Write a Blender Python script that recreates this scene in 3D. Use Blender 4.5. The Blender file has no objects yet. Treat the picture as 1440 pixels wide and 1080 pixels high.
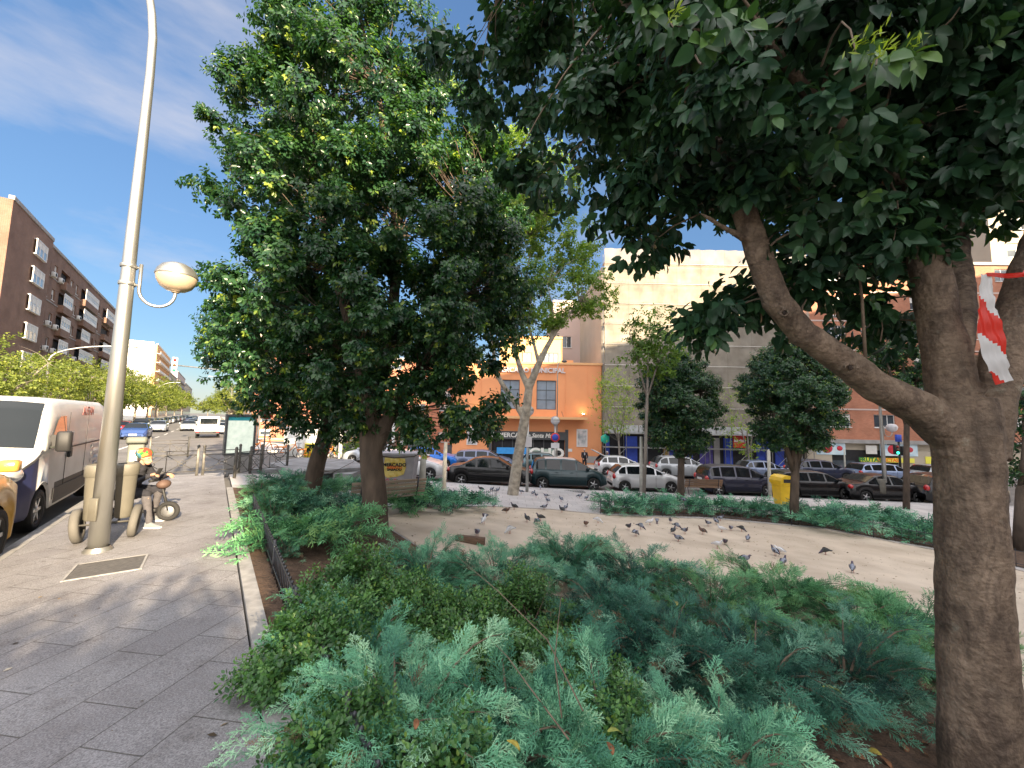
import bpy, math, random
import numpy as np
from mathutils import Vector, Matrix
S = bpy.context.scene
COL = S.collection
R = math.radians
rnd = random.Random(7)
rng = np.random.default_rng(11)

# ---------------------------------------------------------------- camera
PITCH, ROLL, CAMZ, FPX = R(5.1), R(1.1), 1.8, 545.0
cam_d = bpy.data.cameras.new('camera')
cam = bpy.data.objects.new('camera', cam_d); COL.objects.link(cam)
cam_d.sensor_fit = 'HORIZONTAL'; cam_d.sensor_width = 36; cam_d.lens = 36 * FPX / 1440
cam_d.clip_start = .05; cam_d.clip_end = 3000
cam.matrix_world = Matrix.Translation((0, 0, CAMZ)) @ Matrix.Rotation(math.pi/2 + PITCH, 4, 'X') @ Matrix.Rotation(ROLL, 4, 'Z')
S.camera = cam

# ---------------------------------------------------------------- light
SUN_AZ, SUN_EL = R(143.5), R(20)
w = bpy.data.worlds.new('World'); S.world = w; w.use_nodes = True
nt = w.node_tree; nt.nodes.clear()
out = nt.nodes.new('ShaderNodeOutputWorld'); bg = nt.nodes.new('ShaderNodeBackground')
sky = nt.nodes.new('ShaderNodeTexSky'); sky.sky_type = 'NISHITA'; sky.sun_disc = False
sky.sun_elevation = SUN_EL; sky.sun_rotation = SUN_AZ
sky.air_density = 1.0; sky.dust_density = .3; sky.ozone_density = 2.0
bg.inputs['Strength'].default_value = .12
# thin clouds, laid out by direction on the sky itself
tc = nt.nodes.new('ShaderNodeTexCoord'); mp = nt.nodes.new('ShaderNodeMapping')
mp.inputs['Scale'].default_value = (1.0, 1.0, 3.4); mp.inputs['Location'].default_value = (0.36, .12, .30)
nz = nt.nodes.new('ShaderNodeTexNoise'); nz.inputs['Scale'].default_value = 2.1; nz.inputs['Detail'].default_value = 9; nz.inputs['Roughness'].default_value = .55
cr = nt.nodes.new('ShaderNodeValToRGB'); cr.color_ramp.elements[0].position = .52; cr.color_ramp.elements[1].position = .74
cr.color_ramp.elements[0].color = (0, 0, 0, 1); cr.color_ramp.elements[1].color = (.6, .6, .6, 1)
mx = nt.nodes.new('ShaderNodeMix'); mx.data_type = 'RGBA'
mx.inputs['B'].default_value = (1.8, 1.72, 1.78, 1)
L = nt.links.new
L(tc.outputs['Generated'], mp.inputs[0]); L(mp.outputs[0], nz.inputs['Vector']); L(nz.outputs[0], cr.inputs[0])
L(cr.outputs[0], mx.inputs['Factor']); 
bw = nt.nodes.new('ShaderNodeRGBToBW'); pw = nt.nodes.new('ShaderNodeMath'); pw.operation = 'POWER'; pw.inputs[1].default_value = -.45
sc_ = nt.nodes.new('ShaderNodeVectorMath'); sc_.operation = 'SCALE'; tn = nt.nodes.new('ShaderNodeVectorMath'); tn.operation = 'MULTIPLY'; tn.inputs[1].default_value = (.45, .52, .575)
L(sky.outputs[0], bw.inputs[0]); L(bw.outputs[0], pw.inputs[0]); L(sky.outputs[0], sc_.inputs[0]); L(pw.outputs[0], sc_.inputs['Scale']); L(sc_.outputs[0], tn.inputs[0]); L(tn.outputs[0], mx.inputs['A']); 
# unseen bright cloud bank, added overhead and behind the camera to lift the shade
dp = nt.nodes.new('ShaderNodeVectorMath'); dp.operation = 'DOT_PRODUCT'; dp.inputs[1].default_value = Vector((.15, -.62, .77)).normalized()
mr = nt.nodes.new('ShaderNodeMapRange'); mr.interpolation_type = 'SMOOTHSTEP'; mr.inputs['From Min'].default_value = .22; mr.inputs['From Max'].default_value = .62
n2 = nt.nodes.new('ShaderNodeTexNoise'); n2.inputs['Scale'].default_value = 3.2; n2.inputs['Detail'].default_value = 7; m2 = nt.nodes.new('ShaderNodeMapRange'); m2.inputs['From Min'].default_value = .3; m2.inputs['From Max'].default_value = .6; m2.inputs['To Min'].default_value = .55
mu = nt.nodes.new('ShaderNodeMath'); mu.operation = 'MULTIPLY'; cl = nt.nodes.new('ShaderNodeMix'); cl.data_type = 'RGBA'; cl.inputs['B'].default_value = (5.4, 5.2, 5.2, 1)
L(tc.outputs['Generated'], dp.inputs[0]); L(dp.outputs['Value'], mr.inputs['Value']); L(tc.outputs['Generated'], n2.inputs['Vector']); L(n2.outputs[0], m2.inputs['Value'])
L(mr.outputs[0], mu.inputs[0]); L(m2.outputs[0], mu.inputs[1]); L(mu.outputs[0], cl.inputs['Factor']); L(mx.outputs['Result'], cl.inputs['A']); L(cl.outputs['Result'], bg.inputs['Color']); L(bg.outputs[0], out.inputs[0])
sd = bpy.data.lights.new('sun', 'SUN'); sd.energy = 5.0; sd.angle = R(.55); sd.color = (1.0, .80, .55)
so = bpy.data.objects.new('sun', sd); COL.objects.link(so)
ld = Vector((-math.sin(SUN_AZ), -math.cos(SUN_AZ), -math.tan(SUN_EL)))
so.rotation_euler = ld.to_track_quat('-Z', 'Y').to_euler(); so.location = (20, -20, 30)
S.view_settings.view_transform = 'Standard'; S.view_settings.look = 'None'
S.view_settings.exposure = 2.02; S.view_settings.gamma = 1
S.cycles.max_bounces = 5; S.cycles.transparent_max_bounces = 6
S.cycles.diffuse_bounces = 4; S.cycles.glossy_bounces = 3; S.cycles.transmission_bounces = 4

# ---------------------------------------------------------------- terrain
UX, UY = -.605, .796            # street direction
def T(x, y):
    u = UX*x + UY*y; v = UY*x - UX*y - .45
    return -.012*min(max(u, -5), 60) - 2.5*(1-math.exp(-max(v, 0)/14))
def UV(u, v): return (UX*u + UY*v, UY*u - UX*v)
def toUV(x, y): return (UX*x + UY*y, UY*x - UX*y)
def Tn(x, y):
    u = UX*x + UY*y; v = UY*x - UX*y - .45
    return -.012*np.clip(u, -5, 60) - 2.5*(1-np.exp(-np.maximum(v, 0)/14))
# ---------------------------------------------------------------- materials
def hexc(c): return (*c, 1) if len(c) == 3 else c
def mat(name, col, rough=.75, metal=0, var=.12, vs=3.0, bump=0, bs=30, col2=None, spec=.5, stretch=(1, 1, 1), coat=0, detail=5, bd=.02):
    m = bpy.data.materials.new(name); m.use_nodes = True; n = m.node_tree; p = n.nodes['Principled BSDF']
    p.inputs['Roughness'].default_value = rough; p.inputs['Metallic'].default_value = metal
    p.inputs['Specular IOR Level'].default_value = spec; p.inputs['Coat Weight'].default_value = coat
    c = hexc(col)
    tcn = n.nodes.new('ShaderNodeTexCoord'); mpn = n.nodes.new('ShaderNodeMapping'); mpn.inputs['Scale'].default_value = stretch
    n.links.new(tcn.outputs['Object'], mpn.inputs[0])
    if var or col2:
        nn = n.nodes.new('ShaderNodeTexNoise'); nn.inputs['Scale'].default_value = vs; nn.inputs['Detail'].default_value = detail
        n.links.new(mpn.outputs[0], nn.inputs['Vector'])
        rp = n.nodes.new('ShaderNodeValToRGB'); rp.color_ramp.elements[0].position = .32; rp.color_ramp.elements[1].position = .68
        a = tuple(x*(1-var) for x in c[:3]); b = hexc(col2)[:3] if col2 else tuple(min(1, x*(1+var)) for x in c[:3])
        rp.color_ramp.elements[0].color = (*a, 1); rp.color_ramp.elements[1].color = (*b, 1)
        n.links.new(nn.outputs[0], rp.inputs[0]); n.links.new(rp.outputs[0], p.inputs['Base Color'])
    else: p.inputs['Base Color'].default_value = c
    if bump:
        n2 = n.nodes.new('ShaderNodeTexNoise'); n2.inputs['Scale'].default_value = bs; n2.inputs['Detail'].default_value = 6
        n.links.new(mpn.outputs[0], n2.inputs['Vector'])
        bp = n.nodes.new('ShaderNodeBump'); bp.inputs['Strength'].default_value = bump; bp.inputs['Distance'].default_value = bd
        n.links.new(n2.outputs[0], bp.inputs['Height']); n.links.new(bp.outputs[0], p.inputs['Normal'])
    return m
def leafmat(name, dark, light, rough=.42, trans=.35, young=None, spec=.5, sc=1.0):
    """per-leaf colour from the face attribute 'tone'"""
    m = bpy.data.materials.new(name); m.use_nodes = True; n = m.node_tree; p = n.nodes['Principled BSDF']; o = n.nodes['Material Output']
    at_ = n.nodes.new('ShaderNodeAttribute'); at_.attribute_name = 'tone'
    rp = n.nodes.new('ShaderNodeValToRGB'); e = rp.color_ramp.elements
    e[0].color = hexc(dark); e[1].color = hexc(light)
    if young: e[1].position = .75; k = e.new(1.0); k.color = hexc(young)
    n.links.new(at_.outputs['Fac'], rp.inputs[0]); n.links.new(rp.outputs[0], p.inputs['Base Color'])
    p.inputs['Roughness'].default_value = rough; p.inputs['Specular IOR Level'].default_value = spec
    t = n.nodes.new('ShaderNodeBsdfTranslucent'); ms = n.nodes.new('ShaderNodeMixShader'); ms.inputs[0].default_value = trans
    g = n.nodes.new('ShaderNodeMix'); g.data_type = 'RGBA'; g.blend_type = 'MULTIPLY'; g.inputs['Factor'].default_value = 1
    g.inputs['B'].default_value = (1.5*sc, 1.6*sc, .5*sc, 1)
    n.links.new(rp.outputs[0], g.inputs['A']); n.links.new(g.outputs['Result'], t.inputs[0])
    n.links.new(p.outputs[0], ms.inputs[1]); n.links.new(t.outputs[0], ms.inputs[2]); n.links.new(ms.outputs[0], o.inputs[0])
    return m
def glass(name, col=(.02, .03, .04), rough=.05, metal=0, spec=.9):
    return mat(name, col, rough, metal, var=.25, vs=1.3, spec=spec)
def emis(name, col, s):
    m = bpy.data.materials.new(name); m.use_nodes = True; p = m.node_tree.nodes['Principled BSDF']
    p.inputs['Base Color'].default_value = hexc(col); p.inputs['Emission Color'].default_value = hexc(col); p.inputs['Emission Strength'].default_value = s
    return m

# ---------------------------------------------------------------- objects
def tag(o, label=None, cat=None, group=None, kind=None):
    if label: o['label'] = label
    if cat: o['category'] = cat
    if group: o['group'] = group
    if kind: o['kind'] = kind
    return o
def empty(name, loc, rz=0, label=None, cat=None, group=None):
    o = bpy.data.objects.new(name, None); COL.objects.link(o); o.location = loc; o.rotation_euler = (0, 0, rz); o.empty_display_size = .2
    return tag(o, label, cat, group)
def kids(o): return [c for c in o.children]
def copy_tree(o, parent=None):
    c = o.copy(); COL.objects.link(c); c.parent = parent
    for ch in kids(o): copy_tree(ch, c)
    return c
def link(me, name, mats, parent=None, loc=None, rz=None):
    for m in (mats if isinstance(mats, (list, tuple)) else [mats]): me.materials.append(m)
    o = bpy.data.objects.new(name, me); COL.objects.link(o)
    if parent: o.parent = parent
    if loc is not None: o.location = loc
    if rz is not None: o.rotation_euler = (0, 0, rz)
    return o
class MB:
    def __init__(s): s.v = []; s.f = []; s.m = []; s.smooth = []
    def face(s, idx, m=0, sm=False): s.f.append(tuple(idx)); s.m.append(m); s.smooth.append(sm)
    def add(s, vs, fs, m=0, sm=False):
        b = len(s.v); s.v.extend([tuple(v) for v in vs])
        for f in fs: s.face([b+i for i in f], m, sm)
    def box(s, x0, x1, y0, y1, z0, z1, m=0, M=None):
        vs = [(x0,y0,z0),(x1,y0,z0),(x1,y1,z0),(x0,y1,z0),(x0,y0,z1),(x1,y0,z1),(x1,y1,z1),(x0,y1,z1)]
        if M is not None: vs = [M @ Vector(v) for v in vs]
        s.add(vs, [(0,3,2,1),(4,5,6,7),(0,1,5,4),(1,2,6,5),(2,3,7,6),(3,0,4,7)], m)
    def rbox(s, x0, x1, y0, y1, z0, z1, r, m=0, M=None, seg=3):
        """box with rounded vertical edges and chamfered top/bottom"""
        pts = []
        for cx, cy, a0 in ((x1-r,y1-r,0),(x0+r,y1-r,90),(x0+r,y0+r,180),(x1-r,y0+r,270)):
            for k in range(seg+1):
                a = R(a0+90*k/seg); pts.append((cx+r*math.cos(a), cy+r*math.sin(a)))
        n = len(pts); cx, cy = (x0+x1)/2, (y0+y1)/2; c = min(r*.5, (z1-z0)*.2)
        sx, sy = 1-c/max((x1-x0)/2, 1e-4), 1-c/max((y1-y0)/2, 1e-4)
        vs = []
        for z, k in ((z0, 0), (z0+c, 1), (z1-c, 1), (z1, 0)):
            for x, y in pts: vs.append((cx+(x-cx)*(1 if k else sx), cy+(y-cy)*(1 if k else sy), z))
        if M is not None: vs = [M @ Vector(v) for v in vs]
        fs = [tuple(range(n))[::-1], tuple(range(3*n, 4*n))]
        b = len(s.v); s.v.extend([tuple(v) for v in vs])
        for f in fs: s.face([b+i for i in f], m)
        for k in range(3):
            for i in range(n): s.face([b+k*n+i, b+k*n+(i+1) % n, b+(k+1)*n+(i+1) % n, b+(k+1)*n+i], m, True)
    def tube(s, path, rad, n=10, m=0, cap=True, sm=True, flat=1.0):
        path = [Vector(p) for p in path]
        if not isinstance(rad, (list, tuple)): rad = [rad]*len(path)
        b = len(s.v); up = None
        for i, p in enumerate(path):
            d = (path[min(i+1, len(path)-1)] - path[max(i-1, 0)])
            if d.length < 1e-9: d = Vector((0, 0, 1))
            d.normalize()
            if up is None: up = Vector((1, 0, 0)) if abs(d.x) < .9 else Vector((0, 1, 0))
            a = (up - d*up.dot(d)).normalized(); up = a; c = d.cross(a)
            for k in range(n):
                t = 2*math.pi*k/n; s.v.append(tuple(p + (a*math.cos(t) + c*math.sin(t)*flat)*rad[i]))
        for i in range(len(path)-1):
            for k in range(n): s.face([b+i*n+k, b+i*n+(k+1) % n, b+(i+1)*n+(k+1) % n, b+(i+1)*n+k], m, sm)
        if cap:
            s.face([b+k for k in range(n)][::-1], m); s.face([b+(len(path)-1)*n+k for k in range(n)], m)
    def lathe(s, prof, n=20, m=0, c=(0, 0, 0), M=None, sm=True):
        b = len(s.v)
        for r, z in prof:
            for k in range(n):
                t = 2*math.pi*k/n; q = Vector((c[0]+r*math.cos(t), c[1]+r*math.sin(t), c[2]+z))
                s.v.append(tuple(M @ q if M is not None else q))
        for i in range(len(prof)-1):
            for k in range(n): s.face([b+i*n+k, b+i*n+(k+1) % n, b+(i+1)*n+(k+1) % n, b+(i+1)*n+k], m, sm)
    def ell(s, c, r, m=0, n=14, h=9, M=None):
        b = len(s.v)
        for i in range(h+1):
            p = math.pi*i/h
            for k in range(n):
                t = 2*math.pi*k/n; q = Vector((r[0]*math.sin(p)*math.cos(t), r[1]*math.sin(p)*math.sin(t), -r[2]*math.cos(p)))
                if M is not None: q = M @ q
                s.v.append(tuple(q + Vector(c)))
        for i in range(h):
            for k in range(n): s.face([b+i*n+k, b+i*n+(k+1) % n, b+(i+1)*n+(k+1) % n, b+(i+1)*n+k], m, True)
    def prism(s, poly, z0, z1, m=0, M=None):
        n = len(poly); vs = [(x, y, z0) for x, y in poly] + [(x, y, z1) for x, y in poly]
        if M is not None: vs = [M @ Vector(v) for v in vs]
        s.add(vs, [tuple(range(n))[::-1], tuple(range(n, 2*n))] + [(i, (i+1) % n, n+(i+1) % n, n+i) for i in range(n)], m)
    def build(s, name, mats, parent=None, loc=None, rz=None):
        me = bpy.data.meshes.new(name); me.from_pydata(s.v, [], s.f)
        me.polygons.foreach_set('material_index', s.m); me.polygons.foreach_set('use_smooth', s.smooth); me.update()
        return link(me, name, mats, parent, loc, rz)

def mass(name, tv, tf, pos, fx, fy, fz, scale, tone, mats, parent=None, midx=None, smooth=False):
    """bake many copies of a small template into ONE mesh. tv (k,3) template, tf (m,c) faces of equal size c"""
    tv = np.asarray(tv, float); tf = np.asarray(tf, int); N = len(pos); k = len(tv); m, c = tf.shape
    sc = np.asarray(scale, float)
    if sc.ndim == 1: sc = sc[:, None].repeat(3, 1)
    P = (pos[:, None, :] + fx[:, None, :]*(tv[None, :, 0:1]*sc[:, None, 0:1]) + fy[:, None, :]*(tv[None, :, 1:2]*sc[:, None, 1:2]) + fz[:, None, :]*(tv[None, :, 2:3]*sc[:, None, 2:3])).reshape(-1, 3)
    Fi = (np.arange(N)[:, None, None]*k + tf[None]).reshape(-1)
    me = bpy.data.meshes.new(name); me.vertices.add(N*k); me.vertices.foreach_set('co', P.astype(np.float32).ravel())
    me.loops.add(len(Fi)); me.loops.foreach_set('vertex_index', Fi.astype(np.int32))
    me.polygons.add(N*m); me.polygons.foreach_set('loop_start', np.arange(N*m, dtype=np.int32)*c)
    me.update(calc_edges=True)
    if smooth: me.polygons.foreach_set('use_smooth', np.ones(N*m, bool))
    a = me.attributes.new('tone', 'FLOAT', 'FACE'); a.data.foreach_set('value', np.repeat(np.asarray(tone, np.float32), m))
    if midx is not None: me.polygons.foreach_set('material_index', np.repeat(np.asarray(midx, np.int32), m))
    return link(me, name, mats, parent)
def unit(a): return a/np.maximum(np.linalg.norm(a, axis=-1, keepdims=True), 1e-9)
def frames(axis, nrm):
    fy = unit(axis); fx = unit(np.cross(fy, nrm)); fz = np.cross(fx, fy); return fx, fy, fz
LEAF4_V = [(0,0,0),(-.22,.2,.05),(-.27,.5,.07),(-.16,.8,.0),(0,1,-.12),(.16,.8,.0),(.27,.5,.07),(.22,.2,.05),(0,.5,-.02)]
LEAF4_F = [(0,8,2,1),(8,4,3,2),(8,6,5,4),(0,7,6,8)]
LEAF2_V = [(0,0,0),(-.25,.25,.06),(-.27,.62,.05),(0,1,-.10),(.27,.62,.05),(.25,.25,.06)]
LEAF2_F = [(0,3,2,1),(0,5,4,3)]
LEAF1_V = [(0,0,0),(-.3,.5,.05),(0,1,-.05),(.3,.5,.0)]
LEAF1_F = [(0,3,2,1)]

def patch(name, A, B, mats, n=40, m=10, off=.0, skirt=0, zf=None):
    """sheet draped on the ground between polylines A and B (world xy)"""
    def samp(P, k):
        P = [Vector(p) for p in P]; d = [0]
        for i in range(1, len(P)): d.append(d[-1] + (P[i]-P[i-1]).length)
        r = []
        for j in range(k+1):
            t = d[-1]*j/k; i = 1
            while i < len(P)-1 and d[i] < t: i += 1
            q = (t-d[i-1])/max(d[i]-d[i-1], 1e-9); r.append(P[i-1].lerp(P[i], q))
        return r
    a = samp(A, n); b = samp(B, n); mb = MB(); zf = zf or T
    for i in range(n+1):
        for j in range(m+1):
            p = a[i].lerp(b[i], j/m); mb.v.append((p.x, p.y, zf(p.x, p.y)+off))
    for i in range(n):
        for j in range(m): q = i*(m+1)+j; mb.face([q, q+m+1, q+m+2, q+1], 0, True)
    if skirt:
        ring = [i*(m+1) for i in range(n+1)] + [n*(m+1)+j for j in range(1, m+1)] + [i*(m+1)+m for i in range(n-1, -1, -1)] + [j for j in range(m-1, 0, -1)]
        s0 = len(mb.v)
        for r in ring: v = mb.v[r]; mb.v.append((v[0], v[1], v[2]-skirt))
        for k in range(len(ring)):
            k2 = (k+1) % len(ring); mb.face([ring[k], s0+k, s0+k2, ring[k2]], 0)
    o = mb.build(name, mats)
    # make normals point up
    me = o.data
    if me.polygons[0].normal.z < 0: me.flip_normals()
    return o
def strip(name, pts, w, h, mats, off=0, parent=None, zf=None, step=.8):
    """kerb-like bar following a polyline on the ground"""
    zf = zf or T; P = [Vector(p) for p in pts]; Q = []
    for i in range(len(P)-1):
        k = max(1, int((P[i+1]-P[i]).length/step))
        Q += [P[i].lerp(P[i+1], j/k) for j in range(k)]
    Q.append(P[-1]); mb = MB(); n = len(Q)
    for i, p in enumerate(Q):
        d = (Q[min(i+1, n-1)]-Q[max(i-1, 0)]).normalized(); s = Vector((-d.y, d.x))*w/2
        z = zf(p.x, p.y)+off
        for q, zz in ((p-s, z-.12), (p-s, z+h), (p+s, z+h), (p+s, z-.12)): mb.v.append((q.x, q.y, zz))
    for i in range(n-1):
        for k in range(3): mb.face([i*4+k, i*4+k+1, i*4+k+5, i*4+k+4])
    mb.face([0, 1, 2, 3]); e = (n-1)*4; mb.face([e+3, e+2, e+1, e])
    return mb.build(name, mats, parent)
def remesh(o, vox, smooth=4, disp=None):
    md = o.modifiers.new('r', 'REMESH'); md.mode = 'VOXEL'; md.voxel_size = vox; md.use_smooth_shade = True
    if smooth: s = o.modifiers.new('s', 'SMOOTH'); s.factor = .5; s.iterations = smooth
    if disp:
        tx = bpy.data.textures.new('bark_noise', 'CLOUDS'); tx.noise_scale = disp[0]
        d = o.modifiers.new('d', 'DISPLACE'); d.texture = tx; d.strength = disp[1]; d.texture_coords = 'LOCAL'
    return o
def text(name, body, size, loc, rot, m, parent=None, ext=.01, align='CENTER', sx=1, shear=0, bold=0):
    c = bpy.data.curves.new(name, 'FONT'); c.body = body; c.size = size; c.extrude = ext; c.align_x = align; c.align_y = 'CENTER'; c.shear = shear; c.offset = bold; c.resolution_u = 3
    tmp = bpy.data.objects.new(name+'_tmp', c); COL.objects.link(tmp)
    dg = bpy.context.evaluated_depsgraph_get(); me = bpy.data.meshes.new_from_object(tmp.evaluated_get(dg))
    bpy.data.objects.remove(tmp); me.materials.clear()
    o = link(me, name, m, parent, loc); o.rotation_euler = rot; o.scale = (sx, 1, 1)
    return o
# ---------------------------------------------------------------- ground and paving
M_asph = mat('asphalt', (.13, .125, .12), .9, var=.22, vs=.6, bump=.4, bs=160, detail=8)
M_pave = mat('plaza_paving', (.46, .44, .43), .85, var=.14, vs=.8, bump=.3, bs=90, detail=9)
M_kerb = mat('granite_kerb', (.27, .265, .26), .8, var=.2, vs=9, bump=.3, bs=120)
M_sand = mat('sand', (.49, .405, .31), .95, var=.13, vs=1.1, bump=.5, bs=60, col2=(.58, .49, .385), detail=9)
M_soil = mat('soil', (.10, .062, .04), .98, var=.35, vs=7, bump=.9, bs=26, bd=.05, detail=8)
M_white = mat('road_paint', (.62, .62, .6), .8, var=.15, vs=4)
def slab_mat():
    m = bpy.data.materials.new('granite_slabs'); m.use_nodes = True; n = m.node_tree; p = n.nodes['Principled BSDF']; p.inputs['Roughness'].default_value = .72
    tcn = n.nodes.new('ShaderNodeTexCoord'); mpn = n.nodes.new('ShaderNodeMapping'); mpn.inputs['Rotation'].default_value = (0, 0, R(-82)); mpn.inputs['Location'].default_value = (.1, .17, 0)
    n.links.new(tcn.outputs['Object'], mpn.inputs[0])
    br = n.nodes.new('ShaderNodeTexBrick'); br.inputs['Scale'].default_value = 1; br.inputs['Brick Width'].default_value = .78; br.inputs['Row Height'].default_value = .40
    br.inputs['Mortar Size'].default_value = .0045; br.inputs['Mortar Smooth'].default_value = .3; br.offset = .37; br.inputs['Bias'].default_value = -.1
    br.inputs['Color1'].default_value = (.235, .23, .24, 1); br.inputs['Color2'].default_value = (.262, .26, .268, 1); br.inputs['Mortar'].default_value = (.11, .105, .10, 1)
    n.links.new(mpn.outputs[0], br.inputs['Vector'])
    sp = n.nodes.new('ShaderNodeTexNoise'); sp.inputs['Scale'].default_value = 95; sp.inputs['Detail'].default_value = 4; sp.inputs['Roughness'].default_value = .8
    n.links.new(tcn.outputs['Object'], sp.inputs['Vector'])
    rp = n.nodes.new('ShaderNodeValToRGB'); rp.color_ramp.elements[0].position = .38; rp.color_ramp.elements[1].position = .62
    rp.color_ramp.elements[0].color = (.52, .52, .53, 1); rp.color_ramp.elements[1].color = (1.3, 1.3, 1.3, 1)
    n.links.new(sp.outputs[0], rp.inputs[0])
    big = n.nodes.new('ShaderNodeTexNoise'); big.inputs['Scale'].default_value = 1.3; big.inputs['Detail'].default_value = 8; big.inputs['Roughness'].default_value = .65
    n.links.new(tcn.outputs['Object'], big.inputs['Vector'])
    r2 = n.nodes.new('ShaderNodeValToRGB'); r2.color_ramp.elements[0].position = .3; r2.color_ramp.elements[1].position = .7
    r2.color_ramp.elements[0].color = (.72, .70, .69, 1); r2.color_ramp.elements[1].color = (1.12, 1.12, 1.12, 1)
    n.links.new(big.outputs[0], r2.inputs[0])
    last = br.outputs['Color']
    for q in (rp, r2):
        k = n.nodes.new('ShaderNodeMix'); k.data_type = 'RGBA'; k.blend_type = 'MULTIPLY'; k.inputs['Factor'].default_value = 1
        n.links.new(last, k.inputs['A']); n.links.new(q.outputs[0], k.inputs['B']); last = k.outputs['Result']
    vo = n.nodes.new('ShaderNodeTexVoronoi'); vo.inputs['Scale'].default_value = 2.6; n.links.new(tcn.outputs['Object'], vo.inputs['Vector'])
    r3 = n.nodes.new('ShaderNodeValToRGB'); r3.color_ramp.elements[0].position = .045; r3.color_ramp.elements[1].position = .065; r3.color_ramp.elements[0].color = (.55, .54, .53, 1); r3.color_ramp.elements[1].color = (1, 1, 1, 1); n.links.new(vo.outputs['Distance'], r3.inputs[0])
    st_ = n.nodes.new('ShaderNodeTexNoise'); st_.inputs['Scale'].default_value = 3.1; st_.inputs['Detail'].default_value = 10; st_.inputs['Roughness'].default_value = .75; n.links.new(tcn.outputs['Object'], st_.inputs['Vector'])
    r6 = n.nodes.new('ShaderNodeValToRGB'); r6.color_ramp.elements[0].position = .30; r6.color_ramp.elements[1].position = .48; r6.color_ramp.elements[0].color = (.66, .62, .60, 1); r6.color_ramp.elements[1].color = (1.05, 1.05, 1.05, 1); n.links.new(st_.outputs[0], r6.inputs[0])
    for q in (r3, r6):
        k = n.nodes.new('ShaderNodeMix'); k.data_type = 'RGBA'; k.blend_type = 'MULTIPLY'; k.inputs['Factor'].default_value = .8
        n.links.new(last, k.inputs['A']); n.links.new(q.outputs[0], k.inputs['B']); last = k.outputs['Result']
    n.links.new(last, p.inputs['Base Color'])
    b1 = n.nodes.new('ShaderNodeBump'); b1.inputs['Strength'].default_value = .35; b1.inputs['Distance'].default_value = .004; n.links.new(sp.outputs[0], b1.inputs['Height'])
    b2 = n.nodes.new('ShaderNodeBump'); b2.inputs['Strength'].default_value = .8; b2.inputs['Distance'].default_value = .006; b2.invert = True
    n.links.new(br.outputs['Fac'], b2.inputs['Height']); n.links.new(b1.outputs[0], b2.inputs['Normal']); n.links.new(b2.outputs[0], p.inputs['Normal'])
    return m
M_slab = slab_mat()
def struct(o): o['kind'] = 'structure'; return o
RZ = -.13                                   # roadway lies a kerb below the walking level
def grid_uv(name, us, vs, m, off):
    mb = MB()
    for u in us:
        for v in vs:
            x, y = UV(u, v); mb.v.append((x, y, T(x, y)+off))
    k = len(vs)
    for i in range(len(us)-1):
        for j in range(k-1): a = i*k+j; mb.face([a, a+1, a+k+1, a+k], 0, True)
    o = mb.build(name, m)
    if o.data.polygons[0].normal.z < 0: o.data.flip_normals()
    return o
vsr = [-900, -300, -120, -60, -30, -20, -14, -8, -4, -2, 0] + [.45+i*.75 for i in range(0, 81)] + [70, 90, 130, 250, 900]
usr = [-300, -100, -40, -20] + [-10+i*1.5 for i in range(0, 60)] + [85, 100, 130, 180, 260, 400, 800, 1600]
struct(grid_uv('ground', usr, vsr, M_asph, RZ))
# left sidewalk
struct(patch('sidewalk', [UV(-14, -2.0), UV(16.3, -2.0)], [UV(-14, .34), UV(16.3, .34)], M_slab, 60, 6, 0))
struct(strip('sidewalk_kerb', [UV(-14, -2.08), UV(16.38, -2.08), UV(16.38, .3)], .16, .004, M_kerb))
struct(strip('planting_kerb', [UV(-14, .42), UV(12.6, .42)], .13, .035, M_kerb))
# far pavement of the avenue, its right pavement and the pavement before the market
struct(patch('avenue_pavement', [UV(-20, -9.8), UV(400, -9.8)], [UV(-20, -17.2), UV(400, -17.2)], M_pave, 80, 2, 0, .15))
struct(patch('corner_pavement', [UV(34, 2.0), UV(400, 2.0)], [UV(34, 9.5), UV(400, 9.5)], M_pave, 80, 6, 0, .15))
struct(patch('market_pavement', [(-14.5, 34.2), (70, 32.6)], [(-16, 46), (70, 46)], M_pave, 80, 14, .0, .15))
# the raised plaza between avenue and side street
PK = [UV(16.3, .45), UV(17.0, 1.6), (-8.6, 17.3), (-6.4, 18.6), (-2.5, 19.4), (2, 20.2), (7.1, 21.0), (15, 21.3), (22, 21.0), (40, 20.2)]
struct(patch('plaza_paving', [UV(-14, .49), UV(2, .49), UV(16.3, .49)]+PK[1:], [(6, -11.5), (10, -9), (16, -4), (30, 2), (44, 8)], M_pave, 90, 60, .0))
struct(strip('plaza_kerb', [UV(16.3, .42)]+PK[1:], .16, .006, M_kerb))
# sand court, an oval behind the hedge
SC = [(-3.6, 9.6), (-3.3, 10.9), (-.6, 13.1), (1.4, 13.7), (3.25, 13.5), (7.4, 14.3), (10.8, 13.7), (12.4, 11.2), (12.6, 8.5), (11, 5.5)]
SN = [(-2.4, 8.2), (-1.2, 6.6), (0, 5.6), (1.5, 5.3), (3, 5.0), (4.5, 4.6), (6, 4.0), (7.5, 3.0), (8.6, 2.4), (9.4, 2.0)]
struct(patch('sand_court', SC, SN, M_sand, 60, 24, .010))
M_edge = mat('concrete_edging', (.34, .31, .28), .9, var=.15, vs=5)
struct(strip('court_edging', SC, .09, .03, M_edge))
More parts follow.
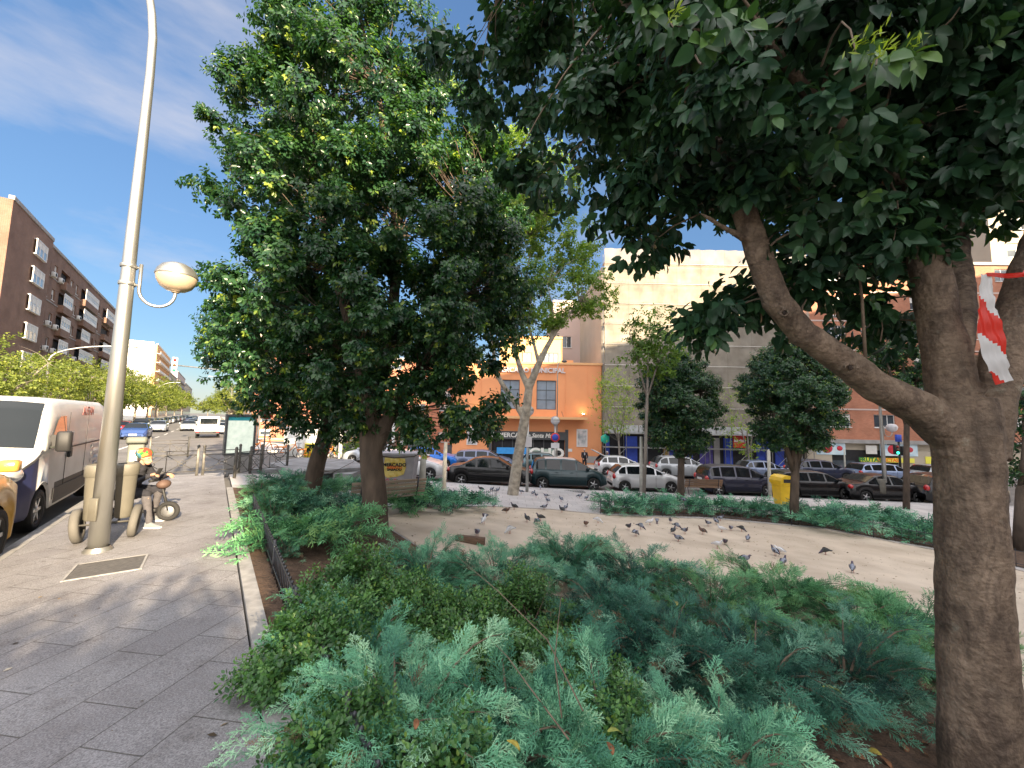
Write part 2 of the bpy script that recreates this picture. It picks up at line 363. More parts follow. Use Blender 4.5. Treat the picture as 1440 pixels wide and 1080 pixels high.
# planting soil
struct(patch('planting_soil', [UV(-4, .49), UV(12.7, .49)], [(7.9, -2.4), (9.3, 1.9), (8.5, 2.3), (6, 3.9), (4.5, 4.5), (3, 4.9), (1.5, 5.2), (0, 5.5), (-1.2, 6.5), (-2.4, 8.1), (-3.6, 9.6), (-5.6, 11.7)], M_soil, 90, 24, .018))
BR = [(3.2, 13.9), (7.4, 14.7), (10.8, 14.1), (12.8, 11.4), (13.2, 8)]      # right hedge bed, front edge
BRo = [(3.5, 15.2), (7.6, 16.2), (11.8, 15.8), (15.2, 13), (16.5, 9)]
struct(patch('hedge_soil', BR, BRo, M_soil, 40, 6, .02))
struct(patch('small_hedge_soil', [(-3.9, 11.3), (-.9, 13.5)], [(-4.9, 12.9), (-1.5, 15.0)], M_soil, 16, 4, .02))
# avenue markings
mk = MB()
def road_rect(mb, u0, u1, v0, v1, z=.004):
    P = [UV(u0, v0), UV(u1, v0), UV(u1, v1), UV(u0, v1)]
    n = max(1, int(abs(u1-u0)/3)); b = len(mb.v)
    for i in range(n+1):
        for v in (v0, v1): x, y = UV(u0+(u1-u0)*i/n, v); mb.v.append((x, y, T(x, y)+RZ+z))
    for i in range(n): mb.face([b+2*i, b+2*i+1, b+2*i+3, b+2*i+2])
for k in range(12): road_rect(mk, 24+k*9, 28+k*9, -4.6, -4.48)
road_rect(mk, 21.2, 21.6, -9.4, -4.6)
mko = mk.build('lane_markings', M_white)
mko.data.flip_normals() if mko.data.polygons[0].normal.z < 0 else None
struct(mko)
# light wear on the plaza paving: joints as real grooves are too fine at this distance; slab joints go into the material
for mm, w_, h_ in ((M_pave, .6, .6),):
    n = mm.node_tree; p = n.nodes['Principled BSDF']; src = p.inputs['Base Color'].links[0].from_socket
    tcn = n.nodes.new('ShaderNodeTexCoord'); br = n.nodes.new('ShaderNodeTexBrick'); br.inputs['Scale'].default_value = 1; br.inputs['Brick Width'].default_value = w_; br.inputs['Row Height'].default_value = h_; br.inputs['Mortar Size'].default_value = .008
    br.inputs['Color1'].default_value = (.93, .93, .93, 1); br.inputs['Color2'].default_value = (1.05, 1.04, 1.03, 1); br.inputs['Mortar'].default_value = (.55, .53, .5, 1)
    n.links.new(tcn.outputs['Object'], br.inputs['Vector']); k = n.nodes.new('ShaderNodeMix'); k.data_type = 'RGBA'; k.blend_type = 'MULTIPLY'; k.inputs['Factor'].default_value = 1
    n.links.new(src, k.inputs['A']); n.links.new(br.outputs[0], k.inputs['B']); n.links.new(k.outputs['Result'], p.inputs['Base Color'])
# inspection cover let into the slabs
M_iron = mat('cast_iron', (.12, .115, .11), .6, .3, var=.25, vs=20, bump=.5, bs=110)
mc = empty('inspection_cover', (*UV(6.8, -.9), T(*UV(6.8, -.9))+.004), math.atan2(UY, UX), 'flat square metal inspection cover set in the sidewalk by the tall lamp post', 'manhole cover')
b = MB(); b.box(-.28, .28, -.3, .3, -.03, .006); b.build('cover_plate', M_iron, mc)
b = MB()
for s in (-1, 1): b.box(-.31, .31, s*.315-.012, s*.315+.012, -.03, .009); b.box(s*.295-.012, s*.295+.012, -.301, .301, -.03, .0085)
b.build('cover_frame', M_kerb, mc)
for i, (x, y, l) in enumerate([(3.6, 16.6, 'wide rectangular drain cover in the plaza paving near the two lamp globes'), (3.2, 19.6, 'small dark drain cover at the kerb beside the dark green car')]):
    o = empty('drain_cover', (x, y, T(x, y)+.004), 0, l, 'drain cover'); b = MB(); b.box(-.5, .5, -.3, .3, -.02, .006); b.build('cover_plate', M_iron, o)
    b = MB()
    for k in range(9): b.box(-.46+k*.11, -.42+k*.11, -.26, .26, .006, .012)
    b.build('grating', M_kerb, o)

# fine litter: bits of leaf, twig and grit lying on the sand, the paving and the slabs
gl_ = np.random.default_rng(55); n_ = 5200; q = []
while len(q) < n_:
    x, y = gl_.uniform(-9, 15), gl_.uniform(1, 18); u, v = toUV(x, y)
    if -1.9 < v < .3 and u < 15 and gl_.random() < .16: q.append((x, y, T(x, y)+.004))
    elif v > 3.0 and y > 5 and u > 0: q.append((x, y, T(x, y)+.013))
q = np.array(q); d_ = gl_.normal(size=(n_, 3)); d_[:, 2] *= .15; nz_v = gl_.normal(size=(n_, 3))*.2+np.array([0, 0, 1]); fx, fy, fz = frames(d_, nz_v)
M_lit = leafmat('litter', (.05, .035, .02), (.30, .22, .13), .8, .05, (.45, .42, .36)); s_ = gl_.random(n_)**3*.055+.012
tag(mass('ground_litter', [(0, 0, 0), (-.3, .5, .08), (0, 1, 0), (.3, .5, .06)], [(0, 3, 2, 1)], q, fx, fy, fz, s_, gl_.random(n_)**1.3, M_lit), 'scattered bits of dry leaf, droppings and grit on the sand and paving', 'litter', kind='stuff')
# ---------------------------------------------------------------- pixel helpers (positions in the place, read off the photograph)
def ray(px, py):
    a = (px-720)/FPX; b = (540-py)/FPX
    x = a*math.cos(ROLL)-b*math.sin(ROLL); y = a*math.sin(ROLL)+b*math.cos(ROLL)
    return Vector((x, math.cos(PITCH)-y*math.sin(PITCH), math.sin(PITCH)+y*math.cos(PITCH)))
def at(px, py, Y):
    d = ray(px, py); return Vector((0, 0, CAMZ)) + d*(Y/d.y)
def gp(px, py, off=0):
    d = ray(px, py); k = .5
    while k < 400 and CAMZ+d.z*k > T(d.x*k, d.y*k)+off: k *= 1.004
    return Vector((d.x*k, d.y*k, T(d.x*k, d.y*k)))
def ells(lst, Y0=None, dk=.85):
    """(px, py, [Y,] rx px, ry px, weight) -> ellipsoids in metres"""
    r = []
    for e in lst:
        Y = e[2] if Y0 is None else Y0+e[2]
        c = at(e[0], e[1], Y); k = Y/FPX
        r.append((np.array(c), np.array([e[3]*k, (e[3]+e[4])/2*k*dk, e[4]*k]), e[5] if len(e) > 5 else 1.0))
    return r
def crown_points(E, n, shell=.62, clumps=None, rc=.35, g=rng):
    """n points gathered in clumps near the outside of a union of ellipsoids; returns points, outward dirs, clump centres"""
    wt = np.array([e[2]*(e[1].prod()**(2/3)) for e in E]); wt /= wt.sum()
    nc = clumps or max(8, n//60)
    idx = g.choice(len(E), nc, p=wt); C = np.array([E[i][0] for i in idx]); Rr = np.array([E[i][1] for i in idx])
    d = unit(g.normal(size=(nc, 3))); rad = shell + (1-shell)*g.random(nc)**.7
    CC = C + d*Rr*rad[:, None]
    k = g.integers(0, nc, n); q = unit(g.normal(size=(n, 3))) * (g.random(n)**.45)[:, None]
    rcs = rc*(.6+.8*g.random(nc)); P = CC[k] + q*rcs[k][:, None]*np.array([1, 1, .75])
    out_ = unit(unit(q)*.7 + d[k]*.6 + np.array([0, 0, .25]))
    return P, out_, CC
def sprigs(P, D, nl, size, g=rng, droop=.5, spread=1.0, tl=1.2, tone0=.35, tonev=.25, tip=.5):
    """leaves in whorls along a short twig at each point P pointing along D"""
    N = len(P); A = unit(np.cross(D, g.normal(size=(N, 3)))); B = np.cross(D, A)
    st = np.clip(tone0 + g.normal(size=N)*tonev, 0, 1); yng = g.random(N) < tip
    pos = []; ax = []; nr = []; tn = []; sz = []
    for k in range(nl):
        ph = k*2.4 + g.random(N)*.7; rdir = A*np.cos(ph)[:, None] + B*np.sin(ph)[:, None]
        f = (k+.5)/nl; t = (f-.4)*tl*size
        a = unit(rdir*spread*(1.15-.55*f) + D*(.25+.6*f) + np.array([0, 0, -droop]) + g.normal(size=(N, 3))*.22)
        pos.append(P + D*t + rdir*.012); ax.append(a); nr.append(unit(D*1.0 + rdir*-.25 + np.array([0, 0, .35]) + g.normal(size=(N, 3))*.25))
        tn.append(np.clip(st*.75 + g.random(N)*.15 + np.where(yng, f*.45, 0), 0, 1)); sz.append(size*(1-.35*f)*(.75+.5*g.random(N)))
    return [np.concatenate(a) for a in (pos, ax, nr, sz, tn)]
def leaves(name, mats, parent, P, D, nl, size, tmpl=2, **kw):
    pos, ax, nr, sz, tn = sprigs(P, D, nl, size, **kw)
    fx, fy, fz = frames(ax, nr); V, F_ = {1: (LEAF1_V, LEAF1_F), 2: (LEAF2_V, LEAF2_F), 4: (LEAF4_V, LEAF4_F)}[tmpl]
    return mass(name, V, F_, pos, fx, fy, fz, sz, tn, mats, parent, smooth=tmpl == 4)
def twigs(name, m, parent, starts, ends, r0=.012, r1=.003, g=rng, bend=.12, n=4, seg=4):
    mb = MB()
    for s, e in zip(starts, ends):
        s = Vector(s); e = Vector(e); L_ = (e-s).length; p = []
        o = Vector(g.normal(size=3))*L_*bend
        for i in range(seg+1): t = i/seg; p.append(s.lerp(e, t) + o*math.sin(math.pi*t) + Vector((0, 0, L_*.08*math.sin(math.pi*t))))
        mb.tube(p, [r0+(r1-r0)*i/seg for i in range(seg+1)], n, cap=False)
    return mb.build(name, m, parent)
M_bark = mat('dark_bark', (.085, .062, .045), .9, var=.35, vs=6, bump=.8, bs=14, stretch=(1, 1, .35), bd=.03)
M_barkp = mat('plane_bark', (.33, .29, .23), .85, var=.4, vs=5, bump=.5, bs=12, bd=.02)
M_barkf = mat('grey_trunk', (.20, .175, .15), .9, var=.2, vs=8, bump=.3, bs=20)
M_twig = mat('twig_wood', (.16, .12, .085), .9, var=.3, vs=20)
M_privet = leafmat('privet_leaf', (.010, .042, .027), (.050, .125, .040), .28, .34, (.26, .34, .05))
M_privet2 = leafmat('privet_leaf_near', (.016, .045, .028), (.045, .11, .045), .36, .16, (.10, .19, .04), spec=.28)
M_plane = leafmat('plane_leaf', (.06, .13, .025), (.17, .27, .045), .5, .45, (.34, .42, .07))
M_street = leafmat('street_tree_leaf', (.05, .085, .018), (.16, .20, .03), .6, .4, (.25, .28, .04))
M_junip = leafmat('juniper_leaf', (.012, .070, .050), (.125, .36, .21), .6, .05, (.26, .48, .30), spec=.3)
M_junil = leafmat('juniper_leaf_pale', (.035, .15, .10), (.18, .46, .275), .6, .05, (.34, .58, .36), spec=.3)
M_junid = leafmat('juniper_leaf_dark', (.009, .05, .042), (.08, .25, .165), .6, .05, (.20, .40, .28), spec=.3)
M_dead = leafmat('dead_juniper', (.06, .035, .02), (.20, .13, .07), .8, .05)
M_junig = leafmat('juniper_leaf_green', (.022, .11, .05), (.17, .42, .19), .6, .05, (.16, .30, .10), spec=.3)
M_shrub = leafmat('shrub_leaf', (.03, .09, .035), (.12, .27, .07), .36, .25, (.17, .26, .05))

def tree(name, label, cat, base, limbs, E, n_sprig, nl, leaf, mleaf, mbark, group=None, tmpl=2, clumps=None, rc=.35, shell=.6, seed=1, vox=None, twr=.014, nbranch=None, **kw):
    g = np.random.default_rng(seed); bx, by = base[0], base[1]; bz = T(bx, by)
    root = empty(name, (bx, by, bz), 0, label, cat, group); off = np.array([bx, by, bz])
    mb = MB()
    for path, rad in limbs: mb.tube([Vector(p)-Vector(off) for p in path], rad, 12)
    tr = mb.build('trunk', mbark, root)
    if vox: remesh(tr, vox, 5)
    P, D, CC = crown_points(E, n_sprig, shell, clumps, rc, g)
    leaves('crown', mleaf, root, P-off, D, nl, leaf, tmpl, g=g, **kw)
    # branches run from the nearest limb point to the clumps
    LP = np.array([list(p) for path, rad in limbs for p in path[1:]]); Cs = CC[:nbranch] if nbranch else CC
    st = []
    for c in Cs:
        dd = np.linalg.norm(LP-c, axis=1) + np.maximum(0, LP[:, 2]-c[2])*1.5; st.append(LP[dd.argmin()])
    st = np.array(st); twigs('branches', mbark, root, st-off, st+(Cs-st)*.8-off, twr*.75, .003, g)
    return root
# the tall privet tree over the planting bed
b0 = gp(527, 750); Y0 = b0.y
tl = [([b0+Vector((0, 0, -.2)), b0+Vector((0, 0, .02)), at(527, 700, Y0), at(522, 640, Y0), at(520, 590, Y0), at(525, 520, Y0)], [.30, .27, .235, .22, .20, .17]),
      ([at(521, 600, Y0), at(505, 500, Y0-.2), at(470, 380, Y0-.3), at(440, 250, Y0)], [.15, .12, .09, .05]),
      ([at(521, 590, Y0), at(550, 480, Y0+.2), at(560, 330, Y0+.3), at(530, 120, Y0), at(500, 0, Y0)], [.15, .12, .10, .06, .03]),
      ([at(525, 640, Y0), at(548, 585, Y0), at(590, 520, Y0+.2), at(640, 420, Y0+.3), at(660, 300, Y0)], [.14, .13, .10, .07, .04])]
E1 = ells([(480,-40,0,115,75),(455,60,-.3,105,85),(560,60,.3,80,80),(380,160,.2,85,85),(500,160,-.6,135,110),(610,170,.4,95,100),(350,260,0,75,60),(440,290,-.8,120,95),(580,290,-.7,130,110),
           (672,270,.2,72,95),(705,330,.1,42,60),(345,390,0,65,60),(430,400,-.7,120,90),(580,410,-.8,120,95),(682,390,.1,65,85),(690,470,0,45,50),(400,480,0,85,65),(500,500,-.7,100,75),(620,480,-.2,90,75),(520,560,-.3,80,40),(640,560,.2,75,60),(612,610,0,45,30),(470,200,1.5,150,120),(560,380,1.5,150,120)], Y0)
big = tree('privet_tree', 'tall dark green tree with upright trunk in the planting bed, crown lit on the left', 'tree', b0, tl, E1, 25000, 8, .105, M_privet, M_bark, clumps=640, rc=.36, shell=.74, seed=3, vox=.03, droop=.75, tip=.5, tone0=.3, twr=.02)
# twigs that stick out of its outline on the sunny side
# second, leaning trunk
b1 = gp(436, 700); Y1 = b1.y
tl = [([b1+Vector((0, 0, -.2)), b1, at(446, 650, Y1), at(462, 600, Y1), at(480, 560, Y1-.3), at(500, 500, Y1-.5)], [.27, .24, .22, .20, .17, .12]), ([at(462, 600, Y1), at(440, 540, Y1-.3), at(400, 470, Y1-.3)], [.14, .1, .06])]
tree('privet_tree', 'smaller dark tree with a slanting trunk behind the tall one, beside the concrete slab', 'tree', b1, tl,
     ells([(385,440,-1.0,80,80),(330,470,-.6,45,60),(440,530,-.8,80,50),(380,560,-.6,40,30),(500,470,-.5,80,80),(450,590,-.6,60,22),(540,590,-.2,60,35)], Y1), 5500, 7, .11, M_privet, M_bark, clumps=200, rc=.45, seed=5, vox=.035, droop=.75, tip=.3, tone0=.25, twr=.02)

# the near tree on the right
YT = 2.7
tb = at(1378, 1000, YT); tbz = T(tb.x, tb.y)
M_bark2 = mat('smooth_bark', (.17, .125, .09), .85, var=.38, vs=4.5, bump=1.0, bs=42, stretch=(1, 1, .8), bd=.014, detail=12)
def nearbark():
    n = M_bark2.node_tree; p = n.nodes['Principled BSDF']; src = p.inputs['Base Color'].links[0].from_socket
    tcn = n.nodes.new('ShaderNodeTexCoord'); mpn = n.nodes.new('ShaderNodeMapping'); mpn.inputs['Scale'].default_value = (9, 9, 17)
    nn = n.nodes.new('ShaderNodeTexNoise'); nn.inputs['Scale'].default_value = 1.6; nn.inputs['Detail'].default_value = 8; nn.inputs['Distortion'].default_value = 1.2
    rp = n.nodes.new('ShaderNodeValToRGB'); rp.color_ramp.elements[0].position = .36; rp.color_ramp.elements[1].position = .60
    rp.color_ramp.elements[0].color = (.74, .71, .68, 1); rp.color_ramp.elements[1].color = (1.12, 1.12, 1.12, 1)
    k = n.nodes.new('ShaderNodeMix'); k.data_type = 'RGBA'; k.blend_type = 'MULTIPLY'; k.inputs['Factor'].default_value = 1
    n.links.new(tcn.outputs['Object'], mpn.inputs[0]); n.links.new(mpn.outputs[0], nn.inputs['Vector']); n.links.new(nn.outputs[0], rp.inputs[0])
    n.links.new(src, k.inputs['A']); n.links.new(rp.outputs[0], k.inputs['B']); last = k.outputs['Result']
    # pale lichen patches
    n3 = n.nodes.new('ShaderNodeTexNoise'); n3.inputs['Scale'].default_value = 7; n3.inputs['Detail'].default_value = 10; n3.inputs['Roughness'].default_value = .7
    r3 = n.nodes.new('ShaderNodeValToRGB'); r3.color_ramp.elements[0].position = .6; r3.color_ramp.elements[1].position = .72; r3.color_ramp.elements[1].color = (.5, .5, .5, 1)
    n.links.new(tcn.outputs['Object'], n3.inputs['Vector']); n.links.new(n3.outputs[0], r3.inputs[0])
    k2 = n.nodes.new('ShaderNodeMix'); k2.data_type = 'RGBA'; k2.inputs['B'].default_value = (.30, .29, .23, 1)
    n.links.new(r3.outputs[0], k2.inputs['Factor']); n.links.new(last, k2.inputs['A']); n.links.new(k2.outputs['Result'], p.inputs['Base Color'])
    m4 = n.nodes.new('ShaderNodeMapping'); m4.inputs['Scale'].default_value = (1, 1, .42); n.links.new(tcn.outputs['Object'], m4.inputs[0])
    n4 = n.nodes.new('ShaderNodeTexNoise'); n4.inputs['Scale'].default_value = 5.5; n4.inputs['Detail'].default_value = 9; n4.inputs['Roughness'].default_value = .72; n4.inputs['Distortion'].default_value = .7; n.links.new(m4.outputs[0], n4.inputs['Vector'])
    r4 = n.nodes.new('ShaderNodeValToRGB'); r4.color_ramp.elements[0].position = .40; r4.color_ramp.elements[1].position = .56; r4.color_ramp.elements[0].color = (.52, .50, .50, 1); r4.color_ramp.elements[1].color = (1.08, 1.08, 1.06, 1); n.links.new(n4.outputs[0], r4.inputs[0])
    k4 = n.nodes.new('ShaderNodeMix'); k4.data_type = 'RGBA'; k4.blend_type = 'MULTIPLY'; k4.inputs['Factor'].default_value = 1; n.links.new(k2.outputs['Result'], k4.inputs['A']); n.links.new(r4.outputs[0], k4.inputs['B'])
    v4 = n.nodes.new('ShaderNodeTexVoronoi'); v4.feature = 'DISTANCE_TO_EDGE'; v4.inputs['Scale'].default_value = 34; m5 = n.nodes.new('ShaderNodeMapping'); m5.inputs['Scale'].default_value = (1, 1, .38); mm_ = n.nodes.new('ShaderNodeMix'); mm_.data_type = 'RGBA'; mm_.inputs['Factor'].default_value = .06
    n.links.new(tcn.outputs['Object'], mm_.inputs['A']); n.links.new(n4.outputs['Color'], mm_.inputs['B']); n.links.new(mm_.outputs['Result'], m5.inputs[0]); n.links.new(m5.outputs[0], v4.inputs['Vector'])
    r5 = n.nodes.new('ShaderNodeValToRGB'); r5.color_ramp.elements[0].color = (.45, .43, .42, 1); r5.color_ramp.elements[1].position = .10; r5.color_ramp.elements[1].color = (1, 1, 1, 1); n.links.new(v4.outputs['Distance'], r5.inputs[0])
    k5 = n.nodes.new('ShaderNodeMix'); k5.data_type = 'RGBA'; k5.blend_type = 'MULTIPLY'; k5.inputs['Factor'].default_value = .2; n.links.new(k4.outputs['Result'], k5.inputs['A']); n.links.new(r5.outputs[0], k5.inputs['B']); n.links.new(k5.outputs['Result'], p.inputs['Base Color'])
    b5 = n.nodes.new('ShaderNodeBump'); b5.inputs['Strength'].default_value = .22; b5.inputs['Distance'].default_value = .006; n.links.new(r5.outputs[0], b5.inputs['Height'])
    b2 = n.nodes.new('ShaderNodeBump'); b2.inputs['Strength'].default_value = .5; b2.inputs['Distance'].default_value = .008; n.links.new(nn.outputs[0], b2.inputs['Height'])
    old = p.inputs['Normal'].links[0].from_socket; n.links.new(old, b5.inputs['Normal']); n.links.new(b5.outputs[0], b2.inputs['Normal']); n.links.new(b2.outputs[0], p.inputs['Normal'])
nearbark()
root = empty('privet_tree', (tb.x, tb.y, tbz), 0, 'near tree with a thick forked brown trunk on the right, its leaves filling the top', 'tree')
offT = Vector((tb.x, tb.y, tbz)); mb = MB()
LA = [at(1345, 620, YT), at(1290, 572, YT), at(1235, 545, YT-.02), at(1185, 508, YT-.05), at(1130, 470, YT-.1), at(1092, 425, YT-.15), at(1068, 360, YT-.2), at(1040, 280, YT-.2), at(1000, 200, YT-.2), at(950, 110, YT-.2), at(880, 0, YT-.2), at(800, -120, YT)]
LB = [at(1352, 640, YT), at(1338, 540, YT), at(1322, 460, YT), at(1305, 360, YT), at(1296, 250, YT), at(1305, 120, YT), at(1300, -40, YT)]
LC = [at(1378, 640, YT), at(1392, 560, YT), at(1418, 480, YT), at(1445, 390, YT+.02), at(1485, 290, YT+.05), at(1540, 150, YT+.1), at(1600, -20, YT+.1)]
LD = [at(1062, 345, YT-.2), at(1015, 318, YT-.3), at(985, 300, YT-.35)]
LE = [at(1300, 300, YT), at(1230, 220, YT-.3), at(1150, 150, YT-.6), at(1080, 60, YT-.8)]
LF = [at(1340, 540, YT), at(1355, 430, YT+.35), at(1345, 300, YT+.9), at(1300, 180, YT+1.4)]
trunkp = [at(1392, 1130, YT), at(1380, 1050, YT), at(1374, 950, YT), at(1369, 850, YT), at(1365, 740, YT), at(1361, 670, YT), at(1358, 610, YT), at(1358, 560, YT)]
trunkp[0].z = tbz-.15
for path, rad in ((trunkp, [.235, .20, .187, .180, .172, .170, .178, .160]), (LA, [.13, .118, .102, .092, .086, .083, .075, .068, .06, .05, .04, .02]), (LB, [.15, .135, .118, .108, .10, .085, .06]),
                  (LC, [.14, .125, .115, .108, .10, .085, .06]), (LD, [.026, .016, .006]), (LE, [.06, .05, .04, .02]), (LF, [.09, .08, .065, .04])):
    mb.tube([p-offT for p in path], rad, 20)
for q, ax, r in ((at(1196, 517, YT-.14), Vector((-.35, -1, .15)), .026), (at(1103, 440, YT-.235), Vector((-.5, -1, 0)), .019), (at(1378, 545, YT-.13), Vector((-.3, -1, .2)), .030)):
    z = ax.normalized(); Mx = Matrix.Translation(q-offT) @ z.to_track_quat('Z', 'Y').to_matrix().to_4x4()
    mb.lathe([(r*1.9, -.05), (r*1.75, -.01), (r*1.35, .012), (r*1.1, .014), (r*.75, .006), (r*.6, -.018), (.001, -.022)], 18, M=Mx)
tr = mb.build('trunk', M_bark2, root); remesh(tr, .0085, 3)
tx = bpy.data.textures.new('bark_lumps', 'CLOUDS'); tx.noise_scale = .16; dm = tr.modifiers.new('d', 'DISPLACE'); dm.texture = tx; dm.strength = .022; dm.texture_coords = 'LOCAL'
M_knot = mat('knot_heartwood', (.03, .02, .015), .95, var=.3, vs=40)
mb = MB()
for q, ax, r in ((at(1196, 517, YT-.137), Vector((-.35, -1, .15)), .015), (at(1103, 440, YT-.232), Vector((-.5, -1, 0)), .011)):
    mb = MB(); Mx = Matrix.Translation(q-offT); mb.ell((0, 0, 0), (r, r*.6, r*1.15), M=Mx, n=12, h=8); mb.build('knot_hole', M_knot, root)
EN = ells([(640,50,3.9,60,70,.35),(700,70,3.7,80,95,.5),(790,80,3.2,110,130,.9),(745,180,3.5,50,55,.35),(850,210,2.9,100,120,1),(930,90,2.5,130,140,1.2),(930,310,2.7,85,60,.8),(1050,110,2.1,150,160,1.3),(1060,290,2.6,110,100,1.2),
           (1180,90,2.0,170,150,1.3),(1190,290,2.6,140,120,1.3),(1185,400,3.0,60,55,.5),(1250,330,2.8,60,90,.7),(1120,400,2.9,70,60,.5),(1240,430,3.2,70,60,.6),(1330,90,2.3,170,150,1.3),(1330,260,3.3,110,130,1.2),(1400,180,2.4,110,150,1.2),(1440,40,2.0,120,120,1),(870,350,2.9,50,45,.45),(985,400,2.7,60,55,.75),(1055,420,2.8,50,55,.6),(905,350,2.6,45,40,.4),(1010,470,3.0,40,25,.3),
           (1150,150,4.2,320,180,1.6),(900,120,4.4,200,130,1.1),(1300,360,4.2,90,70,.5),(760,250,3.2,50,45,.3)], None, .8)
P, D, CC = crown_points(EN, 7600, .35, 460, .27, np.random.default_rng(21))
# keep the air between the camera and the lowest leaves clear
kz = (P[:, 1] > 1.15) & (P[:, 2] > 2.15)
P, D = P[kz], D[kz]; off = np.array(offT)
leaves('crown', M_privet2, root, P-off, D, 7, .118, 4, g=np.random.default_rng(5), droop=.8, tip=.16, tone0=.30, tonev=.22)
LP = np.array([list(p) for path in (LA[4:], LB[2:], LC[3:], LE, LF) for p in path]); st = []
for c in CC: st.append(LP[(np.linalg.norm(LP-c, axis=1)).argmin()])
ok = (CC[:, 1] > 1.2) & (CC[:, 2] > 2.2) & (np.linalg.norm(np.array(st)-CC, axis=1) < 1.6)
twigs('branches', M_twig, root, np.array(st)[ok]-off, CC[ok]-off, .011, .003)
# sprays hanging close in front, with the pale young growth at their tips
q = []; dd = []
for px, py, Y in ((1232, 92, 1.35), (1205, 78, 1.45), (1270, 85, 1.5), (948, 40, 1.6), (985, 60, 1.5), (1010, 20, 1.55), (905, 20, 1.8), (1040, 40, 1.4)): q.append(list(at(px, py, Y))); dd.append([.1, -.7, -.35])
q = np.array(q); leaves('front_sprays', M_privet2, root, q-off, unit(np.array(dd)), 11, .115, 4, g=np.random.default_rng(9), droop=.75, tip=1.0, tone0=.62, tonev=.08, tl=.9)
twigs('front_twigs', M_twig, root, q-off+np.array([.15, .35, .30]), q-off, .006, .003)
for i in range(4):
    gg = np.random.default_rng(2+i); q2 = q[i][None]+gg.normal(size=(26, 3))*.02; d2 = unit(gg.normal(size=(26, 3))+np.array([0, -.6, .5])); fx, fy, fz = frames(d2, gg.normal(size=(26, 3)))
    mass('young_growth', [(0, 0, 0), (-.09, .5, 0), (0, 1, 0), (.09, .5, 0)], [(0, 3, 2, 1)], q2-off+np.array([0, -.03, .03]), fx, fy, fz, np.full(26, .045), np.full(26, .9), M_plane, root)
mb = MB()                                           # straight young shoots rising from the low limb
for a, b_, r in ((at(1217, 505, 2.62), at(1196, 230, 2.6), .011), (at(1238, 480, 2.9), at(1243, 420, 2.9), .005), (at(1150, 400, 2.7), at(1130, 330, 2.7), .004)):
    mb.tube([(a-offT).lerp(b_-offT, t)+Vector((.01*math.sin(t*7), 0, 0)) for t in (0, .3, .6, 1)], [r, r*.8, r*.7, r*.4], 6)
mb.build('shoots', M_twig, root)

# pale spring tree (plane) with a mottled trunk in the plaza
b2 = gp(721, 696); Y2 = b2.y
lm = [([b2+Vector((0, 0, -.1)), b2, at(729, 640, Y2), at(736, 600, Y2), at(741, 570, Y2), at(744, 545, Y2), at(756, 515, Y2), at(768, 490, Y2), at(785, 460, Y2), at(815, 425, Y2)], [.30, .25, .225, .215, .20, .17, .15, .12, .09, .04]),
      ([at(738, 590, Y2), at(722, 563, Y2), at(708, 543, Y2), at(698, 525, Y2), at(694, 495, Y2), at(686, 450, Y2)], [.13, .12, .11, .10, .08, .03]),
      ([at(744, 548, Y2), at(734, 525, Y2), at(726, 500, Y2), at(723, 470, Y2), at(735, 420, Y2), at(750, 330, Y2)], [.14, .12, .11, .09, .07, .03]),
      ([at(757, 510, Y2), at(750, 480, Y2), at(742, 455, Y2), at(752, 420, Y2)], [.08, .07, .05, .03]), ([at(775, 475, Y2), at(778, 440, Y2), at(770, 400, Y2)], [.06, .05, .03])]
tree('plane_tree', 'slender tree with a pale mottled forked trunk standing in the plaza before the orange market', 'tree', b2, lm,
     ells([(740,240,0,60,60,1.2),(720,310,-.8,55,50,1.2),(780,330,.6,55,55,1),(720,390,-.8,45,40),(830,400,0,32,50),(790,400,.8,50,50),(760,430,0,55,35),(815,350,0,30,30,.6),(720,460,0,35,25,.4),(765,270,1,50,60),(700,250,0,50,60)], Y2), 5600, 6, .15, M_plane, M_barkp, clumps=240, rc=.5, shell=.45, seed=8, vox=.035, droop=.3, tip=.6, tone0=.45, twr=.025)
def small_tree(label, px, py, crown, fork, seed, mleaf=M_privet, n=2200, leaf=.12, r=.12, clumps=90, rc=.42, tone0=.28, tip=.3, Y=None, name='privet_tree', nl=6, mbark=M_bark, shell=.62, group=None):
    b = gp(px, py) if Y is None else Vector((at(px, py, Y).x, Y, 0)); b.z = T(b.x, b.y); Yb = b.y
    cx, cy, rx, ry = crown; top = at(cx, cy, Yb); f = at(px+fork[0], fork[1], Yb)
    lm = [([b-Vector((0, 0, .1)), b.lerp(f, .5), f, f.lerp(top, .55), top], [r*1.15, r, r*.92, r*.55, r*.3]), ([f, f.lerp(at(cx-rx*.5, cy, Yb), .6), at(cx-rx*.6, cy-ry*.2, Yb)], [r*.7, r*.5, r*.2]), ([f, f.lerp(at(cx+rx*.5, cy, Yb), .6), at(cx+rx*.6, cy-ry*.2, Yb)], [r*.7, r*.5, r*.2])]
    q = [(cx, cy, 0, rx, ry), (cx-rx*.35, cy-ry*.3, 0, rx*.6, ry*.6), (cx+rx*.35, cy-ry*.1, -.3, rx*.65, ry*.6), (cx-rx*.2, cy+ry*.45, .2, rx*.6, ry*.45), (cx+rx*.2, cy+ry*.5, .2, rx*.55, ry*.42), (cx, cy-ry*.6, 0, rx*.5, ry*.4)]
    return tree(name, label, 'tree', b, lm, ells(q, Yb, .95), n, nl, leaf, mleaf, mbark, group, clumps=clumps, rc=rc, shell=shell, seed=seed, droop=.6, tip=tip, tone0=tone0, twr=.02*r/.12)
small_tree('round dark green tree standing before the scaffolded building, left of the yellow bin', 957, 702, (953, 568, 54, 70), (1, 648), 31, n=11500, leaf=.12, rc=.34, r=.16, clumps=280, shell=.72)
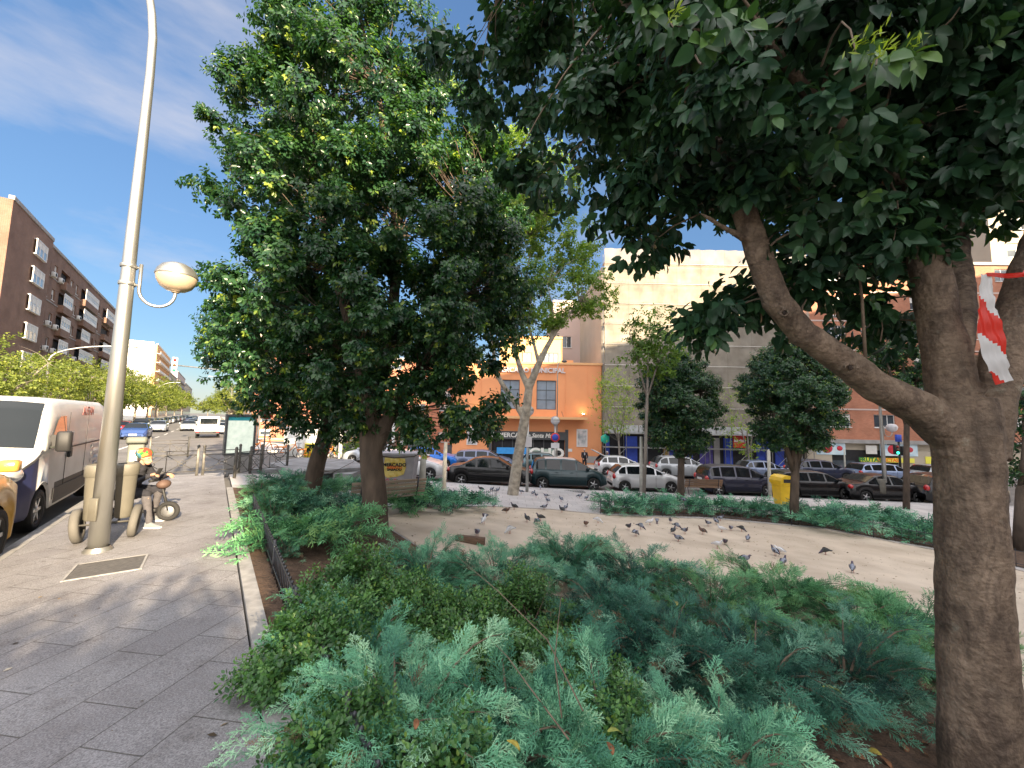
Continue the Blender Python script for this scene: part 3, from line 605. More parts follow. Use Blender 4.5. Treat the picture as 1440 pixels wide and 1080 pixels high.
small_tree('round dark tree with a forked trunk just right of the yellow bin', 1116, 737, (1112, 556, 60, 80), (2, 668), 32, n=12000, leaf=.095, rc=.28, r=.14, clumps=280, shell=.72)
small_tree('dark tree seen in the gap under the thick slanting limb, above the dark parked cars', 1275, 725, (1270, 500, 50, 62), (0, 600), 33, n=2600, leaf=.14, Y=19, r=.12)
small_tree('dark tree at the right edge of the view behind the thick brown trunk', 1432, 760, (1470, 590, 50, 120), (5, 690), 34, n=1500, leaf=.13, Y=12, r=.14)
small_tree('thin young tree with sparse yellow green leaves at the edge of the orange market', 873, 655, (864, 565, 34, 48), (-3, 620), 35, M_plane, n=900, leaf=.14, Y=31.5, r=.08, tone0=.75, tip=.8, name='young_tree', rc=.7, mbark=M_barkf, nl=4, clumps=80)
small_tree('thin pale green tree between the two round dark trees, before the scaffolding', 1053, 660, (1050, 590, 24, 62), (0, 640), 36, M_plane, n=500, leaf=.14, Y=31.2, r=.08, tone0=.65, tip=.8, name='young_tree', rc=.7, mbark=M_barkf, nl=4, clumps=60)
small_tree('loose thin branched tree rising above the round dark tree left of the yellow bin', 905, 700, (912, 480, 45, 60), (5, 560), 37, M_plane, n=560, leaf=.17, Y=17.5, r=.07, tone0=.15, tip=.1, name='loose_tree', rc=.4, mbark=M_barkf, nl=5, clumps=60, shell=.3)

# ---------------------------------------------------------------- junipers
def spray_template(n2=13, n3=4, wd=.014):
    V = []; F_ = []
    def rib(a, b, w, nz=(0, 0, 1)):
        a = np.array(a, float); b = np.array(b, float); d = b-a; s = np.cross(d, nz); s = s/ (np.linalg.norm(s)+1e-9)*w; m = a+d*.45; k = len(V)
        V.extend([a, m-s, b, m+s]); F_.append((k, k+1, k+2, k+3))
    g = np.random.default_rng(4); rib((0, 0, 0), (0, .6, .03), wd*.8); rib((0, .5, .03), (.01, 1, 0), wd*.9)
    for i in range(n2):
        t = .08+.86*i/n2; s = 1 if i % 2 else -1; l = (.40*(1-t)+.13)*(.8+.4*g.random()); an = R(38+g.normal()*8)
        a = np.array([0, t, .03*math.sin(t*3)]); d = np.array([s*math.sin(an), math.cos(an), g.normal()*.35]); b = a+d*l; rib(a, b, wd, (g.normal()*.5, 0, 1))
        for j in range(n3):
            q = .25+.65*j/n3; s2 = 1 if j % 2 else -1; a2 = a+d*l*q; an2 = an*s+s2*R(36); d2 = np.array([math.sin(an2), math.cos(an2), g.normal()*.35]); rib(a2, a2+d2*l*.34*(1.2-q), wd*.85, (g.normal()*.5, 0, 1))
    return np.array(V), np.array(F_)
SP_HI = spray_template(14, 6, .0155); SP_LO = spray_template(8, 3, .030)
def juniper(label, x, y, rad, h, nb, ns, sl, seed, m=None, hi=True, group=None, lean=(0, 0), young=.3, up=.0, z=None):
    """arching branches set with feathery sprays"""
    g = np.random.default_rng(seed); z = T(x, y) if z is None else z
    root = empty('juniper_shrub', (x, y, z), 0, label, 'shrub', group); P = []; D = []; tn = []; mb = MB()
    for k in range(nb):
        ph = 2*math.pi*(k+g.random()*.8)/nb; el = R(12+58*g.random()); l = rad*(.6+.55*g.random())
        o = np.array([math.cos(ph), math.sin(ph), 0])*np.array([1, 1, 0]) + np.array([lean[0], lean[1], 0])*.6; o /= np.linalg.norm(o)+1e-9
        hh = h*(.45+.75*g.random())*(math.sin(el)*.75+.35)
        ts = np.linspace(0, 1, 7); pth = np.array([o*l*t + np.array([0, 0, hh*(math.sin(min(1, t*1.15)*math.pi/2)) - .10*h*t*t]) for t in ts])
        mb.tube([Vector(p) for p in pth], [.014, .012, .010, .008, .006, .004, .002], 5, cap=False)
        bt = g.normal()*.20
        for i in range(ns):
            t = .22+.80*(i+g.random())/ns; a = min(t, .999)*6; i0 = int(a); q = pth[i0]*(1-(a-i0))+pth[min(i0+1, 6)]*(a-i0); dr = unit(pth[min(i0+1, 6)]-pth[i0])
            sd = np.array([-o[1], o[0], 0])*g.normal()*.5
            d = unit(dr*.9 + sd + np.array([0, 0, .12+up+g.normal()*.32])); P.append(q+g.normal(size=3)*.03); D.append(d); tn.append(np.clip(.36+bt+(t-.55)*.7+g.normal()*.14+(young if g.random() < .2 else 0), 0, 1))
    P = np.array(P); D = np.array(D); fx, fy, fz = frames(D, unit(np.array([0, 0, 1.0])+g.normal(size=P.shape)*.45))
    tv, tf = SP_HI if hi else SP_LO; sc = sl*(.7+.6*g.random(len(P)))
    tn = np.array(tn); dd_ = (g.random(len(P)) < .035); kk_ = ~dd_
    mass('foliage', tv, tf, P[kk_], fx[kk_], fy[kk_], fz[kk_], sc[kk_], tn[kk_], m or M_junip, root)
    if hi and dd_.any(): mass('dead_sprays', tv, tf, P[dd_], fx[dd_], fy[dd_], fz[dd_], sc[dd_]*.8, tn[dd_], M_dead, root); mb.build('stems', M_twig, root)
    return root
def JP(px, py, off): v = gp(px, py, off); return v.x, v.y
# foreground junipers: (pixel of the foliage top, height, radius, branches, sprays per branch, spray length, label, green?)
FJ = [(560, 985, .42, .62, 26, 20, .20, 'pale bluish juniper at the very front of the bed, next to the sidewalk edge', 0),
      (500, 905, .36, .50, 20, 15, .18, 'low juniper half covered by leafy twigs beside the black bed fence', 0),
      (470, 850, .36, .42, 18, 12, .17, 'small blue green juniper tuft just inside the black fence, behind the front ones', 0),
      (720, 1000, .42, .55, 24, 18, .20, 'pale juniper at the front centre with a yellow fallen leaf on it', 0),
      (850, 1010, .44, .60, 24, 20, .20, 'upright pale juniper at the bottom centre holding a yellow green leaf', 0),
      (1010, 1055, .34, .60, 22, 16, .20, 'low juniper spreading over bare soil at the bottom right of the bed', 0),
      (600, 790, .42, .70, 24, 13, .24, 'blue green juniper beside the foot of the tall tree, bordering the sand', 0),
      (700, 800, .44, .75, 26, 14, .24, 'juniper at the sand edge behind the short wooden board', 0),
      (800, 775, .60, .80, 30, 16, .25, 'tallest juniper at the middle of the back row, against the sand', 0),
      (900, 800, .58, .85, 30, 16, .25, 'dense dark juniper right of the tallest one in the back row', 0),
      (1000, 835, .56, .85, 30, 16, .25, 'broad juniper in the middle right of the bed with long arching sprays', 1),
      (1095, 820, .56, .80, 26, 15, .26, 'yellowish green juniper whose long sprays reach up over the sand', 1),
      (1200, 850, .56, .80, 28, 15, .25, 'green juniper left of the thick brown trunk', 1),
      (1290, 870, .50, .70, 24, 14, .25, 'green juniper pressed against the thick brown trunk', 1),
      (930, 900, .50, .75, 28, 17, .23, 'dark blue juniper in the middle of the bed', 0),
      (1060, 925, .48, .75, 28, 17, .23, 'dark blue juniper with dead leaves caught in it, near the bare soil', 0),
      (1185, 915, .48, .70, 26, 17, .22, 'bluish juniper overhanging the bare soil by the thick brown trunk', 0),
      (1285, 915, .40, .45, 18, 13, .22, 'small juniper at the foot of the thick brown trunk', 1),
      (860, 850, .50, .60, 22, 14, .24, 'dark juniper tucked between the leafy shrubs and the tallest juniper', 0)]
for i, (px, py, h, rad, nb, ns, sl, lab, gr) in enumerate(FJ):
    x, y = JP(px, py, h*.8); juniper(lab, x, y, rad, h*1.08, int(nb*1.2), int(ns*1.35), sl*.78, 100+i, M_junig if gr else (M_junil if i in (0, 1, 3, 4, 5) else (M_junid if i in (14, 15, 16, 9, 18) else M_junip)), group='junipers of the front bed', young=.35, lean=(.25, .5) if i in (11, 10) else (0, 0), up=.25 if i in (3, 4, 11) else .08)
# left bed behind the tall tree
LJ = [(365, 745, 'low juniper at the sidewalk edge, just past the black bed fence'), (365, 710, 'low juniper along the sidewalk, middle of the left bed'), (362, 682, 'low juniper at the far corner of the left bed near the railings'),
      (410, 735, 'spreading juniper left of the two trunks, in the middle of the left bed'), (405, 700, 'spreading juniper behind it, left of the slanting trunk'), (405, 675, 'juniper at the back of the left bed, under the concrete slab edge'),
      (470, 735, 'green juniper between the slanting trunk and the tall tree'), (470, 705, 'juniper right at the foot of the slanting trunk'), (490, 680, 'juniper before the concrete slab, right of the slanting trunk'), (450, 680, 'juniper hiding the lower side of the concrete slab')]
for i, (px, py, lab) in enumerate(LJ):
    x, y = JP(px, py, .35); sm = px < 400; x, y = (UV((9.9, 11.0, 12.0)[i], 1.5) if sm else (x, y)); juniper(lab, x, y, .48 if sm else .85, .40 if sm else .46, 26, 13, .17 if sm else .26, 140+i, M_junig if i % 3 == 0 else M_junip, hi=sm, group='junipers of the left bed', young=.2)
for i, (u, l) in enumerate(((8.7, 'nearest, by the end of the fence'), (9.5, 'second along the kerb past the fence'), (10.3, 'third along the kerb'), (11.1, 'fourth along the kerb, before the railings'), (11.9, 'last along the kerb, at the railings'))):
    x, y = UV(u, .98); juniper('small trimmed juniper at the sidewalk kerb, '+l, x, y, .36, .34, 20, 9, .13, 240+i, M_junig, group='junipers of the left bed', young=.1)
for i, (u, l) in enumerate(((7.7, 'farther of the two inside the fence by the kerb'), (6.2, 'nearer of the two inside the fence by the kerb'))):
    x, y = UV(u, .92); juniper('little juniper tuft, '+l, x, y, .26, .26, 16, 8, .11, 250+i, M_junip, group='junipers of the left bed', young=.1)
# trimmed juniper hedges round the sand court
HJ = [(560, 700, 'bright juniper clump behind the slatted bench'), (605, 700, 'middle juniper clump of the short hedge left of the plane tree'), (655, 700, 'last juniper clump of the short hedge, nearest the plane tree'), (590, 690, 'back juniper clump of the short hedge by the poster covered box')]
for i, (px, py, lab) in enumerate(HJ):
    x, y = JP(px, py, .35); juniper(lab, x, y, .8, .5, 24, 9, .34, 160+i, M_junig if i in (0,) else M_junip, hi=False, group='junipers of the short hedge', young=.2)
HK = [(870, 705, 'leftmost and most ragged'), (915, 705, 'second from the left'), (960, 705, 'the one at the foot of the round dark tree'), (1005, 707, 'the one before the wooden bench'), (1050, 710, 'the one before the dark people carrier'), (1090, 714, 'the one before the yellow bin'),
      (1145, 718, 'first right of the forked trunk'), (1190, 718, 'the one left of the thin lamp post'), (1235, 720, 'the one at the foot of the thin lamp post'), (1280, 735, 'darkest, beside the thick brown trunk'), (1300, 745, 'rightmost, half behind the thick brown trunk'), (1170, 730, 'low, right behind the fence by the forked trunk')]
for i, (px, py, lab) in enumerate(HK):
    x, y = JP(px, py, .4); juniper('hedge juniper behind the low fence, '+lab, x, y, .95, .55, 26, 9, .38, 180+i, M_junip, hi=False, group='junipers of the long hedge', young=.15)
# ---------------------------------------------------------------- leafy shrubs between the junipers
def leafy(label, px, py, h, rx, ry, n, leaf, seed, nl=8, tone0=.4, group='leafy shrubs of the front bed'):
    g = np.random.default_rng(seed); x, y = JP(px, py, h*.85); z = T(x, y); root = empty('leafy_shrub', (x, y, z), 0, label, 'shrub', group)
    nc = 26; d = unit(g.normal(size=(nc, 3))); d[:, 2] = np.abs(d[:, 2]); CC = d*np.array([rx, ry, h*.8])*(.55+.45*g.random(nc))[:, None] + np.array([0, 0, .08])
    k = g.integers(0, nc, n); q = unit(g.normal(size=(n, 3)))*(g.random(n)**.4)[:, None]; P = CC[k]+q*np.array([.17, .17, .12])
    D = unit(d[k]*.6+q*.6+np.array([0, 0, .5])+g.normal(size=(n, 3))*.3)
    leaves('foliage', M_shrub, root, P, D, nl, leaf, 2, g=g, droop=.05, tip=.35, tone0=tone0, tl=2.2, spread=.8)
    twigs('stems', M_twig, root, np.zeros((nc, 3)), CC*1.06, .007, .002, g)
    return root
for i, (px, py, h, rx, ry, n, lf, lab) in enumerate([
        (505, 790, .62, .45, .40, 900, .045, 'glossy leafed shrub at the foot of the tall tree'),
        (455, 840, .50, .34, .36, 900, .042, 'leafy shrub growing through the black bed fence'),
        (432, 885, .44, .33, .30, 800, .042, 'leafy shrub whose twigs hang over the sidewalk kerb'),
        (560, 830, .58, .50, .45, 1100, .042, 'leafy shrub with small red fruit, behind the bluish junipers'),
        (650, 850, .56, .50, .45, 1100, .040, 'leafy shrub in the centre left of the bed'),
        (740, 820, .60, .50, .45, 1100, .040, 'leafy shrub in front of the short wooden board'),
        (770, 900, .56, .45, .40, 1000, .040, 'leafy shrub with long bare twigs in the centre of the bed'),
        (840, 960, .46, .38, .35, 700, .038, 'small leafy shrub between two pale junipers at the bottom centre'),
        (660, 930, .44, .40, .36, 800, .040, 'low leafy shrub right behind the front pale juniper'),
        (488, 1010, .34, .28, .30, 600, .040, 'dark leafy shrub at the bottom left by the kerb gap'),
        (450, 1062, .26, .20, .28, 350, .040, 'low leafy twigs at the bottom left corner of the bed'),
        (640, 1060, .40, .30, .25, 400, .045, 'tall soft green shoots at the bottom edge, over the pale juniper')]):
    leafy(lab, px, py, h, rx, ry, n, lf, 60+i, tone0=.36 if i % 2 else .28)
# bare arching twigs
mb = MB()
for a, b_, c in (((820, 1000, 2.2), (770, 900, 2.5), (640, 780, 2.9)), ((790, 1010, 2.2), (780, 930, 2.4), (790, 830, 2.6)), ((800, 1040, 2.0), (740, 960, 2.3), (690, 900, 2.6))):
    a, b_, c = at(*a), at(*b_), at(*c); mb.tube([a, a.lerp(b_, .5), b_, b_.lerp(c, .5)+Vector((0, 0, .02)), c], [.005, .0045, .004, .003, .0015], 5)
tw = mb.build('bare_twigs', M_twig); tag(tw, 'long bare arching twigs rising out of the leafy shrubs in the middle of the bed', 'twigs')
# fallen leaves
M_fall = [mat('fallen_yellow', (.42, .34, .06), .6, var=.2, vs=30), mat('fallen_brown', (.20, .085, .035), .7, var=.3, vs=30), mat('fallen_green', (.28, .32, .07), .6, var=.2, vs=30)]
def fallen(px, py, off, sz, m, lab, rz, nm='fallen_leaf'):
    v = gp(px, py, off); o = MB(); n = 9
    for i in range(n):
        t = i/(n-1); w_ = .30*math.sin(math.pi*min(1, t*.9+.06))**.8*sz; c = .10*sz*math.sin(t*math.pi*1.2)
        for s in (-1, -.5, 0, .5, 1): o.v.append((w_*s, t*sz-.5*sz, c+abs(s)**2*.22*w_+(0 if s else -.02*sz)))
    for i in range(n-1):
        for k in range(4): q = i*5+k; o.face([q, q+1, q+6, q+5], 0, True)
    ob = o.build(nm, m); md = ob.modifiers.new('s', 'SOLIDIFY'); md.thickness = .0012
    ob.location = (v.x, v.y, v.z+off); ob.rotation_euler = (.35, .3, rz); tag(ob, lab, 'leaf', 'fallen leaves caught in the bed'); return ob
fallen(865, 1030, .45, .085, M_fall[2], 'curled yellow green leaf lying on the pale juniper at the bottom centre', 1.9)
fallen(858, 1052, .42, .06, M_fall[1], 'small brown leaf just under the curled yellow green one', .3)
fallen(722, 1048, .44, .07, M_fall[0], 'round yellow leaf on the front pale juniper', 1.2)
fallen(585, 1018, .44, .05, M_fall[1], 'orange brown leaf stuck upright in the front juniper', .2)
fallen(1072, 876, .5, .10, M_fall[1], 'brown curled leaf in the dark juniper, middle right', .9)
fallen(950, 848, .5, .08, M_fall[0], 'yellow leaf high in the dark juniper, left of the brown one', .1)
fallen(1170, 970, .45, .12, M_fall[2], 'yellowish leaf in the dark juniper over the bare soil', 1.5)
fallen(1302, 880, .4, .16, M_fall[1], 'large brown leaf beside the thick brown trunk', .8)
g = random.Random(5)
for k in range(26):
    px, py = g.uniform(1080, 1320), g.uniform(1010, 1075); v = gp(px, py, .03)
    o = fallen(px, py, .03, g.uniform(.04, .09), M_fall[g.choice((1, 1, 0))], 'dry leaf lying on the bare soil at the foot of the thick brown trunk', g.uniform(0, 6)); o['group'] = 'dry leaves on the bare soil'
# ---------------------------------------------------------------- buildings
def brick_mat(name, c1, c2, mortar=(.25, .22, .2), w_=.25, h_=.07):
    m = bpy.data.materials.new(name); m.use_nodes = True; n = m.node_tree; p = n.nodes['Principled BSDF']; p.inputs['Roughness'].default_value = .9
    tcn = n.nodes.new('ShaderNodeTexCoord'); sp = n.nodes.new('ShaderNodeSeparateXYZ'); ad = n.nodes.new('ShaderNodeMath'); cb = n.nodes.new('ShaderNodeCombineXYZ')
    n.links.new(tcn.outputs['Object'], sp.inputs[0]); n.links.new(sp.outputs[0], ad.inputs[0]); n.links.new(sp.outputs[1], ad.inputs[1]); n.links.new(ad.outputs[0], cb.inputs[0]); n.links.new(sp.outputs[2], cb.inputs[1])
    br = n.nodes.new('ShaderNodeTexBrick'); br.inputs['Scale'].default_value = 1; br.inputs['Brick Width'].default_value = w_; br.inputs['Row Height'].default_value = h_; br.inputs['Mortar Size'].default_value = .008
    br.inputs['Color1'].default_value = hexc(c1); br.inputs['Color2'].default_value = hexc(c2); br.inputs['Mortar'].default_value = hexc(mortar)
    n.links.new(cb.outputs[0], br.inputs['Vector'])
    nn = n.nodes.new('ShaderNodeTexNoise'); nn.inputs['Scale'].default_value = .7; nn.inputs['Detail'].default_value = 8; n.links.new(tcn.outputs['Object'], nn.inputs['Vector'])
    rp = n.nodes.new('ShaderNodeValToRGB'); rp.color_ramp.elements[0].position = .3; rp.color_ramp.elements[1].position = .7; rp.color_ramp.elements[0].color = (.72, .7, .68, 1); rp.color_ramp.elements[1].color = (1.1, 1.1, 1.1, 1)
    n.links.new(nn.outputs[0], rp.inputs[0]); k = n.nodes.new('ShaderNodeMix'); k.data_type = 'RGBA'; k.blend_type = 'MULTIPLY'; k.inputs['Factor'].default_value = 1
    n.links.new(br.outputs[0], k.inputs['A']); n.links.new(rp.outputs[0], k.inputs['B']); n.links.new(k.outputs['Result'], p.inputs['Base Color']); return m
M_brick = brick_mat('brown_brick', (.17, .082, .048), (.22, .11, .065))
M_brickr = brick_mat('red_brick', (.42, .155, .085), (.50, .20, .11), (.34, .22, .17))
M_brickd = brick_mat('dark_red_brick', (.26, .10, .07), (.33, .14, .09))
M_cream = mat('cream_render', (.42, .37, .29), .9, var=.08, vs=.5, bump=.1)
M_whitew = mat('white_wall', (.78, .76, .72), .9, var=.05, vs=.4)
M_orange = mat('orange_render', (.74, .315, .145), .9, var=.09, vs=.35, bump=.15, bs=60, detail=9)
M_orange2 = mat('light_orange_render', (.74, .42, .20), .9, var=.08, vs=.4)
M_yellowr = mat('ochre_render', (.72, .50, .22), .9, var=.06, vs=.4)
M_pinkr = mat('pink_grey_render', (.52, .42, .38), .9, var=.08, vs=.3)
M_greyst = mat('grey_stone', (.30, .29, .28), .85, var=.15, vs=1.5, bump=.2)
M_frame = mat('white_frame', (.66, .66, .65), .5, var=.06, vs=3)
M_framed = mat('dark_frame', (.07, .075, .08), .5, var=.1)
M_shut = mat('shutter', (.62, .61, .57), .7, var=.1, vs=2)
M_glass = glass('window_glass', (.045, .06, .075), .06)
M_glassl = glass('pale_window_glass', (.22, .29, .35), .12)
M_dark = mat('dark_interior', (.015, .015, .018), .8, var=.3)
M_ac = mat('ac_metal', (.60, .60, .58), .5, var=.08)
M_steel = mat('galvanised_steel', (.42, .43, .43), .38, .85, var=.12, vs=6)
M_black = mat('black_metal', (.012, .012, .014), .45, .3, var=.2)
M_roof = mat('roof_tiles', (.34, .16, .10), .9, var=.25, vs=4)
def wall_holes(mb, L_, H, holes, depth=.22, m=0, z0=0, x0=0):
    """wall in the plane y=0 (facing -y) with real openings"""
    xs = sorted({x0, L_} | {h[0] for h in holes} | {h[1] for h in holes}); zs = sorted({z0, H} | {h[2] for h in holes} | {h[3] for h in holes})
    vid = {}
    def V(x, z):
        if (x, z) not in vid: vid[(x, z)] = len(mb.v); mb.v.append((x, 0, z))
        return vid[(x, z)]
    for i in range(len(xs)-1):
        for j in range(len(zs)-1):
            cx, cz = (xs[i]+xs[i+1])/2, (zs[j]+zs[j+1])/2
            if any(h[0] < cx < h[1] and h[2] < cz < h[3] for h in holes): continue
            mb.face([V(xs[i], zs[j]), V(xs[i+1], zs[j]), V(xs[i+1], zs[j+1]), V(xs[i], zs[j+1])], m)
    for a, b, c, d in holes:
        mb.add([(a, 0, c), (b, 0, c), (b, 0, d), (a, 0, d), (a, depth, c), (b, depth, c), (b, depth, d), (a, depth, d)], [(0, 1, 5, 4), (1, 2, 6, 5), (2, 3, 7, 6), (3, 0, 4, 7)], m)
def shell(mb, L_, H, D_, m=0):
    """sides, back and roof behind a facade wall"""
    mb.add([(0, 0, 0), (L_, 0, 0), (L_, 0, H), (0, 0, H), (0, D_, 0), (L_, D_, 0), (L_, D_, H), (0, D_, H)], [(0, 3, 7, 4), (1, 5, 6, 2), (4, 7, 6, 5), (3, 2, 6, 7)], m)
_win = {}
def window(parent, x, z, w_, h, style='two', y=.16, M=None, frame=None, gl=None, rz=0):
    """a window object with its pane as sub-part; copies share their meshes"""
    key = (round(w_, 2), round(h, 2), style, frame.name if frame else '', gl.name if gl else '')
    if key in _win: o = copy_tree(_win[key], parent)
    else:
        mb = MB(); t = .055
        for a, b, c, d in ((0, w_, 0, t), (0, w_, h-t, h), (0, t, t, h-t), (w_-t, w_, t, h-t)): mb.box(a, b, -.03, .03, c, d)
        if style in ('two', 'grid', 'shut'): mb.box(w_/2-t/2, w_/2+t/2, -.028, .028, t, h-t)
        if style == 'three':
            for q in (1/3, 2/3): mb.box(w_*q-t/2, w_*q+t/2, -.028, .028, t, h-t)
        if style == 'many':
            for q in range(1, max(2, int(w_/.8))): k = q*w_/max(2, int(w_/.8)); mb.box(k-t/2, k+t/2, -.028, .028, t, h-t)
        if style == 'grid':
            for q in (1/3, 2/3): mb.box(t, w_/2-t/2, -.026, .026, h*q-t/2, h*q+t/2); mb.box(w_/2+t/2, w_-t, -.026, .026, h*q-t/2, h*q+t/2)
        if style in ('shut', 'many'): mb.box(t, w_-t, -.02, .012, h*(.55 if style == 'shut' else .72), h-t, 1)
        if style != 'grid': mb.box(-.05, w_+.05, -.2, -.03, -.06, 0)
        o = mb.build('window', [frame or M_frame, M_shut], parent)
        pn = MB(); pn.add([(t, 0, t), (w_-t, 0, t), (w_-t, 0, h-t), (t, 0, h-t)], [(0, 1, 2, 3)]); pn.build('pane', gl or M_glass, o)
        _win[key] = o
    o.location = (x, y, z); o.rotation_euler = (0, 0, rz); return o
def broot(name, x, y, ang, label, z=None, cat='building', group=None):
    return empty(name, (x, y, (T(x, y) if z is None else z)-.6), ang, label, cat, group)
ST = math.atan2(UY, UX)                                 # heading of the avenue
# --- brown brick block on the far side of the avenue
r_ = broot('apartment_block', *UV(65, -17), ST, 'long brown brick apartment block with white glazed bays, far left across the avenue')
# local x runs along the avenue (u); the face to the avenue is local -y ... the block lies towards +v negative, so mirror with angle
BH = 22.6; BL = 52
b = MB(); holes = []; wins = []; z0 = .6
for f in range(7):
    zb = z0+3.0*f+1.0
    for x, w_, st in ((3.6, 1.2, 'two'), (6.2, 1.2, 'two'), (13.0, 1.2, 'two'), (15.4, 1.1, 'two'), (26.6, 1.1, 'two'), (28.6, 1.1, 'two'), (41.5, 1.1, 'two'), (44, 1.2, 'two'), (47, 1.2, 'two'), (50, 1.0, 'two')):
        if f: holes.append((x, x+w_, zb, zb+1.35)); wins.append((x, zb, w_, 1.35, st))
    if f:
        for x, w_ in ((8.8, 3.6), (18.2, 7.6), (32, 6.6)): holes.append((x, x+w_, zb-.1, zb+1.5))
for x in (1, 5, 9.5, 14, 19, 24, 29, 34, 39, 44): holes.append((x, x+3.4, z0, z0+2.9))
# the avenue face: local frame with y into the building = -v direction. Use a mirrored child frame
face = Matrix(((1, 0, 0), (0, 1, 0), (0, 0, 1)))
wall_holes(b, BL, BH, holes, .35); b2_ = MB(); b2_.v = list(b.v); b2_.f = list(b.f); b2_.m = list(b.m); b2_.smooth = list(b.smooth); shell(b2_, BL, BH, 16)
# parapet and band courses
for f in range(1, 7): b2_.box(0, BL, -.06, -.002, z0+3.0*f+.55, z0+3.0*f+.67, 1)
b2_.box(-.1, BL, -.12, .3, BH, BH+.35, 1)
def flipy(mb): mb.v = [(v[0], -v[1], v[2]) for v in mb.v]; mb.f = [f[::-1] for f in mb.f]
# heading: local x = +u, local +y = left of u = -v side. so into the building is +y: no flip needed
b2_.build('wall', [M_brick, M_greyst], r_)
for x, z, w_, h, st in wins:
    if rnd.random() < .93: window(r_, x, z, w_, h, 'shut' if rnd.random() < .6 else 'two', .18)
nbx = 0
for f in range(1, 7):
    zb = z0+3.0*f+1.0
    for x, w_ in ((8.8, 3.6), (18.2, 7.6), (32, 6.6)):
        if rnd.random() < .72:
            q = MB(); fr = w_ if rnd.random() < .6 else w_*.6; q.box(x, x+w_, -.55, -.003, zb-1.05, zb-.1, 0); q.box(x, x+fr, -.55, -.5, zb+1.35, zb+1.5, 1)
            n_ = int(fr/.75)
            for k in range(n_+1): q.box(x+fr*k/n_-.03, x+fr*k/n_+.03, -.55, -.48, zb-.1, zb+1.35, 1)
            q.box(x+.03, x+fr-.03, -.52, -.50, zb-.1, zb+.35, 1); q.box(x+.03, x+fr-.03, -.53, -.49, zb+.9, zb+1.35, 2)
            by = q.build('bay', [M_brick, M_frame, M_shut], r_); q = MB(); q.add([(x+.03, -.5, zb+.35), (x+fr-.03, -.5, zb+.35), (x+fr-.03, -.5, zb+.9), (x+.03, -.5, zb+.9)], [(0, 1, 2, 3)]); q.build('pane', M_glassl, by)
        else:
            q = MB(); q.box(x, x+w_, -.55, -.003, zb-1.05, zb-.05, 0); q.build('balcony', M_brick, r_)
q = MB()
for x, w_ in ((8.8, 3.6), (18.2, 7.6), (32, 6.6)):
    q.box(x-.2, x+w_+.2, .36, .5, 3.6, BH-1, 0)
q.box(.5, BL-1, .36, .5, .6, 3.5, 0); q.build('recess_back', M_dark, r_)
for f in range(1, 7):
    for x in (4.9, 7.6, 16.8):
        if rnd.random() < .62:
            q = MB(); zb = z0+3.0*f+.55; q.rbox(x, x+.85, -.42, -.08, zb, zb+.6, .04, 0); q.lathe([(.22, 0), (.22, .02), (.18, .022), (.18, .002), (.001, .0)], 14, 1, M=Matrix.Translation((x+.36, -.425, zb+.3)) @ Matrix.Rotation(math.pi/2, 4, 'X')); q.box(x+.1, x+.14, -.1, 0, zb-.05, zb, 0); q.box(x+.7, x+.74, -.1, 0, zb-.05, zb, 0)
            q.build('air_conditioner', [M_ac, M_dark], r_)
# chamfered corner tower with white glazed corner windows, lit by the sun
q = MB(); cw = [(-7, 0), (-2.6, 0), (0, -.9), (2.4, -.9), (2.4, 0), (2.4, 3), (-7, 3)]
q.prism([(-9, 9), (-9, -.6), (-.9, -.6), (2.2, -.62), (2.2, .0), (-.02, .0), (-.02, 9)], 3.4, BH+.02, 0); q.prism([(-9, 9), (-9, .4), (-.3, .4), (-.02, .6), (-.02, 9)], .2, 3.4, 1); q.box(-9.05, 2.25, -.68, -.3, BH+.02, BH+.4, 1)
q.build('corner_tower', [M_brick, M_greyst], r_)
for f in range(1, 7):
    zb = z0+3.0*f+.9; q = MB()
    q.box(-3.2, .0, -.86, -.603, zb-.08, zb, 0); q.box(-3.2, .0, -.86, -.603, zb+1.5, zb+1.6, 0)
    for x in (-3.2, -2.2, -1.15, -.09): q.box(x, x+.09, -.86, -.78, zb, zb+1.5, 0)
    q.box(-3.1, -.1, -.83, -.80, zb+.85, zb+1.5, 1)
    o = q.build('bay_window', [M_frame, M_shut], r_); q = MB(); q.add([(-3.1, -.815, zb), (-.1, -.815, zb), (-.1, -.815, zb+.85), (-3.1, -.815, zb+.85)], [(0, 1, 2, 3)]); q.build('pane', M_glassl, o)
    q = MB(); q.box(-9.22, -9.0, .6, 3.8, zb-.08, zb, 0); q.box(-9.22, -9, .6, 3.8, zb+1.5, zb+1.6, 0)
    for y in (.6, 1.6, 2.7, 3.72): q.box(-9.22, -9.14, y, y+.08, zb, zb+1.5, 0)
    q.box(-9.19, -9.15, .68, 3.72, zb+.7, zb+1.5, 1); q.box(-9.18, -9.16, .68, 3.72, zb, zb+.7, 1)
    q.build('end_window', [M_frame, M_shut], r_)
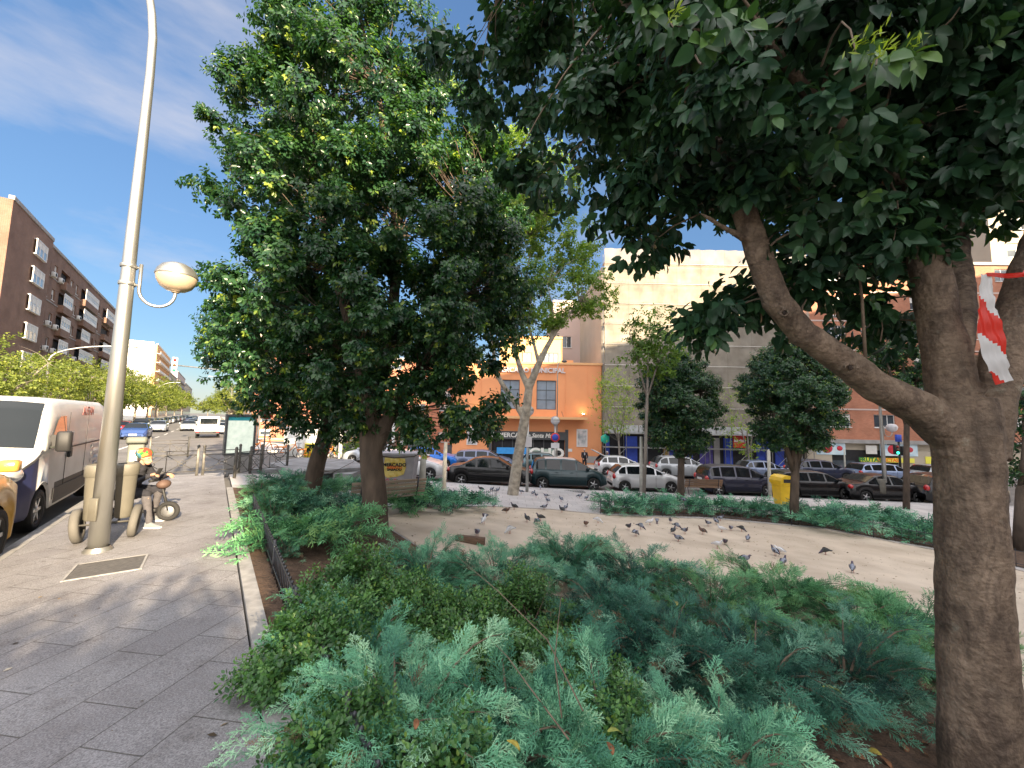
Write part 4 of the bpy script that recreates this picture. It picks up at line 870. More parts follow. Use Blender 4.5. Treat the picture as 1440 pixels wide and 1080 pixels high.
# --- blocks further down the avenue
def block(name, u0, v0, L_, H, D_, wall, label, side=-1, floors=None, sp=3.2, ww=1.5, style='shut', trim=None, endm=None, bal=False, cat='building'):
    """street block: side -1 stands left of the avenue facing right, +1 the other way round"""
    if side < 0: r = broot(name, *UV(u0, v0), ST, label)
    else: r = broot(name, *UV(u0+L_, v0), ST+math.pi, label)
    fl = floors or int((H-4)/3); b = MB(); holes = []
    for f in range(fl):
        n = int((L_-1.5)/sp)
        for i in range(n): x = 1.2+i*sp; z = 4.9+f*3.0; holes.append((x, x+ww, z, z+1.4))
    wall_holes(b, L_, H, holes, .25); shell(b, L_, H, D_); b.box(-.05, L_+.05, -.15, .25, H, H+.4, 1); b.box(-.02, L_+.02, -.1, -.002, 4.0, 4.25, 1)
    if bal:
        for f in range(fl): b.box(.8, L_-.8, -.9, -.003, 4.9+f*3-.35, 4.9+f*3-.2, 1); b.box(.8, L_-.8, -.92, -.86, 4.9+f*3-.2, 4.9+f*3+.45, 1)
    b.build('wall', [wall, trim or M_greyst], r)
    for h in holes[:100]: window(r, h[0], h[2], ww, 1.4, style if rnd.random() < .7 else 'two', .15)
    b = MB()
    for x in range(1, int(L_)-3, 5): b.box(x, x+3.6, -.02, .05, .6, 3.6, 0)
    b.build('shopfront', M_glass, r); return r
rw = block('white_block', 174, -17, 46, 25.5, 15, M_orange2, 'tall block with blank white end wall and orange face, past the brown block', sp=4, ww=2.2, bal=True, trim=M_whitew)
b = MB(); b.box(-.3, -.004, .8, 16, 0, 26.2, 0); b.box(-3.5, -.3, 9, 16, 0, 29.5, 0); b.build('end_wall', M_whitew, rw)
block('far_block', 222, -17, 40, 20, 14, M_cream, 'cream block beyond the white ended one on the left of the avenue', sp=4, ww=2.4, bal=True)
block('far_block', 264, -17, 60, 24, 14, M_pinkr, 'pinkish block farther down the left side of the avenue', sp=4, ww=2, bal=True)
block('far_block', 330, -17, 90, 22, 14, M_cream, 'farthest pale block on the left side of the avenue, above the tree tops', sp=5, ww=2.4)
block('striped_tower', 170, 11, 22, 34, 16, M_cream, 'pale banded tower seen beyond the map panel, right side of the avenue', 1, bal=True, trim=M_whitew, sp=4, ww=2.4)
block('far_block', 196, 11, 60, 22, 16, M_orange2, 'sunlit orange block behind the pale banded tower', 1, sp=4)
block('far_block', 262, 11, 120, 20, 16, M_cream, 'last pale block on the right side of the avenue, far away', 1, sp=5)
rb = block('brick_block', 66, 10.4, 60, 17, 14, M_brickd, 'dark red brick block with shops, right side of the avenue behind the map panel', 1, sp=3.4, ww=1.4)
rs = broot('shop_building', -14.0, 43, R(24), 'low brick shop building with pale blue windows behind the bicycles'); rs.location.x = -27; rs.location.y = 43.5
b = MB(); hs = [(2+i*4.5, 5+i*4.5, 1.0, 4.0) for i in range(4)]; wall_holes(b, 24, 7.5, hs+[(2+i*4.5, 3.6+i*4.5, 5.2, 6.6) for i in range(5)], .25); shell(b, 24, 7.5, 10); b.box(-.1, 24.1, -.5, .2, 4.4, 4.6, 1); b.box(-.1, 24.1, -.2, .2, 7.5, 7.8, 1); b.build('wall', [M_brickr, M_greyst], rs)
for h in hs: window(rs, h[0], h[2], 3, 3, 'three', .1, gl=M_glassl)
for i in range(5): window(rs, 2+i*4.5, 5.2, 1.6, 1.4, 'two', .1)
rs2 = block('tall_brick_block', 40, 30, 30, 22, 14, M_brickr, 'red brick building hidden mostly behind the tall dark tree, left of the orange market', 1, sp=3.4, ww=1.5)
rs2.location = (-5.9, 42.5, T(-6, 42)-.6); rs2.rotation_euler.z = math.pi; rs2.rotation_euler.z = 0; rs2.location.x = -28.4; rs2.scale = (.82, 1, .5)
# --- orange market hall
MX0, MX1, MY = -5.7, 8.9, 38.0
mk_ = broot('market_hall', MX0, MY, 0, 'orange market hall with a dark glazed entrance under a long canopy'); gz = .6
ML = MX1-MX0; MHt = 8.5
def mx(px): return at(px, 560, MY).x - MX0
def mz(py, px=745): return at(px, py, MY).z - mk_.location.z
w1 = (mx(703.5), mx(730.5)); w2 = (mx(754.5), mx(782)); zt, zb = mz(534.5), mz(575.5)
ent = (mx(693), mx(795)); ez = mz(607)
b = MB(); MH = mz(512)
wall_holes(b, ML, MH, [(w1[0], w1[1], zb, zt), (w2[0], w2[1], zb, zt), (ent[0], ent[1], .2, ez)], .35); shell(b, ML, MH, 14)
b.box(-.05, ML+.05, -.10, .3, MH, MH+.22, 1); b.box(mx(824), ML-.02, -.002-.05, -.003, .5, mz(640), 2); b.box(.02, mx(692), -.052, -.003, .5, mz(640), 2)
for px in (676, 795, 826): b.box(mx(px)-.03, mx(px)+.03, -.03, -.002, mz(586), MH, 3)
b.build('wall', [M_orange, M_orange2, M_greyst, M_orange], mk_)
b = MB(); b.box(mx(700), mx(797), 3.5, 12, MH-.2, mz(466), 0); b.box(mx(797)+.003, mx(815), 4, 11, MH-.2, mz(497), 1); b.box(mx(700)-.1, mx(797)+.002, 3.4, 12.1, mz(466), mz(466)+.25, 1); b.build('upper_storey', [M_yellowr, M_orange2], mk_)
for px in (735, 762, 776): window(mk_, mx(px), mz(507), 1.0, 1.4, 'two', 3.46, frame=M_framed, gl=M_glassl)
for w_ in (w1, w2): window(mk_, w_[0], zb, w_[1]-w_[0], zt-zb, 'grid', .18, frame=M_framed, gl=mat('blue_grey_glass', (.20, .25, .31), .25, var=.12, vs=1.2) if w_ is w1 else bpy.data.materials['blue_grey_glass'])
b = MB(); b.box(mx(678), mx(822), -1.6, -.003, mz(589), mz(587)+.1, 0)
for px in (700, 740, 790): b.tube([(mx(px), -1.5, mz(587)), (mx(px), -.05, mz(578))], .02, 6, 1)
b.build('canopy', [M_orange2, M_framed], mk_)
b = MB(); b.box(ent[0], ent[1], .34, .4, .2, ez-.75, 0); b.box(ent[0]-.3, ent[0]-.002, -.06, .3, .2, ez+.25, 1); b.box(ent[1]+.002, ent[1]+.3, -.06, .3, .2, ez+.25, 1)
for k in range(1, 7): x = ent[0]+(ent[1]-ent[0])*k/7; b.box(x-.04, x+.04, .25, .339, .2, ez-.75, 1)
b.box(ent[0], ent[1], .2, .339, ez-2.0, ez-1.92, 1); b.build('entrance', [M_dark, M_framed], mk_)
b = MB(); b.box(ent[0]+.002, ent[1]-.002, -.08, .3, ez-.75, ez+.02, 0); sg = b.build('entrance_sign', M_framed, mk_)
M_letter = mat('white_letters', (.80, .80, .76), .6, var=.02)
xs = (ent[0]+ent[1])/2
text('letters', 'EL MERCADO', .60, (ent[0]+1.75, -.10, ez-.37), (math.pi/2, 0, 0), M_letter, sg, .012, bold=.014)
text('letters', 'de Santa Maria', .58, (ent[1]-2.35, -.10, ez-.37), (math.pi/2, 0, 0), M_letter, sg, .012, shear=.3, bold=.012, sx=.92)
text('roof_letters', 'MERCADO MUNICIPAL', .66, ((mx(703)+mx(789))/2, -.10, mz(521)), (math.pi/2, 0, 0), mat('pale_letters', (.62, .58, .58), .6, var=.05), mk_, .05, bold=.018)
# glazing panels with a blue band and a painted shutter
M_blue = mat('sky_blue_board', (.04, .30, .72), .6, var=.08); M_mural = mat('painted_shutter', (.20, .42, .36), .7, var=.4, vs=3, col2=(.55, .62, .5)); M_poster = mat('poster_print', (.35, .42, .45), .6, var=.4, vs=2.2, col2=(.68, .62, .62))
b = MB(); b.box(mx(700), mx(742), .12, .2, mz(639), mz(630), 0); b.build('blue_banner', M_blue, mk_)
b = MB(); b.box(mx(744), mx(779), .22, .248, .3, mz(631), 0); pm = b.build('painted_shutter', M_mural, mk_)
text('graffiti', 'NGHO', 1.25, ((mx(744)+mx(779))/2, .2, mz(637.5)), (math.pi/2, 0, 0), M_letter, pm, .01, bold=.05, sx=1.2)
for a, c in ((658, 673), (811, 826)):
    b = MB(); b.box(mx(a), mx(c), -.07, -.004, mz(627), mz(602), 0); fr = b.build('poster_frame', M_frame, mk_); b = MB(); b.box(mx(a)+.1, mx(c)-.1, -.078, -.0705, mz(626), mz(604), 0); b.build('poster', M_poster, fr)
b = MB(); b.lathe([(.001, .0), (.38, .0), (.38, .03), (.001, .03)], 20, 0, M=Matrix.Translation((mx(681), -.01, mz(606))) @ Matrix.Rotation(math.pi/2, 4, 'X')); b.box(mx(679), mx(683.5), -.03, -.004, mz(611.5), mz(610), 1); b.build('round_sign', [mat('sign_blue', (.03, .12, .45), .5), M_frame], mk_)
b = MB(); b.box(mx(798), mx(805), -.02, -.004, mz(634), mz(630), 0); b.build('number_plate', M_frame, mk_)
for i, (px, on) in enumerate(((672, 1), (819, 1))):
    b = MB(); b.lathe([(.001, 0), (.12, 0), (.16, .1), (.001, .12)], 12, 0, (mx(px), -.5, mz(584)+.1)); lp = b.build('wall_lamp', M_framed, mk_)
    b = MB(); b.ell((mx(px), -.5, mz(584)+.23), (.11, .11, .035), n=10, h=5); b.build('bulb', emis('lamp_glow', (1, .75, .35), 25), lp)
# blank pinkish party wall behind, between market and scaffolding
rp_ = broot('rendered_block', mx(795)+MX0, 50, 0, 'plain pinkish building standing behind the market, next to the scaffolding'); b = MB(); shell(b, 14, 20.5, 10); wall_holes(b, 14, 20.5, [(1.2, 2.4, 11, 12.6), (1.2, 2.4, 14.5, 16)], .2); b.box(-.1, 14.1, -.1, .2, 20.5, 20.8, 0); b.build('wall', M_pinkr, rp_)
for z in (11, 14.5): window(rp_, 1.2, z, 1.2, 1.5, 'two', .12)
# --- scaffolded building
SX0, SX1, SY = at(846, 600, 38).x, at(1131, 600, 38).x, 38.0
sc_ = broot('scaffolded_building', SX0, SY, 0, 'tall building wrapped in pale scaffold netting, between the orange market and the brick block'); SL = SX1-SX0
SH = at(900, 366, SY).z - sc_.location.z
b = MB(); hs = []
for f in range(5):
    for i in range(6): hs.append((1.5+i*3.1, 3.0+i*3.1, 6.2+f*2.9, 7.7+f*2.9))
wall_holes(b, SL, SH-.8, hs, .2); shell(b, SL, SH-.8, 14); b.add([(.5, 1, SH-.8), (SL-.5, 1, SH-.8), (SL*.5, 7, SH+3.5)], [(0, 1, 2)], 1); b.build('wall', [M_cream, M_roof], sc_)
for h in hs: window(sc_, h[0], h[2], 1.5, 1.5, 'shut', .12)
def net_mat():
    m = bpy.data.materials.new('scaffold_netting'); m.use_nodes = True; n = m.node_tree; p = n.nodes['Principled BSDF']; o = n.nodes['Material Output']; p.inputs['Roughness'].default_value = .8
    tcn = n.nodes.new('ShaderNodeTexCoord'); nn = n.nodes.new('ShaderNodeTexNoise'); nn.inputs['Scale'].default_value = .8; nn.inputs['Detail'].default_value = 7; n.links.new(tcn.outputs['Object'], nn.inputs['Vector'])
    rp = n.nodes.new('ShaderNodeValToRGB'); rp.color_ramp.elements[0].color = (.24, .215, .18, 1); rp.color_ramp.elements[1].color = (.36, .33, .28, 1); rp.color_ramp.elements[0].position = .35; rp.color_ramp.elements[1].position = .65; n.links.new(nn.outputs[0], rp.inputs[0]); 
    br = n.nodes.new('ShaderNodeTexBrick'); br.offset = 0; br.inputs['Scale'].default_value = 1; br.inputs['Brick Width'].default_value = 2.35; br.inputs['Row Height'].default_value = 2.0; br.inputs['Mortar Size'].default_value = .05; br.inputs['Color1'].default_value = (.90, .87, .84, 1); br.inputs['Color2'].default_value = (1.06, 1.04, 1.0, 1); br.inputs['Mortar'].default_value = (.84, .82, .78, 1)
    sp = n.nodes.new('ShaderNodeSeparateXYZ'); cb = n.nodes.new('ShaderNodeCombineXYZ'); n.links.new(tcn.outputs['Object'], sp.inputs[0]); n.links.new(sp.outputs[0], cb.inputs[0]); n.links.new(sp.outputs[2], cb.inputs[1]); n.links.new(cb.outputs[0], br.inputs['Vector'])
    k = n.nodes.new('ShaderNodeMix'); k.data_type = 'RGBA'; k.blend_type = 'MULTIPLY'; k.inputs['Factor'].default_value = 1; n.links.new(rp.outputs[0], k.inputs['A']); n.links.new(br.outputs[0], k.inputs['B']); n.links.new(k.outputs['Result'], p.inputs['Base Color'])
    tr = n.nodes.new('ShaderNodeBsdfTransparent'); ms = n.nodes.new('ShaderNodeMixShader'); ms.inputs[0].default_value = .7; n.links.new(tr.outputs[0], ms.inputs[1]); n.links.new(p.outputs[0], ms.inputs[2]); n.links.new(ms.outputs[0], o.inputs[0]); return m
M_net = net_mat()
g = np.random.default_rng(3); b = MB(); nx, nz_ = 60, 44; z_lo = 4.2
for j in range(nz_+1):
    for i in range(nx+1):
        x = SL*i/nx; z = z_lo+(SH+.6-z_lo)*j/nz_; b.v.append((x, -1.32+.07*math.sin(i*1.7+j*.4)*math.sin(j*1.25)+g.normal()*.012, z))
for j in range(nz_):
    for i in range(nx): q = j*(nx+1)+i; b.face([q, q+1, q+nx+2, q+nx+1], 0, True)
b.build('netting', M_net, sc_)
b = MB()
for i in range(11):
    x = .1+(SL-.2)*i/10
    for y in (-1.2, -.3): b.tube([(x, y, .3), (x, y, SH+.4)], .035, 6)
for f in range(10):
    z = 2.4+f*2.0
    if z > SH: break
    for y in (-1.2, -.3): b.tube([(0, y, z), (SL, y, z)], .03, 6)
    b.box(0, SL, -1.15, -.35, z-.06, z-.02, 1)
for i in range(0, 10, 2): x = .1+(SL-.2)*i/10; b.tube([(x, -1.22, .5), (x+SL/10, -1.22, 2.4)], .025, 5)
b.build('scaffold', [M_steel, M_pave], sc_)
b = MB(); b.box(0, SL, -2.4, -1.35, 3.75, 3.85, 0)
for i in range(14): b.box(i*SL/14+.05, (i+1)*SL/14-.05, -2.42, -2.38, 3.85, 4.5, 0)
b.build('protective_deck', mat('galvanised_deck', (.45, .46, .47), .5, .4, var=.2), sc_)
M_bluep = mat('blue_paint', (.03, .07, .42), .6, var=.15); M_redp = mat('red_sign', (.55, .03, .025), .5, var=.1)
b = MB(); b.box(.1, SL-.1, -.04, -.004, .5, 3.6, 0); b.build('shop_glazing', M_dark, sc_)
for px0, px1, mm in ((852, 857, M_bluep), (879, 896, M_bluep), (933, 941, mat('ochre_pillar', (.45, .30, .10), .8)), (941, 958, M_bluep), (966, 974, M_bluep), (984, 1002, mat('shop_violet', (.09, .07, .28), .7, var=.3)), (1004, 1012, M_greyst), (1018, 1030, M_bluep), (1064, 1082, M_bluep), (1090, 1102, M_bluep), (1112, 1128, M_greyst)):
    b = MB(); a, c = at(px0, 640, 37.9).x-SX0, at(px1, 640, 37.9).x-SX0; b.box(a, c, -.16, -.045, .5, 3.4, 0); b.build('shop_panel', mm, sc_)
a, c = at(1036, 630, 36).x-SX0, at(1054, 630, 36).x-SX0
b = MB(); b.box(a, c, -1.5, -1.40, 2.6, 3.75, 0); s_ = b.build('shop_sign', M_redp, sc_); text('letters', 'burritos', .42, ((a+c)/2, -1.52, 3.25), (math.pi/2, 0, 0), M_letter, s_, .01, bold=.01, sx=.8)
a = at(851, 610, 36).x-SX0
b = MB(); b.lathe([(.001, 0), (.45, 0), (.45, .08), (.001, .08)], 6, 0, M=Matrix.Translation((a+.1, -1.5, mz(610)+.0)) @ Matrix.Rotation(math.pi/2, 4, 'X') @ Matrix.Rotation(R(30), 4, 'Z')); b.box(a+.05, a+.15, -1.5, -.2, mz(610)-.05, mz(610)+.05, 0); b.build('green_sign', mat('pharmacy_green', (.02, .42, .30), .5, var=.1), sc_)
# the window that throws the sun back at the camera
wp = at(985, 443, 36.3); nv = ((Vector((0, 0, CAMZ))-wp).normalized() - ld.normalized()).normalized(); b = MB(); M = (nv.to_track_quat('Z', 'Y')).to_matrix().to_4x4(); b.box(-.45, .45, -.55, .55, -.01, .01, 0, M=M)
tw_ = b.build('tilted_window', mat('mirror_glass', (.9, .88, .8), .16, 1.0, var=0), sc_); tw_.location = wp-sc_.location
b = MB()
for f in range(1, 9): b.tube([(0, -1.42, z_lo+f*2.0), (SL, -1.42, z_lo+f*2.0)], .018, 5)
b.build('outer_tubes', M_whitew, sc_)
# --- red brick block on the right
RX0 = SX1+.02; rr = broot('brick_block', RX0, 38.2, R(-2), 'red brick block above a fruit shop with painted cherries, right part of the view'); RL = 22; RH = at(1180, 372, 38).z-rr.location.z
lz = at(1200, 618, 38).z-rr.location.z
b = MB(); hs = []
for f in range(6):
    for i in range(5): x = 2.6+i*4.2; z = lz+1.2+f*2.95; hs.append((x, x+2.0, z, z+1.25))
wall_holes(b, RL, RH, hs, .2, z0=lz); shell(b, RL, RH, 14); b.box(-.0, RL, -.5, .2, lz-.35, lz-.003, 1)
b.box(0, RL, -.02, .3, lz-1.0, lz-.35, 2); b.box(0, 2.4, -.3, .3, .3, lz-1.003, 2); b.box(8.8, 11.6, -.3, .3, .3, lz-1.003, 2); b.box(RL-3.5, RL, -.3, .3, .3, lz-1.003, 2); b.box(2.4, RL-3.5, 0, .3, .3, lz-1.003, 3)
for f in range(6): b.box(0, RL, -.03, -.003, lz+3.0+f*2.95-.14, lz+3.0+f*2.95, 4)
b.box(-.05, RL+.05, -.15, .2, RH, RH+.3, 1); b.build('wall', [M_brickr, M_greyst, M_cream, M_dark, M_pinkr], rr)
for k, h in enumerate(hs): window(rr, h[0], h[2], 2.0, 1.25, 'three' if k % 2 else 'shut', .12)
def rx(px): return at(px, 620, 38).x-RX0
M_pale = mat('pale_blue_board', (.40, .58, .70), .6, var=.12, vs=1.5, col2=(.62, .72, .76)); M_cherry = mat('cherry_red', (.50, .03, .05), .5, var=.15); M_yel = mat('yellow_board', (.72, .68, .08), .5, var=.05); M_grn = mat('green_letters', (.03, .20, .04), .5); M_org = mat('orange_letters', (.75, .16, .02), .5)
def rz_(py, px=1220): return at(px, py, 38).z-rr.location.z
for a, c in ((1146, 1185), (1232, 1282)):
    b = MB(); b.box(rx(a), rx(c), -.36, -.31, rz_(640), rz_(623), 0); fb = b.build('fruit_board', M_pale, rr)
    for q, r in ((.35, .55), (.8, .28)):
        x = rx(a)+(rx(c)-rx(a))*q; z = rz_(631)
        b = MB(); b.ell((x, -.37, z), (r, .05, r*.85), n=14, h=8); b.box(x-r, x+r*.2, -.385, -.36, z+r*.75, z+r*.9, 1); b.build('painted_cherry', [M_cherry, M_framed], fb)
b = MB(); b.box(rx(1205), rx(1276), -.42, -.30, rz_(649), rz_(643), 0); yb = b.build('shop_sign', M_yel, rr)
text('letters', 'FRUTAS', .52, (rx(1216.5), -.43, rz_(646)), (math.pi/2, 0, 0), M_grn, yb, .01, bold=.02, sx=1.15); text('letters', 'SELECTAS', .46, (rx(1240), -.43, rz_(646)), (math.pi/2, 0, 0), M_org, yb, .01, bold=.015, sx=1.0)
b = MB(); b.box(rx(1206), rx(1232), -.40, -.32, rz_(657), rz_(652), 0); ob = b.build('fruit_banner', M_org, rr); text('letters', 'FRUTERIA', .4, ((rx(1206)+rx(1232))/2, -.41, rz_(654.5)), (math.pi/2, 0, 0), M_yel, ob, .01, bold=.02)
b = MB(); b.box(rx(1213), rx(1228), -.32, -.305, rz_(638), rz_(626), 0); b.build('blind', M_shut, rr)
b = MB(); b.box(rx(1234), rx(1275), -.12, -.02, rz_(668), rz_(652), 0); b.build('shop_window', M_glassl, rr); b = MB(); b.box(rx(1150), rx(1200), -.12, -.02, rz_(668), rz_(648), 0); b.build('shop_window', M_glass, rr)
b = MB(); b.box(rx(1292), rx(1300), -.36, -.305, rz_(655), rz_(640), 0); b.build('awning_panel', M_yel, rr)
re_ = broot('tall_pale_block', RX0+RL+.4, 40, R(-8), 'tall pale block glimpsed between the limbs at the right edge'); b = MB(); hs = []
for f in range(9):
    for i in range(6): hs.append((1.5+i*4, 3.3+i*4, 5+f*3, 6.5+f*3))
wall_holes(b, 26, 34, hs, .25); shell(b, 26, 34, 14); b.build('wall', M_cream, re_)
for h in hs: window(re_, h[0], h[2], 1.8, 1.5, 'shut', .15)
# --- houses at the photographer's back: they shade the garden, the gap between them is the avenue
def back_block(u0, u1, v0, v1, H, label, wall):
    # the face towards the garden looks along +u
    p = UV(u1, v0); r = broot('apartment_block', *p, ST-math.pi/2+math.pi, label)
    L_ = v1-v0; b = MB(); hs = []
    for f in range(int((H-4)/3)):
        for i in range(int(L_/3.6)): hs.append((1+i*3.6, 2.5+i*3.6, 4.4+f*3, 5.8+f*3))
    hs = [h for h in hs if h[1] < L_-.3][:100]
    wall_holes(b, L_, H, hs, .2); shell(b, L_, H, u1-u0); b.box(0, L_, -.15, .2, H, H+.35, 1)
    b.v = [(L_-v[0]-L_, v[1], v[2]) for v in b.v]; b.f = [f[::-1] for f in b.f]
    b.build('wall', [wall, M_greyst], r)
    for h in hs: window(r, -h[1], h[2], 1.5, 1.4, 'shut', .12)
    return r
back_block(-46, -30, .08, 7, 19, 'lower brown brick house behind the photographer, at the avenue corner', M_brick)
back_block(-50, -34, 7.1, 62, 31, 'long brown brick block behind the photographer, closing the garden', M_brick)
# ---------------------------------------------------------------- vehicles
M_tyre = mat('tyre_rubber', (.018, .018, .018), .85, var=.2); M_rim = mat('alloy_rim', (.55, .56, .57), .3, .8, var=.1)
M_carglass = mat('car_glass', (.008, .011, .013), .05, var=0, spec=.5); M_plastic = mat('black_plastic', (.02, .02, .021), .6, var=.15)
M_tail = mat('tail_lamp_red', (.42, .01, .012), .15, var=.1, coat=1); M_head = mat('head_lamp', (.55, .57, .60), .08, .3, var=.1, coat=1); M_plate = mat('number_plate', (.72, .72, .68), .5, var=.02)
_paint = {}
def paint(c, metal=.25):
    if c not in _paint: _paint[c] = mat('car_paint', c, .3, metal, var=.05, vs=2, coat=.45)
    return _paint[c]
# profile tables: (x along the length 0 rear .. 1 front, z) for the top line; belt line; roof half width factor
CARS = {
 'sedan': dict(L=4.5, W=1.8, H=1.46, top=[(0,.62),(.01,.90),(.03,1.0),(.15,1.06),(.19,1.10),(.32,1.40),(.40,1.455),(.52,1.46),(.60,1.42),(.76,1.02),(.82,.97),(.93,.86),(.985,.70),(1,.50)], belt=.96, gl=(.20,.755), rw=(.175,.325), ws=(.60,.755), pil=(.345,.50,.655), wh=(.17,.81), wr=.315),
 'hatch': dict(L=3.95, W=1.7, H=1.49, top=[(0,.60),(.012,.92),(.03,1.05),(.07,1.20),(.13,1.42),(.22,1.475),(.42,1.49),(.55,1.44),(.745,1.05),(.80,.99),(.93,.86),(.985,.70),(1,.48)], belt=.98, gl=(.06,.74), rw=(.025,.135), ws=(.545,.74), pil=(.19,.40,.60), wh=(.165,.815), wr=.31),
 'mpv': dict(L=4.2, W=1.78, H=1.66, top=[(0,.60),(.01,.95),(.025,1.10),(.06,1.45),(.10,1.60),(.22,1.655),(.45,1.66),(.60,1.60),(.80,1.12),(.85,1.04),(.95,.88),(.99,.70),(1,.50)], belt=1.05, gl=(.05,.79), rw=(.022,.085), ws=(.60,.79), pil=(.20,.40,.60), wh=(.16,.82), wr=.33),
 'suv': dict(L=4.5, W=1.86, H=1.66, top=[(0,.66),(.01,1.0),(.03,1.12),(.10,1.48),(.16,1.60),(.30,1.655),(.48,1.66),(.60,1.58),(.75,1.18),(.80,1.12),(.93,1.02),(.985,.85),(1,.55)], belt=1.10, gl=(.07,.745), rw=(.03,.14), ws=(.60,.745), pil=(.22,.41,.60), wh=(.17,.815), wr=.36),
 'wagon': dict(L=4.6, W=1.78, H=1.5, top=[(0,.60),(.01,.92),(.03,1.04),(.08,1.36),(.13,1.45),(.30,1.495),(.50,1.50),(.62,1.43),(.77,1.04),(.83,.98),(.94,.86),(.985,.70),(1,.50)], belt=.98, gl=(.05,.765), rw=(.025,.115), ws=(.615,.765), pil=(.19,.385,.58), wh=(.18,.81), wr=.32),
}
def lerp_tab(tab, t):
    for i in range(1, len(tab)):
        if t <= tab[i][0]:
            a, b = tab[i-1], tab[i]; q = (t-a[0])/(b[0]-a[0]+1e-9); return a[1]+(b[1]-a[1])*q
    return tab[-1][1]
def wheel(parent, x, y, r, w_, side, rim=None, spokes=5):
    root_ = MB(); M = Matrix.Translation((x, y, r)) @ Matrix.Rotation(-side*math.pi/2, 4, 'X')
    # lathe axis z -> outward
    root_.lathe([(r*.62, -w_*.5), (r*.93, -w_*.5), (r, -w_*.32), (r, w_*.32), (r*.93, w_*.5), (r*.68, w_*.5), (r*.64, w_*.3)], 22, 0, M=M)
    wo = root_.build('wheel', M_tyre, parent); b = MB(); b.lathe([(r*.68, w_*.47), (r*.64, w_*.50), (r*.60, w_*.44), (r*.60, w_*.05), (.001, w_*.05)], 22, 1, M=M)
    for k in range(spokes):
        a = 2*math.pi*k/spokes; M2 = M @ Matrix.Rotation(a, 4, 'Z'); b.box(r*.08, r*.62, -r*.075, r*.075, w_*.30, w_*.44, 0, M=M2)
    b.lathe([(r*.17, w_*.3), (r*.17, w_*.46), (.001, w_*.47)], 12, 0, M=M); b.build('rim', [rim or M_rim, M_plastic], wo); return wo
